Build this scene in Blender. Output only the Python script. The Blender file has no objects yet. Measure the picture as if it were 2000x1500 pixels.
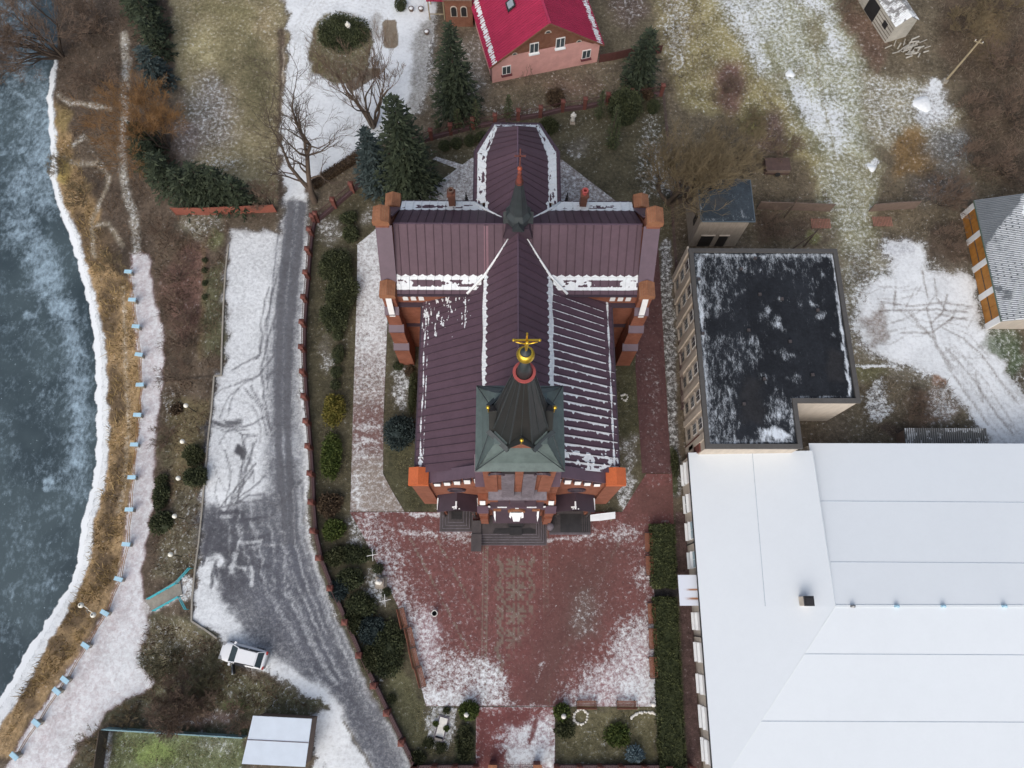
import bpy, math, random
import numpy as np
from mathutils import Vector
C = bpy.context.scene.collection
PI = math.pi
rnd = random.Random(7)
rng = np.random.default_rng(11)

# ------------------------------------------------------------------ survey
# camera: drone 72 m above the church yard, tilted 18 deg off the vertical
F, CAMH = 1387.0, 72.0
n_ = np.array([-12.0, -445.0, -F]); n_ /= np.linalg.norm(n_)
Zc = -n_
Xc = np.array([1.0, 0, 0]) - Zc * Zc[0]; Xc /= np.linalg.norm(Xc)
Yc = np.cross(Zc, Xc)
R = np.array([Xc, Yc, Zc])

def G(px, py, z=0.0):
    """survey point of the photograph -> world x, y at height z"""
    d = R @ np.array([px - 1000.0, 750.0 - py, -F]); t = (CAMH - z) / -d[2]
    return float(d[0] * t), float(d[1] * t)

def P(xyz):
    c = (np.asarray(xyz, float) - np.array([0, 0, CAMH])) @ R
    return 1000 + F * c[..., 0] / -c[..., 2], 750 - F * c[..., 1] / -c[..., 2]

def line(pts, z):
    a = np.array([G(x, y, z) for x, y in pts]); o = np.argsort(a[:, 1]); return a[o]
ZR, ZP = -3.0, -1.8
L_riv = line([(110, -90), (112, 105), (93, 190), (100, 300), (102, 350), (115, 400), (133, 450), (148, 500), (163, 550), (176, 600), (182, 650), (185, 700), (188, 750), (190, 850), (186, 910), (178, 960), (160, 1010), (152, 1080), (150, 1110), (135, 1150), (100, 1200), (65, 1250), (35, 1300), (0, 1360), (-60, 1440), (-110, 1540)], ZR)
L_p1 = line([(238, -90), (238, 80), (240, 200), (233, 280), (243, 370), (256, 430), (254, 500), (253, 560), (260, 600), (272, 690), (274, 750), (268, 860), (262, 930), (252, 1000), (243, 1060), (229, 1130), (205, 1200), (165, 1260), (120, 1330), (72, 1400), (20, 1480), (-30, 1560)], ZP)
L_p2 = line([(254, -90), (254, 80), (254, 200), (248, 280), (257, 370), (270, 430), (290, 500), (298, 540), (305, 600), (316, 660), (318, 740), (308, 830), (302, 910), (295, 990), (284, 1055), (274, 1120), (283, 1180), (287, 1240), (282, 1300), (262, 1350), (205, 1400), (165, 1450), (110, 1530)], ZP)
L_s = line([(330, -90), (332, 100), (345, 250), (360, 300), (400, 400), (430, 455), (440, 530), (434, 733), (419, 735), (402, 930), (390, 1060), (377, 1170), (376, 1212), (425, 1262), (450, 1330), (470, 1400), (480, 1540)], 0)
def height(x, y):
    x = np.asarray(x, float); y = np.asarray(y, float)
    f = lambda L: np.interp(y, L[:, 1], L[:, 0])
    r, a, b, s = f(L_riv), f(L_p1), f(L_p2), f(L_s)
    a = np.maximum(a, r + 1.2); b = np.maximum(b, a + .6); s = np.maximum(s, b + .8)
    k = lambda x0, x1: np.clip((x - x0) / (x1 - x0), 0, 1)
    sm = lambda t: t * t * (3 - 2 * t)
    z = ZR + .25 * k(r, r + 1.1) + (ZP - ZR - .25) * k(r + 1.1, a) + (-ZP) * sm(k(b, s))
    return z
def T(px, py, dz=0.0):
    """survey point -> world point on the terrain"""
    z = 0.0
    for _ in range(6):
        x, y = G(px, py, z); z = float(height(x, y))
    return x, y, z + dz

def lin(c): c = c / 255.0; return c / 12.92 if c <= .04045 else ((c + .055) / 1.055) ** 2.4
def K(r, g, b, m=1.0): return (min(.85, lin(r) * m), min(.85, lin(g) * m), min(.85, lin(b) * m))

# ------------------------------------------------------------------ materials
def new_mat(name):
    m = bpy.data.materials.new(name); m.use_nodes = True
    nt = m.node_tree; b = nt.nodes['Principled BSDF']
    return m, nt, b
def N(nt, t, **kw):
    n = nt.nodes.new(t)
    for k, v in kw.items():
        if k in n.inputs: n.inputs[k].default_value = v
        else: setattr(n, k, v)
    return n
def math_(nt, op, a, b=None, c=None):
    n = nt.nodes.new('ShaderNodeMath'); n.operation = op
    for i, v in enumerate((a, b, c)):
        if v is None: continue
        if hasattr(v, 'links') or hasattr(v, 'is_linked'): nt.links.new(v, n.inputs[i])
        else: n.inputs[i].default_value = v
    return n.outputs[0]
def mixc(nt, fac, a, b, blend='MIX'):
    n = nt.nodes.new('ShaderNodeMix'); n.data_type = 'RGBA'; n.blend_type = blend
    for sock, v in ((n.inputs[0], fac), (n.inputs[6], a), (n.inputs[7], b)):
        if hasattr(v, 'is_linked'): nt.links.new(v, sock)
        elif isinstance(v, (int, float)): sock.default_value = v
        else: sock.default_value = (*v, 1)
    return n.outputs[2]
def noise(nt, vec, scale, detail=4, rough=.6, dist=0.0):
    n = N(nt, 'ShaderNodeTexNoise', Scale=scale, Detail=detail, Roughness=rough, Distortion=dist)
    if vec is not None: nt.links.new(vec, n.inputs['Vector'])
    return n.outputs[0]
def ramp(nt, v, lo, hi):
    n = nt.nodes.new('ShaderNodeMapRange'); n.interpolation_type = 'SMOOTHSTEP'
    nt.links.new(v, n.inputs[0]); n.inputs[1].default_value = lo; n.inputs[2].default_value = hi
    return n.outputs[0]
def scaled(nt, vec, s):
    m = nt.nodes.new('ShaderNodeMapping'); m.inputs['Scale'].default_value = s
    nt.links.new(vec, m.inputs[0]); return m.outputs[0]

SNOW = (.79, .82, .835)
def plain(name, rgb, rough=.75, var=.25, scale=3.0, metal=0.0, bump=0.0, streak=None):
    m, nt, b = new_mat(name)
    tc = N(nt, 'ShaderNodeTexCoord').outputs['Object']
    vec = scaled(nt, tc, streak) if streak else tc
    v = noise(nt, vec, scale, 5, .65)
    v2 = noise(nt, tc, scale * .21, 3, .5)
    f = math_(nt, 'ADD', math_(nt, 'MULTIPLY', v, .65), math_(nt, 'MULTIPLY', v2, .35))
    fr = ramp(nt, f, .3, .7)
    col = mixc(nt, fr, tuple(c * (1 - var) for c in rgb), tuple(min(.86, c * (1 + var)) for c in rgb))
    nt.links.new(col, b.inputs['Base Color'])
    b.inputs['Roughness'].default_value = rough; b.inputs['Metallic'].default_value = metal
    if bump:
        bp = N(nt, 'ShaderNodeBump', Strength=bump, Distance=.05); nt.links.new(v, bp.inputs['Height'])
        nt.links.new(bp.outputs[0], b.inputs['Normal'])
    return m
def brick(name, c1, c2, mortar, rough=.85):
    m, nt, b = new_mat(name)
    tc = N(nt, 'ShaderNodeTexCoord').outputs['Object']
    sp = N(nt, 'ShaderNodeSeparateXYZ'); nt.links.new(tc, sp.inputs[0])
    cb = N(nt, 'ShaderNodeCombineXYZ')
    nt.links.new(math_(nt, 'ADD', sp.outputs[0], sp.outputs[1]), cb.inputs[0]); nt.links.new(sp.outputs[2], cb.inputs[1])
    bt = N(nt, 'ShaderNodeTexBrick', Scale=1.0); nt.links.new(cb.outputs[0], bt.inputs['Vector'])
    bt.inputs['Color1'].default_value = (*c1, 1); bt.inputs['Color2'].default_value = (*c2, 1); bt.inputs['Mortar'].default_value = (*mortar, 1)
    bt.inputs['Brick Width'].default_value = .27; bt.inputs['Row Height'].default_value = .09; bt.inputs['Mortar Size'].default_value = .008
    big = ramp(nt, noise(nt, tc, .9, 5, .7), .35, .7)
    col = mixc(nt, big, bt.outputs[0], tuple(c * .62 for c in c1))
    spots = ramp(nt, noise(nt, tc, 5.0, 3, .6), .62, .74)
    col = mixc(nt, math_(nt, 'MULTIPLY', spots, .5), col, tuple(min(.8, c * 1.5 + .03) for c in c2))
    nt.links.new(col, b.inputs['Base Color']); b.inputs['Roughness'].default_value = rough
    bp = N(nt, 'ShaderNodeBump', Strength=.35, Distance=.03); nt.links.new(bt.outputs[1], bp.inputs['Height']); bp.invert = True
    nt.links.new(bp.outputs[0], b.inputs['Normal'])
    return m
def snowy(name, rough=.9, nscale=2.2, amp=1.5, lo=.4, hi=.6, basevar=.45, bvscale=3.0, bump=.4, streak=None, snowcol=SNOW, fine=9.0, spec=.3, snowvar=.20):
    """material read from the mesh: 'Col' = the surface's own colour, 'Snow' = how much snow lies on it"""
    m, nt, b = new_mat(name)
    tc = N(nt, 'ShaderNodeTexCoord').outputs['Object']
    vec = scaled(nt, tc, streak) if streak else tc
    col = N(nt, 'ShaderNodeAttribute', attribute_name='Col').outputs['Color']
    sn = N(nt, 'ShaderNodeAttribute', attribute_name='Snow').outputs['Fac']
    a = noise(nt, vec, nscale, 6, .68, .3); f2 = noise(nt, vec, fine, 4, .7)
    mixn = math_(nt, 'ADD', math_(nt, 'MULTIPLY', a, .62), math_(nt, 'MULTIPLY', f2, .38))
    t = math_(nt, 'ADD', sn, math_(nt, 'MULTIPLY', math_(nt, 'SUBTRACT', mixn, .5), amp))
    fac = ramp(nt, t, lo, hi)
    bv = noise(nt, tc, bvscale, 6, .72); bv2 = noise(nt, tc, bvscale * .17, 3, .55); bv3 = noise(nt, tc, bvscale * 4.5, 3, .7)
    bm = math_(nt, 'ADD', math_(nt, 'ADD', math_(nt, 'MULTIPLY', bv, .45), math_(nt, 'MULTIPLY', bv2, .25)), math_(nt, 'MULTIPLY', bv3, .3))
    bf = ramp(nt, bm, .34, .66)
    dark = mixc(nt, 1.0, col, (1 - basevar,) * 3, 'MULTIPLY'); light = mixc(nt, 1.0, col, (1 + basevar,) * 3, 'MULTIPLY')
    base = mixc(nt, bf, dark, light)
    sc = mixc(nt, ramp(nt, math_(nt, 'ADD', math_(nt, 'MULTIPLY', a, .5), math_(nt, 'MULTIPLY', bv2, .5)), .34, .62), tuple(c * (1 - snowvar) for c in snowcol), snowcol)
    out = mixc(nt, fac, base, sc)
    nt.links.new(out, b.inputs['Base Color'])
    b.inputs['Roughness'].default_value = rough; b.inputs['Specular IOR Level'].default_value = spec
    if bump:
        h = math_(nt, 'ADD', bv3, math_(nt, 'MULTIPLY', fac, .6))
        bp = N(nt, 'ShaderNodeBump', Strength=bump, Distance=.08); nt.links.new(h, bp.inputs['Height'])
        nt.links.new(bp.outputs[0], b.inputs['Normal'])
    return m
def leafy(name, c1, c2, rough=.7):
    m, nt, b = new_mat(name)
    v = N(nt, 'ShaderNodeAttribute', attribute_name='Var').outputs['Fac']
    tc = N(nt, 'ShaderNodeTexCoord').outputs['Object']
    k = math_(nt, 'ADD', math_(nt, 'MULTIPLY', v, .75), math_(nt, 'MULTIPLY', noise(nt, tc, 1.6, 3), .35))
    col = mixc(nt, ramp(nt, k, .1, .95), c1, c2)
    nt.links.new(col, b.inputs['Base Color']); b.inputs['Roughness'].default_value = rough
    b.inputs['Specular IOR Level'].default_value = .2
    return m

M = {}
M['ground'] = snowy('ground_turf', nscale=2.4, amp=3.3, lo=.36, hi=.9, basevar=.62, bvscale=2.4, bump=.7, fine=8)
M['asphalt'] = snowy('road_surface', nscale=2.6, amp=1.15, lo=.2, hi=1.0, basevar=.28, bvscale=2.0, bump=.25, fine=7)
M['paving'] = snowy('paving', nscale=2.6, amp=2.9, lo=.26, hi=1.05, basevar=.22, bvscale=3.5, bump=.2, fine=7)
M['roofmetal'] = snowy('roof_sheet', rough=.55, nscale=3.5, amp=.5, lo=.44, hi=.56, basevar=.12, bvscale=.8, bump=.1, fine=12, spec=.22)
M['felt'] = snowy('roofing_felt', nscale=.9, amp=2.1, lo=.38, hi=.95, basevar=.3, bvscale=1.2, bump=.1, streak=(2.6, 1.0, 1), fine=6.5, spec=.15, snowcol=(.66, .72, .78))
M['whiteroof'] = snowy('white_snow_roof', nscale=1.2, amp=.2, lo=-1, hi=3, basevar=.025, bvscale=.8, bump=.03, snowvar=.025, snowcol=(.72, .765, .78))
M['brick'] = brick('red_brick', (.29, .092, .047), (.22, .068, .037), (.2, .12, .09))
M['brickdark'] = brick('dark_brick', (.17, .065, .04), (.13, .05, .035), (.12, .08, .06))
M['brickcap'] = brick('orange_brick_cap', (.33, .135, .065), (.28, .11, .055), (.3, .18, .1))
M['fencebrick'] = brick('fence_brick', (.20, .06, .045), (.15, .05, .04), (.15, .09, .07))
M['purple'] = plain('purple_sheet_metal', K(88, 70, 82), .5, .14, 1.2)
M['purpledark'] = plain('dark_purple_sheet_metal', K(66, 53, 62), .5, .14, 1.2)
M['snow'] = plain('fresh_snow', SNOW, .9, .06, 2.0, bump=.2)
M['white'] = plain('white_paint', (.78, .78, .77), .6, .06, 2.0)
M['verdigris'] = plain('verdigris_copper', K(90, 103, 101), .55, .22, 1.6)
M['darkcopper'] = plain('dark_copper', K(37, 38, 37), .5, .25, 1.8, streak=(1, 1, .3))
M['fleche'] = plain('blackened_copper', K(50, 56, 58), .5, .25, 2.0)
M['gold'] = plain('gilding', (.72, .48, .06), .32, .1, 2.0, metal=.85)
M['redring'] = plain('red_lead_paint', K(165, 78, 74), .6, .1, 3)
M['granite'] = plain('polished_dark_granite', K(72, 66, 66), .5, .25, 2.5)
M['granitedark'] = plain('wet_black_granite', K(50, 48, 48), .35, .3, 1.5)
M['slate'] = plain('grey_sill', K(105, 98, 105), .7, .35, 3.5)
M['dark'] = plain('dark_opening', (.02, .02, .022), .5, .2, 2)
M['glass'] = plain('window_glass', (.06, .075, .085), .12, .3, .6)
M['plaster'] = plain('beige_plaster', K(188, 178, 165), .9, .12, 1.3, streak=(2, 2, .5))
M['plastergrey'] = plain('stained_plaster', K(160, 150, 138), .9, .18, 1.2, streak=(3, 3, .6))
M['pink'] = plain('pink_render', K(206, 156, 149), .9, .12, 1.0)
M['housebrick'] = brick('house_brick', (.25, .10, .055), (.2, .08, .05), (.18, .12, .09))
M['iron'] = plain('black_iron', (.025, .024, .024), .5, .2, 4)
M['brownmetal'] = plain('brown_fence_metal', K(86, 58, 56), .6, .2, 3)
M['coping'] = plain('plum_fence_coping', K(92, 70, 72), .7, .2, 2)
M['wood'] = plain('varnished_bench_wood', K(132, 84, 62), .6, .25, 5, streak=(4, 4, 1))
M['oldwood'] = plain('weathered_planks', K(172, 168, 158), .9, .3, 4, streak=(.6, .6, 5))
M['greywood'] = plain('grey_pole_wood', K(150, 138, 112), .9, .2, 3)
M['ochre'] = plain('ochre_wooden_doors', K(166, 112, 48), .7, .2, 2)
M['concrete'] = plain('concrete', K(150, 145, 135), .9, .18, 2.5, bump=.2)
M['brownslab'] = plain('brown_concrete_slab', K(108, 92, 82), .9, .2, 2.5)
M['paleblue'] = plain('pale_blue_paint', K(168, 205, 222), .6, .1, 2)
M['teal'] = plain('turquoise_paint', K(62, 172, 184), .5, .1, 3)
M['globe'] = plain('milky_lamp_globe', (.82, .80, .70), .35, .04, 2)
M['statue'] = plain('white_stone', (.70, .68, .62), .7, .15, 6)
M['carwhite'] = plain('white_car_paint', (.78, .79, .80), .25, .02, 2)
M['carglass'] = plain('tinted_car_glass', (.03, .045, .05), .08, .2, 1)
M['rubber'] = plain('tyre_rubber', (.02, .02, .02), .8, .2, 5)
M['chrome'] = plain('grey_trim', (.3, .3, .3), .35, .1, 5, metal=.6)
M['taillight'] = plain('red_tail_light', (.35, .02, .015), .3, .1, 5)
M['bark'] = plain('bark', K(84, 72, 62), .95, .3, 6, streak=(3, 3, .5), bump=.4)
M['twig'] = plain('twigs_brown', K(116, 98, 84), .95, .25, 2)
M['twigorange'] = plain('twigs_orange', K(136, 102, 64), .95, .25, 2)
M['twigolive'] = plain('twigs_olive', K(124, 110, 84), .95, .25, 2)
M['spruce'] = leafy('spruce_needles', (.017, .024, .016), (.052, .066, .038))
M['bluespruce'] = leafy('blue_spruce_needles', (.018, .028, .028), (.06, .082, .08))
M['paleblueplant'] = leafy('silver_blue_needles', (.08, .12, .13), (.22, .29, .31))
M['yew'] = leafy('dark_yew_leaves', (.029, .037, .019), (.092, .104, .050))
M['green'] = leafy('fresh_green_leaves', (.035, .055, .012), (.105, .13, .035))
M['goldleaf'] = leafy('golden_green_leaves', (.08, .08, .016), (.24, .20, .05))
M['brownleaf'] = leafy('brown_leaves', (.045, .03, .02), (.13, .09, .055))
M['olive'] = leafy('olive_leaves', (.03, .036, .014), (.085, .09, .045))
M['dryg'] = leafy('dry_grass', (.14, .092, .038), (.44, .32, .15))
M['brushm'] = leafy('dead_brush', (.045, .03, .02), (.17, .115, .075))

# ------------------------------------------------------------------ mesh helpers
class MB:
    def __init__(s): s.v = []; s.f = []; s.col = []; s.snow = []
    def add(s, vs, fs):
        o = len(s.v); s.v += [tuple(map(float, p)) for p in vs]; s.f += [tuple(i + o for i in f) for f in fs]; return s
    def poly(s, pts): return s.add(pts, [tuple(range(len(pts)))])
    def box(s, x0, y0, z0, x1, y1, z1):
        return s.add([(x0, y0, z0), (x1, y0, z0), (x1, y1, z0), (x0, y1, z0), (x0, y0, z1), (x1, y0, z1), (x1, y1, z1), (x0, y1, z1)],
                     [(3, 2, 1, 0), (4, 5, 6, 7), (0, 1, 5, 4), (1, 2, 6, 5), (2, 3, 7, 6), (3, 0, 4, 7)])
    def obox(s, c, size, rz=0.0, tilt=0.0):
        hx, hy = size[0] / 2, size[1] / 2; ca, sa = math.cos(rz), math.sin(rz)
        pts = []
        for z in (0, size[2]):
            for x, y in ((-hx, -hy), (hx, -hy), (hx, hy), (-hx, hy)):
                pts.append((c[0] + x * ca - y * sa, c[1] + x * sa + y * ca, c[2] + z + tilt * x))
        return s.add(pts, [(3, 2, 1, 0), (4, 5, 6, 7), (0, 1, 5, 4), (1, 2, 6, 5), (2, 3, 7, 6), (3, 0, 4, 7)])
    def loft(s, rings, cap0=True, cap1=True):
        n = len(rings[0]); vs = [p for r in rings for p in r]; fs = []
        for k in range(len(rings) - 1):
            for i in range(n):
                j = (i + 1) % n; fs.append((k * n + i, k * n + j, (k + 1) * n + j, (k + 1) * n + i))
        if cap0: fs.append(tuple(reversed(range(n))))
        if cap1: fs.append(tuple((len(rings) - 1) * n + i for i in range(n)))
        return s.add(vs, fs)
    def prism(s, poly, z0, z1): return s.loft([[(x, y, z0) for x, y in poly], [(x, y, z1) for x, y in poly]])
    def yprism(s, poly, y0, y1):   # polygon in x,z pulled along y
        return s.loft([[(x, y0, z) for x, z in poly], [(x, y1, z) for x, z in poly]])
    def xprism(s, poly, x0, x1):   # polygon in y,z pulled along x
        return s.loft([[(x0, y, z) for y, z in poly], [(x1, y, z) for y, z in poly]])
    def tube(s, p0, p1, r0, r1=None, n=6):
        return s.path([p0, p1], [r0, r0 if r1 is None else r1], n)
    def path(s, pts, rad, n=6):
        pts = [Vector(p) for p in pts]; rings = []
        for i, p in enumerate(pts):
            d = (pts[min(i + 1, len(pts) - 1)] - pts[max(i - 1, 0)])
            if d.length < 1e-6: d = Vector((0, 0, 1))
            d.normalize(); a = d.cross(Vector((0, 0, 1)) if abs(d.z) < .9 else Vector((1, 0, 0))).normalized(); b = d.cross(a)
            r = rad[i] if isinstance(rad, (list, tuple)) else rad
            rings.append([tuple(p + (a * math.cos(2 * PI * k / n) + b * math.sin(2 * PI * k / n)) * r) for k in range(n)])
        return s.loft(rings)
    def lathe(s, c, prof, n=16, cap0=True, cap1=True, ph=0.0):
        return s.loft([[(c[0] + r * math.cos(2 * PI * k / n + ph), c[1] + r * math.sin(2 * PI * k / n + ph), c[2] + z) for k in range(n)] for r, z in prof], cap0, cap1)
    def ball(s, c, r, n=12, sz=1.0):
        m = max(5, n // 2)
        return s.lathe(c, [(max(1e-3, r * math.sin(PI * i / m)), -r * sz * math.cos(PI * i / m)) for i in range(m + 1)], n)
    def beam(s, p0, p1, w, h):
        p0, p1 = Vector(p0), Vector(p1); d = (p1 - p0).normalized()
        a = d.cross(Vector((0, 0, 1)))
        if a.length < 1e-4: a = Vector((1, 0, 0))
        a.normalize(); b = a.cross(d)
        q = [(-w / 2, -h / 2), (w / 2, -h / 2), (w / 2, h / 2), (-w / 2, h / 2)]
        return s.loft([[tuple(p + a * x + b * y) for x, y in q] for p in (p0, p1)])

def root_loc(o):
    l = Vector((0, 0, 0))
    while o is not None: l += o.location; o = o.parent
    return l
def link_mesh(name, verts, faces, mat, parent=None, smooth=False, loc=None, local=False):
    me = bpy.data.meshes.new(name)
    o = bpy.data.objects.new(name, me); C.objects.link(o)
    off = Vector((0, 0, 0))
    if parent is not None:
        o.parent = parent
        if not local: off = root_loc(parent)
    elif loc is not None:
        o.location = loc
        if not local: off = Vector(loc)
    if off.length: verts = [(x - off.x, y - off.y, z - off.z) for x, y, z in verts]
    me.from_pydata([tuple(v) for v in verts], [], [tuple(f) for f in faces]); me.update()
    me.materials.append(mat if not isinstance(mat, str) else M[mat])
    if smooth: me.polygons.foreach_set('use_smooth', [True] * len(me.polygons))
    return o
def part(name, mb, mat, parent, smooth=False, label=None, local=False):
    o = link_mesh(name, mb.v, mb.f, mat, parent, smooth, local=local)
    import bmesh
    bm = bmesh.new(); bm.from_mesh(o.data); bmesh.ops.recalc_face_normals(bm, faces=bm.faces); bm.to_mesh(o.data); bm.free()
    if label: o['label'] = label
    return o
def thing(name, label, cat, loc=(0, 0, 0), group=None, rz=0.0):
    o = bpy.data.objects.new(name, None); C.objects.link(o); o.location = loc; o.rotation_euler = (0, 0, rz)
    o.empty_display_size = .3
    o['label'] = label; o['category'] = cat
    if group: o['group'] = group
    return o
def tag(o, label, cat, group=None, kind=None):
    o['label'] = label; o['category'] = cat
    if group: o['group'] = group
    if kind: o['kind'] = kind
    return o
def solo(name, mb, mat, label, cat, loc, group=None, smooth=False, local=False):
    o = link_mesh(name, mb.v, mb.f, mat, None, smooth, loc=loc, local=local)
    import bmesh
    bm = bmesh.new(); bm.from_mesh(o.data); bmesh.ops.recalc_face_normals(bm, faces=bm.faces); bm.to_mesh(o.data); bm.free()
    return tag(o, label, cat, group)
def copy_tree(o, parent=None):
    c = o.copy(); C.objects.link(c); c.parent = parent
    for ch in list(o.children): copy_tree(ch, c)
    return c
def set_attr(me, name, data, typ):
    a = me.attributes.new(name, typ, 'POINT')
    if typ == 'FLOAT': a.data.foreach_set('value', np.asarray(data, np.float32).ravel())
    else:
        d = np.asarray(data, np.float32)
        if d.shape[1] == 3: d = np.hstack([d, np.ones((len(d), 1), np.float32)])
        a.data.foreach_set('color', d.ravel())
def np_mesh(name, V, Q, mat, parent=None, loc=None, local=True, smooth=False):
    """fast mesh of quads from numpy arrays"""
    me = bpy.data.meshes.new(name); n = len(V); m = len(Q); k = Q.shape[1]
    V = np.asarray(V, np.float32)
    o = bpy.data.objects.new(name, me); C.objects.link(o)
    if parent is not None:
        o.parent = parent
        if not local: V = V - np.array(root_loc(parent), np.float32)
    elif loc is not None:
        o.location = loc
        if not local: V = V - np.array(loc, np.float32)
    me.vertices.add(n); me.vertices.foreach_set('co', V.ravel().astype(np.float32))
    me.loops.add(m * k); me.loops.foreach_set('vertex_index', Q.ravel().astype(np.int32))
    me.polygons.add(m); me.polygons.foreach_set('loop_start', (np.arange(m) * k).astype(np.int32))
    try: me.polygons.foreach_set('loop_total', np.full(m, k, np.int32))
    except Exception: pass
    if smooth: me.polygons.foreach_set('use_smooth', np.ones(m, bool))
    me.update(calc_edges=True); me.validate()
    me.materials.append(M[mat] if isinstance(mat, str) else mat)
    return o

# ------------------------------------------------------------------ ground cover chart
class Chart:
    """what grows or lies where: own colour and snow cover, looked up at ground points"""
    def __init__(s, X, Y, col, snow):
        s.X, s.Y = X, Y; n = len(X)
        s.col = np.tile(np.array(col, np.float32), (n, 1)); s.snow = np.full(n, snow, np.float32)
        s.zone = np.zeros(n, np.int8)
        s.wx = 5 * np.sin(X * .05 + Y * .021) + 3 * np.sin(Y * .13 + 1.3) + 2.5 * np.sin(X * .21 + Y * .17)
        s.wy = 5 * np.sin(Y * .047 - X * .03) + 3 * np.sin(X * .12 + 2.1) + 2.5 * np.sin(X * .19 - Y * .23)
    def _mix(s, m, d, col, snow, feather, op, zone):
        t = np.clip(.5 - d / (2.0 * feather), 0, 1); t = t * t * (3 - 2 * t); w = (t * op).astype(np.float32)
        if col is not None: s.col[m] += (np.array(col, np.float32) - s.col[m]) * w[:, None]
        if snow is not None: s.snow[m] += (snow - s.snow[m]) * w
        if zone is not None: z = s.zone[m]; z[t > .5] = zone; s.zone[m] = z
    def _sel(s, pts, pad, wob):
        x = s.X + s.wx * wob; y = s.Y + s.wy * wob
        m = np.where((x > pts[:, 0].min() - pad) & (x < pts[:, 0].max() + pad) & (y > pts[:, 1].min() - pad) & (y < pts[:, 1].max() + pad))[0]
        return m, x[m], y[m]
    @staticmethod
    def _segd(x, y, a, b):
        d = b - a; L = max(1e-9, float(d @ d)); t = np.clip(((x - a[0]) * d[0] + (y - a[1]) * d[1]) / L, 0, 1)
        return np.hypot(x - a[0] - t * d[0], y - a[1] - t * d[1])
    def area(s, pts, col=None, snow=None, feather=8, op=1.0, zone=None, wob=1.0):
        pts = np.array(pts, float); m, x, y = s._sel(pts, feather * 2 + 4, wob)
        if not len(m): return
        ins = np.zeros(len(m), bool); d = np.full(len(m), 1e9)
        for i in range(len(pts)):
            a, b = pts[i], pts[(i + 1) % len(pts)]
            d = np.minimum(d, s._segd(x, y, a, b))
            if a[1] != b[1]:
                c = ((a[1] > y) != (b[1] > y)) & (x < (b[0] - a[0]) * (y - a[1]) / (b[1] - a[1]) + a[0]); ins ^= c
        s._mix(m, np.where(ins, -d, d), col, snow, feather, op, zone)
    def stroke(s, pts, w, col=None, snow=None, feather=3, op=1.0, zone=None, wob=.3):
        pts = np.array(pts, float); m, x, y = s._sel(pts, w + feather * 2 + 4, wob)
        if not len(m): return
        d = np.full(len(m), 1e9)
        for i in range(len(pts) - 1): d = np.minimum(d, s._segd(x, y, pts[i], pts[i + 1]))
        s._mix(m, d - w / 2, col, snow, feather, op, zone)
    def oval(s, c, rx, ry, col=None, snow=None, feather=8, op=1.0, zone=None, wob=1.0, rot=0):
        a = np.linspace(0, 2 * PI, 20, endpoint=False); ca, sa = math.cos(rot), math.sin(rot)
        p = np.stack([c[0] + rx * np.cos(a) * ca - ry * np.sin(a) * sa, c[1] + rx * np.cos(a) * sa + ry * np.sin(a) * ca], 1)
        s.area(p, col, snow, feather, op, zone, wob)

Z_RIVER, Z_PROM, Z_ROAD, Z_DRIVE, Z_YARD = 1, 2, 3, 4, 5
RIV = [(110, -90), (112, 105), (100, 190), (104, 300), (106, 350), (120, 400), (140, 450), (155, 500), (170, 550), (182, 600), (190, 650), (195, 700), (198, 750), (200, 850), (196, 910), (186, 960), (170, 1010), (162, 1080), (157, 1110), (142, 1150), (110, 1200), (78, 1250), (50, 1300), (15, 1360), (-40, 1440), (-90, 1540)]
PROM = [(255, 498), (290, 498), (298, 540), (305, 600), (316, 640), (318, 700), (318, 750), (308, 830), (302, 910), (295, 990), (284, 1055), (274, 1120), (285, 1180), (292, 1205), (286, 1250), (262, 1290), (300, 1335), (250, 1365), (210, 1392), (190, 1425), (165, 1445), (110, 1530), (0, 1530), (30, 1465), (72, 1400), (120, 1330), (165, 1260), (205, 1200), (229, 1130), (243, 1060), (252, 1000), (262, 930), (268, 860), (273, 780), (272, 690), (260, 600), (252, 545)]
PARK = [(452, 455), (545, 448), (553, 395), (600, 395), (604, 470), (597, 560), (592, 640), (588, 700), (590, 780), (597, 850), (600, 920), (600, 980), (606, 1050), (620, 1110), (645, 1170), (678, 1240), (706, 1310), (745, 1385), (795, 1470), (830, 1540), (700, 1540), (610, 1480), (612, 1400), (640, 1388), (625, 1368), (560, 1340), (520, 1305), (470, 1300), (430, 1262), (376, 1212), (377, 1170), (390, 1060), (402, 930), (419, 735), (434, 733), (437, 680), (443, 560)]
ROADW = [(552, 395), (600, 395), (596, 480), (590, 560), (584, 640), (580, 700), (582, 780), (588, 850), (588, 920), (588, 980), (596, 1050), (608, 1100), (632, 1165), (662, 1230), (697, 1312), (737, 1385), (787, 1470), (820, 1540), (750, 1540), (690, 1450), (640, 1350), (585, 1318), (530, 1285), (470, 1235), (420, 1170), (395, 1080), (400, 1000), (470, 990), (525, 960), (520, 900), (524, 830), (520, 740), (537, 640), (542, 550), (550, 450)]
DRIVE = [(560, -60), (850, -60), (845, 40), (833, 120), (838, 180), (800, 230), (720, 290), (612, 362), (598, 398), (551, 398), (553, 250), (560, 100)]
REDSOIL = K(112, 82, 70)
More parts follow.
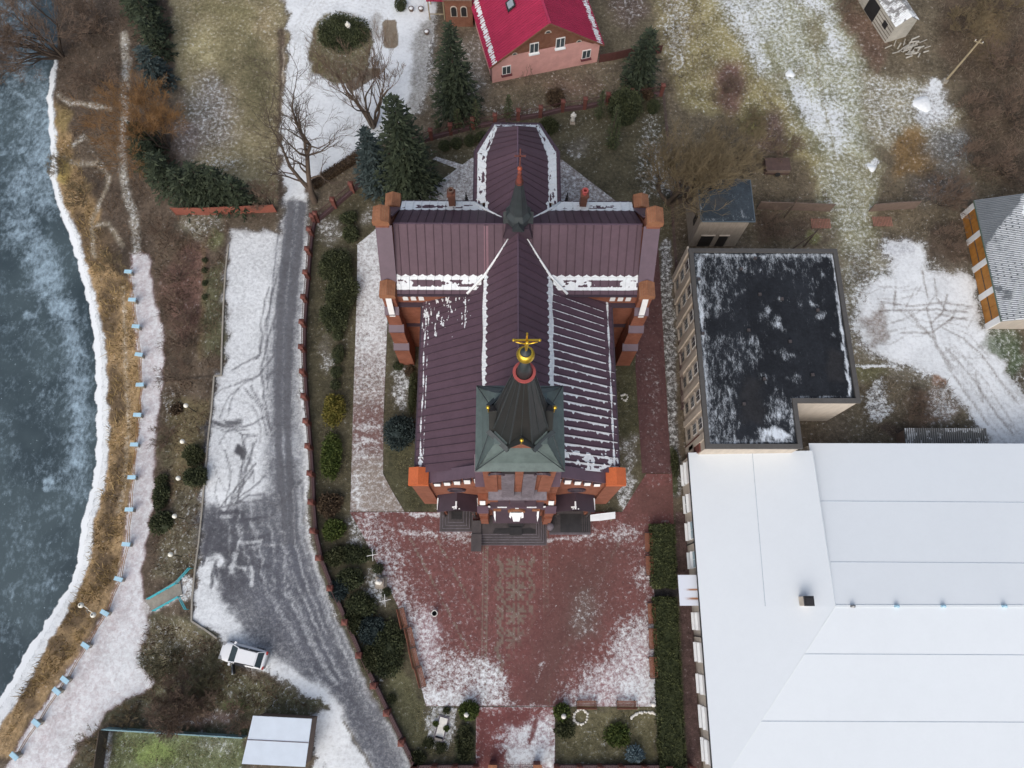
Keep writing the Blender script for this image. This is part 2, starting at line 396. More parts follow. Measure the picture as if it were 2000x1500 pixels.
def paint(c):
    A, S, O = c.area, c.stroke, c.oval
    brown, dkbrown, olive, green, gold = K(96, 82, 66), K(88, 74, 60), K(120, 110, 78), K(80, 76, 54), K(160, 130, 84)
    # west bank -------------------------------------------------------------
    A([(60, -60), (330, -60), (345, 250), (360, 300), (450, 440), (440, 560), (430, 740), (376, 1215), (280, 1250), (200, 1450), (-200, 1540), (-60, 900), (60, 400)], dkbrown, .1, 10)
    A([(105, 200), (150, 300), (190, 420), (220, 520), (265, 560), (278, 700), (276, 850), (260, 950), (235, 1120), (160, 1265), (20, 1480), (-80, 1480), (-60, 900), (60, 400)], gold, .14, 10)
    for p, r in (((235, 930), (20, 60)), ((215, 1010), (18, 50)), ((205, 1110), (22, 40)), ((150, 1210), (30, 22)), ((120, 1260), (25, 25)), ((55, 1360), (22, 35)), ((210, 620), (18, 50)), ((190, 480), (40, 40)), ((150, 450), (20, 30)), ((225, 560), (22, 18)), ((228, 770), (20, 60))):
        O(p, r[0], r[1], K(94, 76, 54), .08, 10, .85)
    O((125, 330), 18, 30, K(150, 130, 62), .05, 10); O((118, 235), 16, 30, K(132, 112, 62), .1, 10); O((205, 300), 60, 40, K(100, 86, 68), .2, 20, .7)
    S([(243, 70), (248, 120), (244, 160), (243, 230), (236, 290), (246, 370), (262, 420), (266, 500)], 15, K(165, 158, 142), .52, 5, .9)
    S([(115, 185), (135, 200), (180, 203), (215, 212)], 9, K(160, 150, 130), .5, 4, .9); S([(125, 305), (150, 320), (190, 318), (212, 345), (200, 385), (178, 430), (185, 500)], 8, K(150, 138, 115), .42, 4, .8)
    S([(145, 285), (165, 268)], 7, K(160, 150, 130), .5, 4); S([(190, 440), (215, 440), (240, 480)], 8, K(150, 138, 115), .4, 4, .8)
    S([(238, 560), (245, 640), (247, 740), (250, 820), (246, 900), (243, 960), (232, 1000)], 7, K(170, 150, 118), .45, 4, .8)
    S([(268, 545), (271, 640), (277, 700), (275, 790), (270, 880), (258, 960), (248, 1060), (232, 1130)], 11, K(128, 108, 46), .05, 3, .75)
    # slope -------------------------------------------------------------------
    A([(300, 430), (440, 440), (440, 560), (430, 740), (405, 930), (376, 1215), (280, 1190), (305, 1000), (322, 740), (312, 620)], K(92, 78, 62), .14, 8)
    A([(370, 470), (400, 470), (398, 620), (360, 680), (330, 640), (310, 560)], REDSOIL, .16, 14)
    A([(400, 540), (440, 500), (436, 700), (400, 700)], K(86, 84, 56), .2, 10); A([(330, 780), (410, 780), (396, 960), (330, 960)], K(104, 92, 60), .16, 14)
    A([(340, 960), (395, 960), (380, 1120), (300, 1130)], K(100, 92, 68), .3, 10); O((335, 790), 14, 30, None, .42, 10); O((320, 880), 14, 40, K(90, 84, 58), .2, 10)
    S([(395, 470), (400, 560), (395, 640), (390, 700)], 6, K(120, 104, 60), .2, 6, .5)
    # lawn ---------------------------------------------------------------------
    A([(328, -60), (556, -60), (557, 120), (553, 300), (546, 405), (500, 395), (440, 340), (352, 310), (345, 250), (370, 200), (335, 100)], K(142, 130, 92), .24, 8)
    O((395, 90), 40, 40, K(164, 152, 104), .3, 20); O((470, 60), 50, 50, K(134, 124, 82), .24, 30, .8); O((440, 20), 60, 16, K(120, 112, 70), .16, 14, .7); O((520, 60), 20, 50, K(146, 130, 90), .3, 16); O((410, 225), 52, 75, K(132, 122, 108), .46, 26); O((365, 275), 30, 40, K(120, 108, 102), .36, 20)
    O((500, 160), 30, 90, K(98, 92, 60), .14, 20, .8); O((440, 120), 20, 50, K(98, 92, 60), .1, 16, .6); O((430, 320), 40, 18, None, .46, 14)
    S([(548, 60), (552, 200), (548, 400)], 16, K(98, 82, 66), .1, 6); S([(553, 90), (551, 280)], 2.5, K(180, 165, 140), .35, 2)
    S([(420, 420), (520, 418)], 40, K(90, 78, 62), .14, 14); O((395, 440), 40, 20, K(112, 106, 86), .4, 14); O((420, 470), 18, 14, K(104, 104, 66), .2, 8)
    # drive in front of the house ------------------------------------------------
    A(DRIVE, K(150, 146, 140), 1.0, 7, zone=Z_DRIVE)
    A([(800, 60), (850, 30), (850, 180), (835, 210), (815, 220), (795, 235)], K(120, 116, 108), .5, 10)
    for k in range(6):
        r = 76 + k * 7; a0 = 2.4 + k * .1; a = np.linspace(a0, a0 + 3.6 - k * .2, 26)
        S(np.stack([678 + r * np.cos(a), 96 + (r + 8) * np.sin(a)], 1), 3.2, None, .72, 2.5, .8)
    for x in (563, 572, 585, 592): S([(x, 330), (x - 2, 250), (x + 3, 160), (x + 2, 90), (x + 26, 30), (x + 60, -20)], 3, None, .7, 2.5, .8)
    for k in range(3): S([(640 + k * 14, 262), (690 + k * 10, 225), (720, 205)], 4, None, .66, 4, .7)
    O((676, 205), 9, 6, K(110, 105, 100), .55, 5)
    O((668, 96), 63, 73, K(112, 104, 74), .25, 6, zone=0); S([(630, 48), (650, 32), (690, 28), (715, 45)], 12, None, .62, 6); O((625, 125), 16, 28, K(108, 98, 60), .2, 10); O((735, 50), 14, 30, None, .5, 9)
    for cx, cy, rx, ry, ro in ((762, 66, 14, 28, 0),):
        A([(cx - rx, cy - ry + 5), (cx - rx + 5, cy - ry), (cx + rx - 4, cy - ry), (cx + rx, cy - ry + 5), (cx + rx + 2, cy + ry - 5), (cx + rx - 3, cy + ry), (cx - rx + 5, cy + ry), (cx - rx + 2, cy + ry - 5)], K(132, 120, 104), .04, 1.5, wob=.15)
    A([(674, 165), (716, 134), (745, 134), (743, 146), (712, 164), (684, 182)], K(116, 106, 92), .05, 2, wob=.2)
    S([(600, 370), (655, 335), (712, 300)], 14, K(86, 72, 60), .1, 6)
    # parking and road ------------------------------------------------------------
    A(PARK, K(116, 118, 124), .76, 10, zone=Z_ROAD)
    O((505, 600), 40, 70, None, .84, 40, .7)
    A(ROADW, K(96, 98, 104), .36, 20, wob=.7)
    A([(383, 1000), (415, 985), (480, 1000), (500, 1050), (520, 1120), (480, 1170), (440, 1180), (392, 1090)], K(82, 83, 89), .24, 28, .95)
    A([(520, 1050), (580, 1060), (640, 1200), (690, 1330), (770, 1500), (735, 1500), (660, 1370), (590, 1300), (520, 1230), (480, 1150)], K(88, 90, 98), .3, 22, .9)
    A([(392, 1095), (420, 1092), (440, 1180), (470, 1225), (440, 1240), (380, 1208), (380, 1150)], None, .86, 12, .9)
    O((440, 960), 30, 40, None, .95, 18); O((430, 1100), 14, 14, None, .9, 8); O((560, 870), 22, 30, K(130, 134, 142), .6, 16, .8)
    for q in ((400, 838), (430, 832), (462, 826)): O(q, 16, 6, K(80, 80, 84), .15, 5, .8, rot=-.2)
    O((466, 890), 8, 12, K(80, 80, 84), .1, 5); O((404, 850), 5, 22, K(80, 80, 84), .05, 4)
    for x0, x1, x2, w in ((566, 552, 545, 13), (588, 574, 563, 13)):
        S([(x0 + 2, 400), (x0 - 3, 480), (x1, 560), (x2, 660), (x2 - 2, 760), (x2, 860), (x2 + 4, 960), (x2 + 12, 1060)], w, K(98, 99, 104), .12, 4, .9, wob=.15)
    for x in (558, 579, 545): S([(x, 420), (x - 12, 560), (x - 22, 640), (x - 24, 760)], 2.5, None, .18, 2, .7, wob=.2)
    trk = K(98, 98, 102)
    for p in ([(540, 540), (520, 640), (508, 690), (455, 724)], [(545, 600), (525, 660), (510, 720), (515, 780), (535, 870)], [(460, 752), (505, 735), (535, 690)], [(480, 760), (505, 790), (522, 850)], [(490, 755), (515, 800), (530, 840)],
              [(410, 820), (440, 834), (480, 832), (515, 815)], [(415, 834), (440, 842), (480, 838)], [(430, 990), (455, 960), (500, 905)], [(438, 1000), (470, 950), (495, 920)], [(440, 880), (450, 920), (440, 985)], [(470, 850), (485, 900), (470, 960), (440, 1000)], [(455, 990), (490, 965), (535, 965)],
              [(500, 860), (470, 935), (462, 990)], [(430, 1020), (470, 970), (520, 930)], [(478, 880), (465, 940), (445, 990)], [(440, 820), (470, 850), (500, 850)], [(520, 740), (540, 720), (545, 690)], [(395, 1000), (460, 985), (520, 975), (560, 1000)], [(540, 1000), (570, 960), (592, 935)], [(500, 700), (510, 690), (512, 620), (525, 560)]):
        S(p, 3.2, trk, .22, 2.2, .75, wob=.25)
    rr = np.random.default_rng(4)
    for k in range(16):
        cx_, cy_, r_, a0_ = rr.uniform(430, 530), rr.uniform(820, 960), rr.uniform(30, 90), rr.uniform(0, 6.28); aa = np.linspace(a0_, a0_ + rr.uniform(.6, 1.3), 12); S(np.stack([np.clip(cx_ + r_ * .7 * np.cos(aa), 412, 540), cy_ + r_ * np.sin(aa)], 1), 2.6, trk, .25, 2.2, .65, wob=.2)
    for k in range(44):
        o_ = rr.uniform(-70, 46); st_ = rr.uniform(0, .5); en = st_ + rr.uniform(.2, .5); base_ = np.array([(560, 960), (566, 1060), (590, 1150), (628, 1240), (672, 1330), (722, 1420), (780, 1520)], float); i0, i1 = int(st_ * 6), max(int(st_ * 6) + 2, min(7, int(en * 6) + 1)); sc_ = np.array([1.0, 1.0, .95, .8, .6, .5, .45])
        S([(x + o_ * q, y - o_ * .25 * q) for (x, y), q in zip(base_[i0:i1], sc_[i0:i1])], rr.uniform(2, 5), None, rr.choice([.12, .22, .62, .75]), 3, .5, wob=.3)
    for k in range(24):
        x = rr.uniform(400, 520); y = rr.uniform(990, 1110); S([(x, y), (x + rr.uniform(-8, 8), y + rr.uniform(10, 50))] if k % 2 else [(x, y), (x + rr.uniform(15, 45), y + rr.uniform(-6, 6))], rr.uniform(3, 8), K(80, 80, 86) if k % 3 else None, .1 if k % 3 else .8, 3, .7, wob=.4)
    for k in range(10): S([(430 + k * 13, 1000 + k * 4), (440 + k * 13, 1060), (445 + k * 13, 1130 + k * 4)], 4, None, .25 + .5 * (k % 2), 4, .5, wob=.8)
    S([(604, 470), (597, 560), (590, 660), (592, 780), (599, 860), (600, 960), (606, 1040), (622, 1110), (660, 1200)], 10, K(128, 126, 122), .85, 5, .9)
    S([(602, 985), (612, 1060), (632, 1120), (668, 1200), (700, 1280), (740, 1360), (790, 1450)], 9, K(118, 110, 92), .42, 5, .8)
    A([(525, 1290), (575, 1318), (640, 1350), (700, 1460), (735, 1540), (610, 1540), (612, 1400), (640, 1388), (560, 1340), (500, 1306)], K(140, 136, 130), .93, 10)
    S([(672, 1412), (700, 1455), (735, 1520)], 4, K(110, 105, 95), .15, 3)
    # bottom left ------------------------------------------------------------------
    A([(285, 1195), (376, 1214), (425, 1246), (436, 1266), (470, 1312), (515, 1338), (560, 1356), (625, 1372), (634, 1388), (600, 1398), (480, 1410), (215, 1410), (190, 1425), (210, 1392), (250, 1365), (300, 1335), (262, 1290), (286, 1250)], K(92, 88, 62), .2, 7, zone=0)
    A([(285, 1200), (380, 1225), (400, 1250), (330, 1300), (285, 1270)], K(112, 104, 76), .32, 10); A([(440, 1310), (560, 1345), (620, 1380), (500, 1395), (430, 1385)], K(104, 100, 68), .3, 10); A([(350, 1390), (470, 1395), (470, 1412), (340, 1412)], K(112, 94, 86), .34, 8); O((458, 1380), 25, 10, K(92, 104, 56), .12, 8)
    S([(310, 1330), (370, 1290), (420, 1250)], 6, K(128, 116, 96), .3, 5, .7)
    A([(120, 1540), (195, 1425), (480, 1412), (480, 1540)], K(82, 78, 58), .18, 8, zone=0)
    A([(225, 1425), (475, 1428), (468, 1540), (200, 1540)], K(104, 112, 70), .24, 6); O((300, 1470), 40, 20, K(118, 136, 62), .1, 14); O((420, 1450), 40, 20, K(116, 120, 92), .34, 16); S([(214, 1430), (205, 1500)], 10, K(150, 142, 140), .6, 4)
    O((300, 1380), 60, 14, K(92, 88, 66), .28, 10)
    # promenade, then the river's edge ------------------------------------------------
    A(PROM, K(160, 134, 136), .74, 5, zone=Z_PROM, wob=.5)
    S([(275, 510), (285, 620), (298, 740), (290, 860), (278, 960), (262, 1060), (250, 1130), (215, 1230), (150, 1340), (80, 1460)], 20, K(160, 136, 138), .62, 14, .8); O((240, 1300), 40, 50, None, .86, 30, .8)
    S([(292, 1185), (330, 1165), (350, 1152)], 30, K(150, 138, 132), .5, 5, wob=.2); O((362, 1148), 18, 26, K(150, 140, 132), .66, 5, wob=.2)
    A(RIV + [(-300, 1540), (-300, -90)], K(62, 72, 80), 0.0, 4, zone=Z_RIVER, wob=.25)
    w = [(x, y) for x, y in RIV]
    wd = {0: 0, 1: 6, 2: 10, 3: 12, 4: 12, 5: 14, 6: 18, 7: 18, 8: 18, 9: 18, 10: 22, 11: 26, 12: 27, 13: 27, 14: 24, 15: 26, 16: 28, 17: 32, 18: 24, 19: 26, 20: 34, 21: 36, 22: 44, 23: 44, 24: 44, 25: 44}
    rv = np.random.default_rng(5)
    lf, inr = [], []
    for i in range(1, len(w) - 1):
        for k in range(7):
            t = k / 7.; x, y = w[i][0] * (1 - t) + w[i + 1][0] * t, w[i][1] * (1 - t) + w[i + 1][1] * t; r = wd[i] * (1 - t) + wd[i + 1] * t
            lf.append((x - 4 - r * .22 + rv.normal(0, 1.3), y + rv.normal(0, 1))); inr.append((x + r * .50 + rv.normal(0, 1.8), y + 2 + rv.normal(0, 1)))
    A(lf + inr[::-1], K(200, 205, 212), 1.0, 4, wob=.25); S([p for p in lf[::3]], 14, None, .5, 10, .5, wob=.8)
    # church yard ---------------------------------------------------------------------
    YARD = [(604, 465), (645, 405), (715, 340), (850, 275), (1010, 228), (1150, 205), (1300, 180), (1312, 430), (1312, 1000), (1345, 1020), (1372, 1540), (830, 1540), (745, 1385), (700, 1300), (645, 1170), (620, 1110), (603, 980), (602, 860), (592, 700), (598, 560)]
    A(YARD, K(84, 78, 56), .13, 5, zone=0, wob=.2)
    for p, rx, ry, sn in (((640, 450), 22, 26, .46), ((640, 690), 8, 42, .62), ((655, 640), 40, 60, .2), ((780, 760), 16, 52, .62), ((720, 420), 16, 16, .42), ((1128, 286), 26, 18, .66), ((1225, 870), 14, 60, .48), ((1222, 960), 20, 40, .6), ((700, 1040), 20, 40, .44), ((735, 1150), 24, 40, .55), ((690, 1030), 14, 30, .5), ((1270, 300), 30, 90, .4), ((1300, 330), 20, 50, .5), ((740, 1350), 14, 60, .3), ((1305, 620), 12, 130, .56), ((1150, 260), 60, 40, .2), ((860, 1420), 26, 40, .72), ((1265, 1405), 26, 10, .3), ((1260, 1450), 30, 40, .26), ((890, 300), 60, 30, .2)):
        O(p, rx, ry, K(104, 98, 84) if sn > .4 else None, sn, 10)
    A([(752, 850), (755, 930), (790, 1000), (850, 1000), (815, 900), (815, 850)], K(78, 76, 50), .06, 8); A([(1200, 690), (1245, 690), (1252, 850), (1200, 850)], K(82, 80, 54), .14, 8)
    S([(1300, 480), (1304, 640), (1312, 800), (1318, 960)], 22, K(96, 92, 88), .5, 5); S([(1312, 880), (1316, 960)], 14, K(72, 76, 46), .2, 5)
    A([(1090, 1384), (1275, 1384), (1282, 1490), (1090, 1490)], K(104, 98, 66), .2, 6); O((1160, 1450), 40, 26, K(110, 104, 70), .26, 14); A([(775, 1300), (830, 1380), (840, 1480), (790, 1440), (740, 1360)], K(96, 94, 62), .16, 8)
    A([(905, 1420), (928, 1420), (926, 1490), (880, 1490)], K(66, 72, 44), .08, 6)
    A([(1318, 1000), (1345, 1000), (1372, 1540), (1345, 1540)], K(92, 70, 66), .1, 3, wob=.1); A([(1262, 1150), (1330, 1146), (1332, 1166), (1264, 1168)], K(66, 60, 58), .03, 4, wob=.2)
    # house garden ----------------------------------------------------------------------
    A([(838, 180), (960, 160), (1170, 125), (1290, 130), (1300, 185), (1150, 208), (1010, 228), (860, 268), (850, 230)], K(108, 96, 76), .2, 8, zone=0); A([(845, 130), (930, 60), (955, 165), (850, 220)], K(120, 112, 98), .34, 10); O((1010, 215), 70, 10, None, .42, 10); O((1120, 170), 60, 20, K(112, 92, 74), .26, 14); A([(1160, 0), (1290, 0), (1290, 120), (1180, 130)], K(98, 88, 66), .12, 12); O((1230, 20), 40, 30, K(100, 84, 72), .34, 16)
    # field north-east --------------------------------------------------------------------
    A([(1270, -60), (2100, -60), (2100, 480), (1680, 520), (1480, 480), (1350, 400), (1300, 200)], K(104, 92, 70), .16, 10, zone=0)
    A([(1285, -40), (1390, -40), (1470, 110), (1560, 230), (1620, 330), (1640, 440), (1560, 300), (1440, 220), (1350, 220), (1300, 120)], K(146, 134, 82), .34, 20); O((1320, 60), 26, 80, K(146, 132, 84), .52, 14); O((1425, 170), 34, 50, K(116, 86, 72), .26, 16); O((1500, 260), 36, 40, K(106, 84, 72), .26, 16); O((1470, 240), 20, 26, K(120, 112, 62), .15, 12)
    A([(1385, -40), (1600, -40), (1660, 40), (1690, 160), (1700, 330), (1660, 420), (1610, 320), (1560, 220), (1480, 120)], K(154, 154, 118), .52, 30)
    A([(1400, -20), (1450, 10), (1500, 110), (1490, 140), (1440, 60)], None, .8, 24); A([(1560, -20), (1600, 0), (1650, 90), (1640, 110), (1600, 50)], None, .9, 22); A([(1545, 150), (1590, 180), (1640, 210), (1650, 290), (1630, 300), (1570, 240), (1530, 180)], None, .84, 24); A([(1440, 0), (1520, -20), (1540, 60), (1480, 60)], None, .66, 22); O((1590, 60), 24, 40, K(130, 124, 92), .3, 18)
    S([(1545, -20), (1590, 60), (1600, 150), (1615, 240), (1640, 330)], 5, K(140, 132, 100), .4, 5, .8); S([(1500, 90), (1560, 230), (1620, 330), (1660, 420)], 10, K(122, 118, 80), .26, 8, .8)
    A([(1590, 320), (1660, 300), (1720, 330), (1690, 470), (1640, 470), (1600, 400)], K(148, 142, 104), .4, 14); O((1700, 325), 9, 8, None, 1., 3); O((1542, 143), 9, 8, None, .9, 4); S([(1520, 150), (1565, 140)], 16, K(104, 90, 70), .3, 8, .5)
    A([(1680, 140), (1830, 160), (1870, 220), (1860, 260), (1800, 300), (1710, 280), (1690, 200)], K(142, 134, 104), .5, 16); O((1820, 205), 34, 44, K(160, 158, 154), .72, 14); O((1802, 203), 18, 16, None, 1.0, 4); O((1830, 168), 14, 12, None, .9, 5); A([(1730, 150), (1800, 160), (1810, 180), (1740, 180)], None, .5, 12)
    A([(1740, 260), (1800, 250), (1830, 300), (1810, 340), (1750, 350)], K(126, 98, 52), .22, 12); O((1860, 290), 46, 40, K(110, 108, 102), .38, 22); O((1840, 370), 60, 36, K(96, 88, 80), .3, 22); A([(1830, -60), (2100, -60), (2100, 380), (1960, 380), (1900, 300), (1880, 160), (1830, 100)], K(90, 74, 56), .08, 20); O((1930, 60), 30, 60, K(112, 92, 58), .08, 24)
    A([(1480, 420), (1640, 420), (1640, 470), (1480, 470)], K(96, 80, 64), .14, 10); O((1590, 460), 16, 14, K(112, 112, 62), .2, 8); O((1690, 460), 30, 20, K(122, 118, 78), .3, 14)
    A([(1640, 20), (1700, 30), (1740, 90), (1720, 140), (1680, 100)], K(108, 84, 66), .22, 14)
    # yard behind the flat roofed building ---------------------------------------------------
    A([(1650, 470), (1900, 420), (2100, 620), (2100, 900), (1660, 900)], K(98, 88, 68), .22, 12, zone=0); A([(1810, 440), (1890, 430), (1890, 530), (1820, 530)], K(86, 72, 58), .14, 10)
    A([(1655, 480), (1720, 470), (1700, 540), (1680, 600), (1650, 600)], K(120, 112, 80), .42, 12)
    S([(1645, 350), (1660, 440), (1688, 520), (1730, 590)], 60, K(142, 140, 106), .48, 40, .9, wob=1.4); A([(1650, 500), (1740, 500), (1800, 520), (1900, 530), (1940, 660), (1800, 740), (1660, 690)], K(132, 126, 108), .5, 40, .8, wob=1.4); S([(1940, 660), (2010, 760)], 60, None, .5, 40, .7)
    A([(1735, 475), (1805, 472), (1812, 530), (1840, 540), (1898, 538), (1920, 640), (1955, 690), (1990, 770), (2060, 840), (2060, 905), (1950, 905), (1935, 865), (1890, 810), (1850, 745), (1790, 715), (1700, 690), (1672, 640), (1690, 560), (1740, 530)], K(132, 126, 120), .96, 17, zone=Z_YARD)
    O((1760, 490), 30, 16, K(130, 130, 138), .7, 10); A([(1680, 620), (1720, 600), (1740, 660), (1700, 680)], K(112, 96, 84), .5, 10)
    O((1950, 670), 30, 30, K(92, 104, 78), .4, 12); O((1985, 700), 16, 40, K(88, 102, 72), .35, 10); O((1700, 730), 40, 16, K(100, 96, 62), .2, 10); S([(1668, 717), (1748, 716)], 6, None, .85, 2)
    O((1800, 800), 40, 40, K(100, 84, 66), .2, 14); O((1840, 790), 28, 38, K(150, 136, 124), .6, 12); O((1836, 740), 18, 12, K(150, 118, 96), .4, 6); O((1715, 785), 24, 40, None, .72, 12); O((1740, 840), 24, 14, K(84, 70, 60), .04, 8)
    tk = K(112, 102, 94)
    trs = [[(1802, 530), (1806, 555), (1814, 582)], [(1800, 558), (1790, 575), (1760, 583), (1715, 584)], [(1825, 545), (1830, 580), (1845, 605)], [(1828, 575), (1810, 600), (1770, 622), (1715, 640), (1675, 640)], [(1850, 575), (1840, 610), (1820, 630)], [(1870, 595), (1855, 630), (1800, 642), (1750, 600), (1748, 560)], [(1715, 608), (1760, 606), (1830, 604), (1890, 610)], [(1780, 606), (1790, 622), (1815, 630), (1890, 620)], [(1825, 612), (1890, 625)], [(1830, 618), (1895, 602)], [(1760, 650), (1820, 650), (1860, 620)], [(1670, 655), (1720, 652), (1770, 640)], [(1745, 605), (1748, 570)], [(1770, 600), (1790, 560)], [(1720, 590), (1780, 598), (1840, 590), (1900, 600)],
           [(1675, 672), (1740, 672), (1770, 655)], [(1840, 640), (1880, 660), (1915, 690), (1950, 740), (1990, 790)], [(1848, 635), (1895, 655), (1930, 695)], [(1850, 680), (1900, 740), (1940, 800), (1980, 850)], [(1865, 675), (1925, 745), (1980, 830)], [(1810, 600), (1830, 680), (1880, 760), (1930, 830)], [(1870, 700), (1860, 680), (1840, 690), (1850, 705), (1870, 700)], [(1905, 730), (1920, 785)], [(1945, 810), (1990, 845)], [(1775, 610), (1820, 660), (1860, 720)], [(1900, 625), (1890, 640), (1850, 628)]]
    for i, t in enumerate(trs): S(t, 3.2, tk, .3 + .25 * (i % 2), 2.4, .8, wob=.1)
    ra = np.random.default_rng(8)
    for k in range(14):
        cx_, cy_, r_, a0_ = ra.uniform(1720, 1860), ra.uniform(560, 680), ra.uniform(40, 110), ra.uniform(0, 6.28); aa = np.linspace(a0_, a0_ + ra.uniform(.5, 1.1), 12); S(np.stack([cx_ + r_ * np.cos(aa), np.clip(cy_ + r_ * .7 * np.sin(aa), 560, 700)], 1), 2.6, tk, .5, 2.4, .6, wob=.2)
    for k in range(12):
        o_ = ra.uniform(-40, 55); S([(1840 + o_, 650 + ra.uniform(0, 40)), (1890 + o_, 730), (1950 + o_ * 1.2, 810), (2020 + o_ * 1.4, 890)], 3, tk, .62, 3, .6, wob=.5)
    # strips by the hall and the paths round the church
    return c

# terrain sheet, split by what covers it
def build_ground():
    st = .17
    xs = np.arange(-67, 71, st); ys = np.arange(-17, 80, st)
    fx = np.concatenate([[-600, -300, -150, -95, -78], xs, [75, 95, 150, 300, 600]]); fy = np.concatenate([[-500, -200, -90, -40, -24], ys, [84, 100, 150, 300, 700]])
    Xg, Yg = np.meshgrid(fx, fy); X, Y = Xg.ravel(), Yg.ravel()
    Zg = height(X, Y)
    jit = rng.normal(0, .012, len(X)); Zj = Zg + jit
    px, py = P(np.stack([X, Y, Zg], 1))
    far = (X < -80) | (X > 80) | (Y < -25) | (Y > 90)
    px = np.clip(px, -250, 2250); py = np.clip(py, -85, 1535)
    ch = paint(Chart(px, py, K(100, 88, 70), .16))
    ch.zone[(X < -60) & (X < np.interp(Y, L_riv[:, 1], L_riv[:, 0]))] = Z_RIVER
    lum = ch.col @ np.array([.3, .59, .11], np.float32); gz = np.isin(ch.zone, (0,)); ch.col[gz] = (lum[:, None] + (ch.col - lum[:, None]) * .8)[gz] * 1.04
    V = np.stack([X, Y, Zj], 1); nx = len(fx); ny = len(fy)
    i = np.arange(nx * (ny - 1)).reshape(ny - 1, nx)[:, :-1].ravel()
    Q = np.stack([i, i + 1, i + nx + 1, i + nx], 1)
    zq = ch.zone[i]
    names = {0: ('ground', 'ground'), Z_PROM: ('promenade', 'asphalt'), Z_ROAD: ('road', 'asphalt'), Z_DRIVE: ('driveway', 'asphalt'), Z_YARD: ('yard', 'asphalt')}
    for z, (nm, mt) in names.items():
        q = Q[zq == z]; u, inv = np.unique(q, return_inverse=True)
        o = np_mesh(nm, V[u], inv.reshape(-1, 4), mt, smooth=True)
        set_attr(o.data, 'Col', ch.col[u], 'FLOAT_COLOR'); set_attr(o.data, 'Snow', ch.snow[u], 'FLOAT'); o['kind'] = 'structure'
    # river ice
    q = Q[zq == Z_RIVER]; u, inv = np.unique(q, return_inverse=True); Vr = V[u].copy(); Vr[:, 2] = Zg[u]
    o = np_mesh('river', Vr, inv.reshape(-1, 4), ice_mat(), smooth=True)
    c2 = Chart(px[u], py[u], (0, 0, 0), 0.0)
    for pts, w, s, f in (([(0, 20), (40, 120), (60, 240), (50, 330), (40, 440)], 70, .72, 50), ([(70, 150), (85, 260), (80, 350)], 26, .62, 24), ([(20, 420), (60, 520), (110, 600)], 20, .5, 26), ([(0, 560), (60, 640), (80, 760)], 60, .22, 60), ([(75, 480), (100, 560), (140, 640), (155, 740), (155, 850), (148, 940)], 44, .85, 22), ([(40, 430), (75, 500), (120, 590)], 40, .7, 24), ([(90, 200), (70, 320), (90, 400)], 50, .72, 30), ([(105, 1000), (140, 960), (170, 980)], 40, .45, 26), ([(40, 1040), (90, 1130), (60, 1200)], 60, .2, 50), ([(20, 800), (30, 950)], 70, .12, 50), ([(0, 160), (30, 260)], 60, .35, 40)):
        c2.stroke(pts, w, None, s, f, .85)
    c2.oval((90, 945), 12, 12, None, .95, 5); c2.stroke([(90, 945), (110, 955)], 12, None, .55, 8)
    for _ in range(5): c2.oval((62 + rng.uniform(-10, 40), 615 + rng.uniform(-10, 10)), 5, 7, None, .8, 4)
    set_attr(o.data, 'Col', np.tile(np.array([[.05, .06, .07]]), (len(u), 1)), 'FLOAT_COLOR')
    set_attr(o.data, 'Frost', c2.snow, 'FLOAT'); set_attr(o.data, 'Snow', ch.snow[u], 'FLOAT'); o['kind'] = 'structure'
    return ch

def ice_mat():
    m, nt, b = new_mat('river_ice')
    tc = N(nt, 'ShaderNodeTexCoord').outputs['Object']
    fr = N(nt, 'ShaderNodeAttribute', attribute_name='Frost').outputs['Fac']; sn = N(nt, 'ShaderNodeAttribute', attribute_name='Snow').outputs['Fac']
    a = noise(nt, tc, .55, 7, .68, .6); a2 = noise(nt, scaled(nt, tc, (1, .6, 1)), 2.6, 6, .75); a3 = noise(nt, tc, .16, 3, .5)
    mix = math_(nt, 'ADD', math_(nt, 'MULTIPLY', a, .5), math_(nt, 'MULTIPLY', a2, .5))
    t = math_(nt, 'ADD', math_(nt, 'MULTIPLY', fr, .62), math_(nt, 'MULTIPLY', math_(nt, 'SUBTRACT', mix, .5), 2.7))
    fac = ramp(nt, t, .0, .95)
    base = mixc(nt, ramp(nt, a3, .35, .65), K(52, 65, 71), K(72, 86, 91))
    col = mixc(nt, fac, base, K(168, 190, 204))
    dots = ramp(nt, noise(nt, tc, 4.2, 2, .6), .70, .78)
    col = mixc(nt, math_(nt, 'MULTIPLY', dots, .55), col, K(190, 210, 220))
    e = ramp(nt, math_(nt, 'ADD', sn, math_(nt, 'MULTIPLY', math_(nt, 'SUBTRACT', a2, .5), .9)), .35, .6)
    col = mixc(nt, e, col, SNOW)
    nt.links.new(col, b.inputs['Base Color'])
    b.inputs['Roughness'].default_value = .45; b.inputs['Specular IOR Level'].default_value = .3
    return m
build_ground()

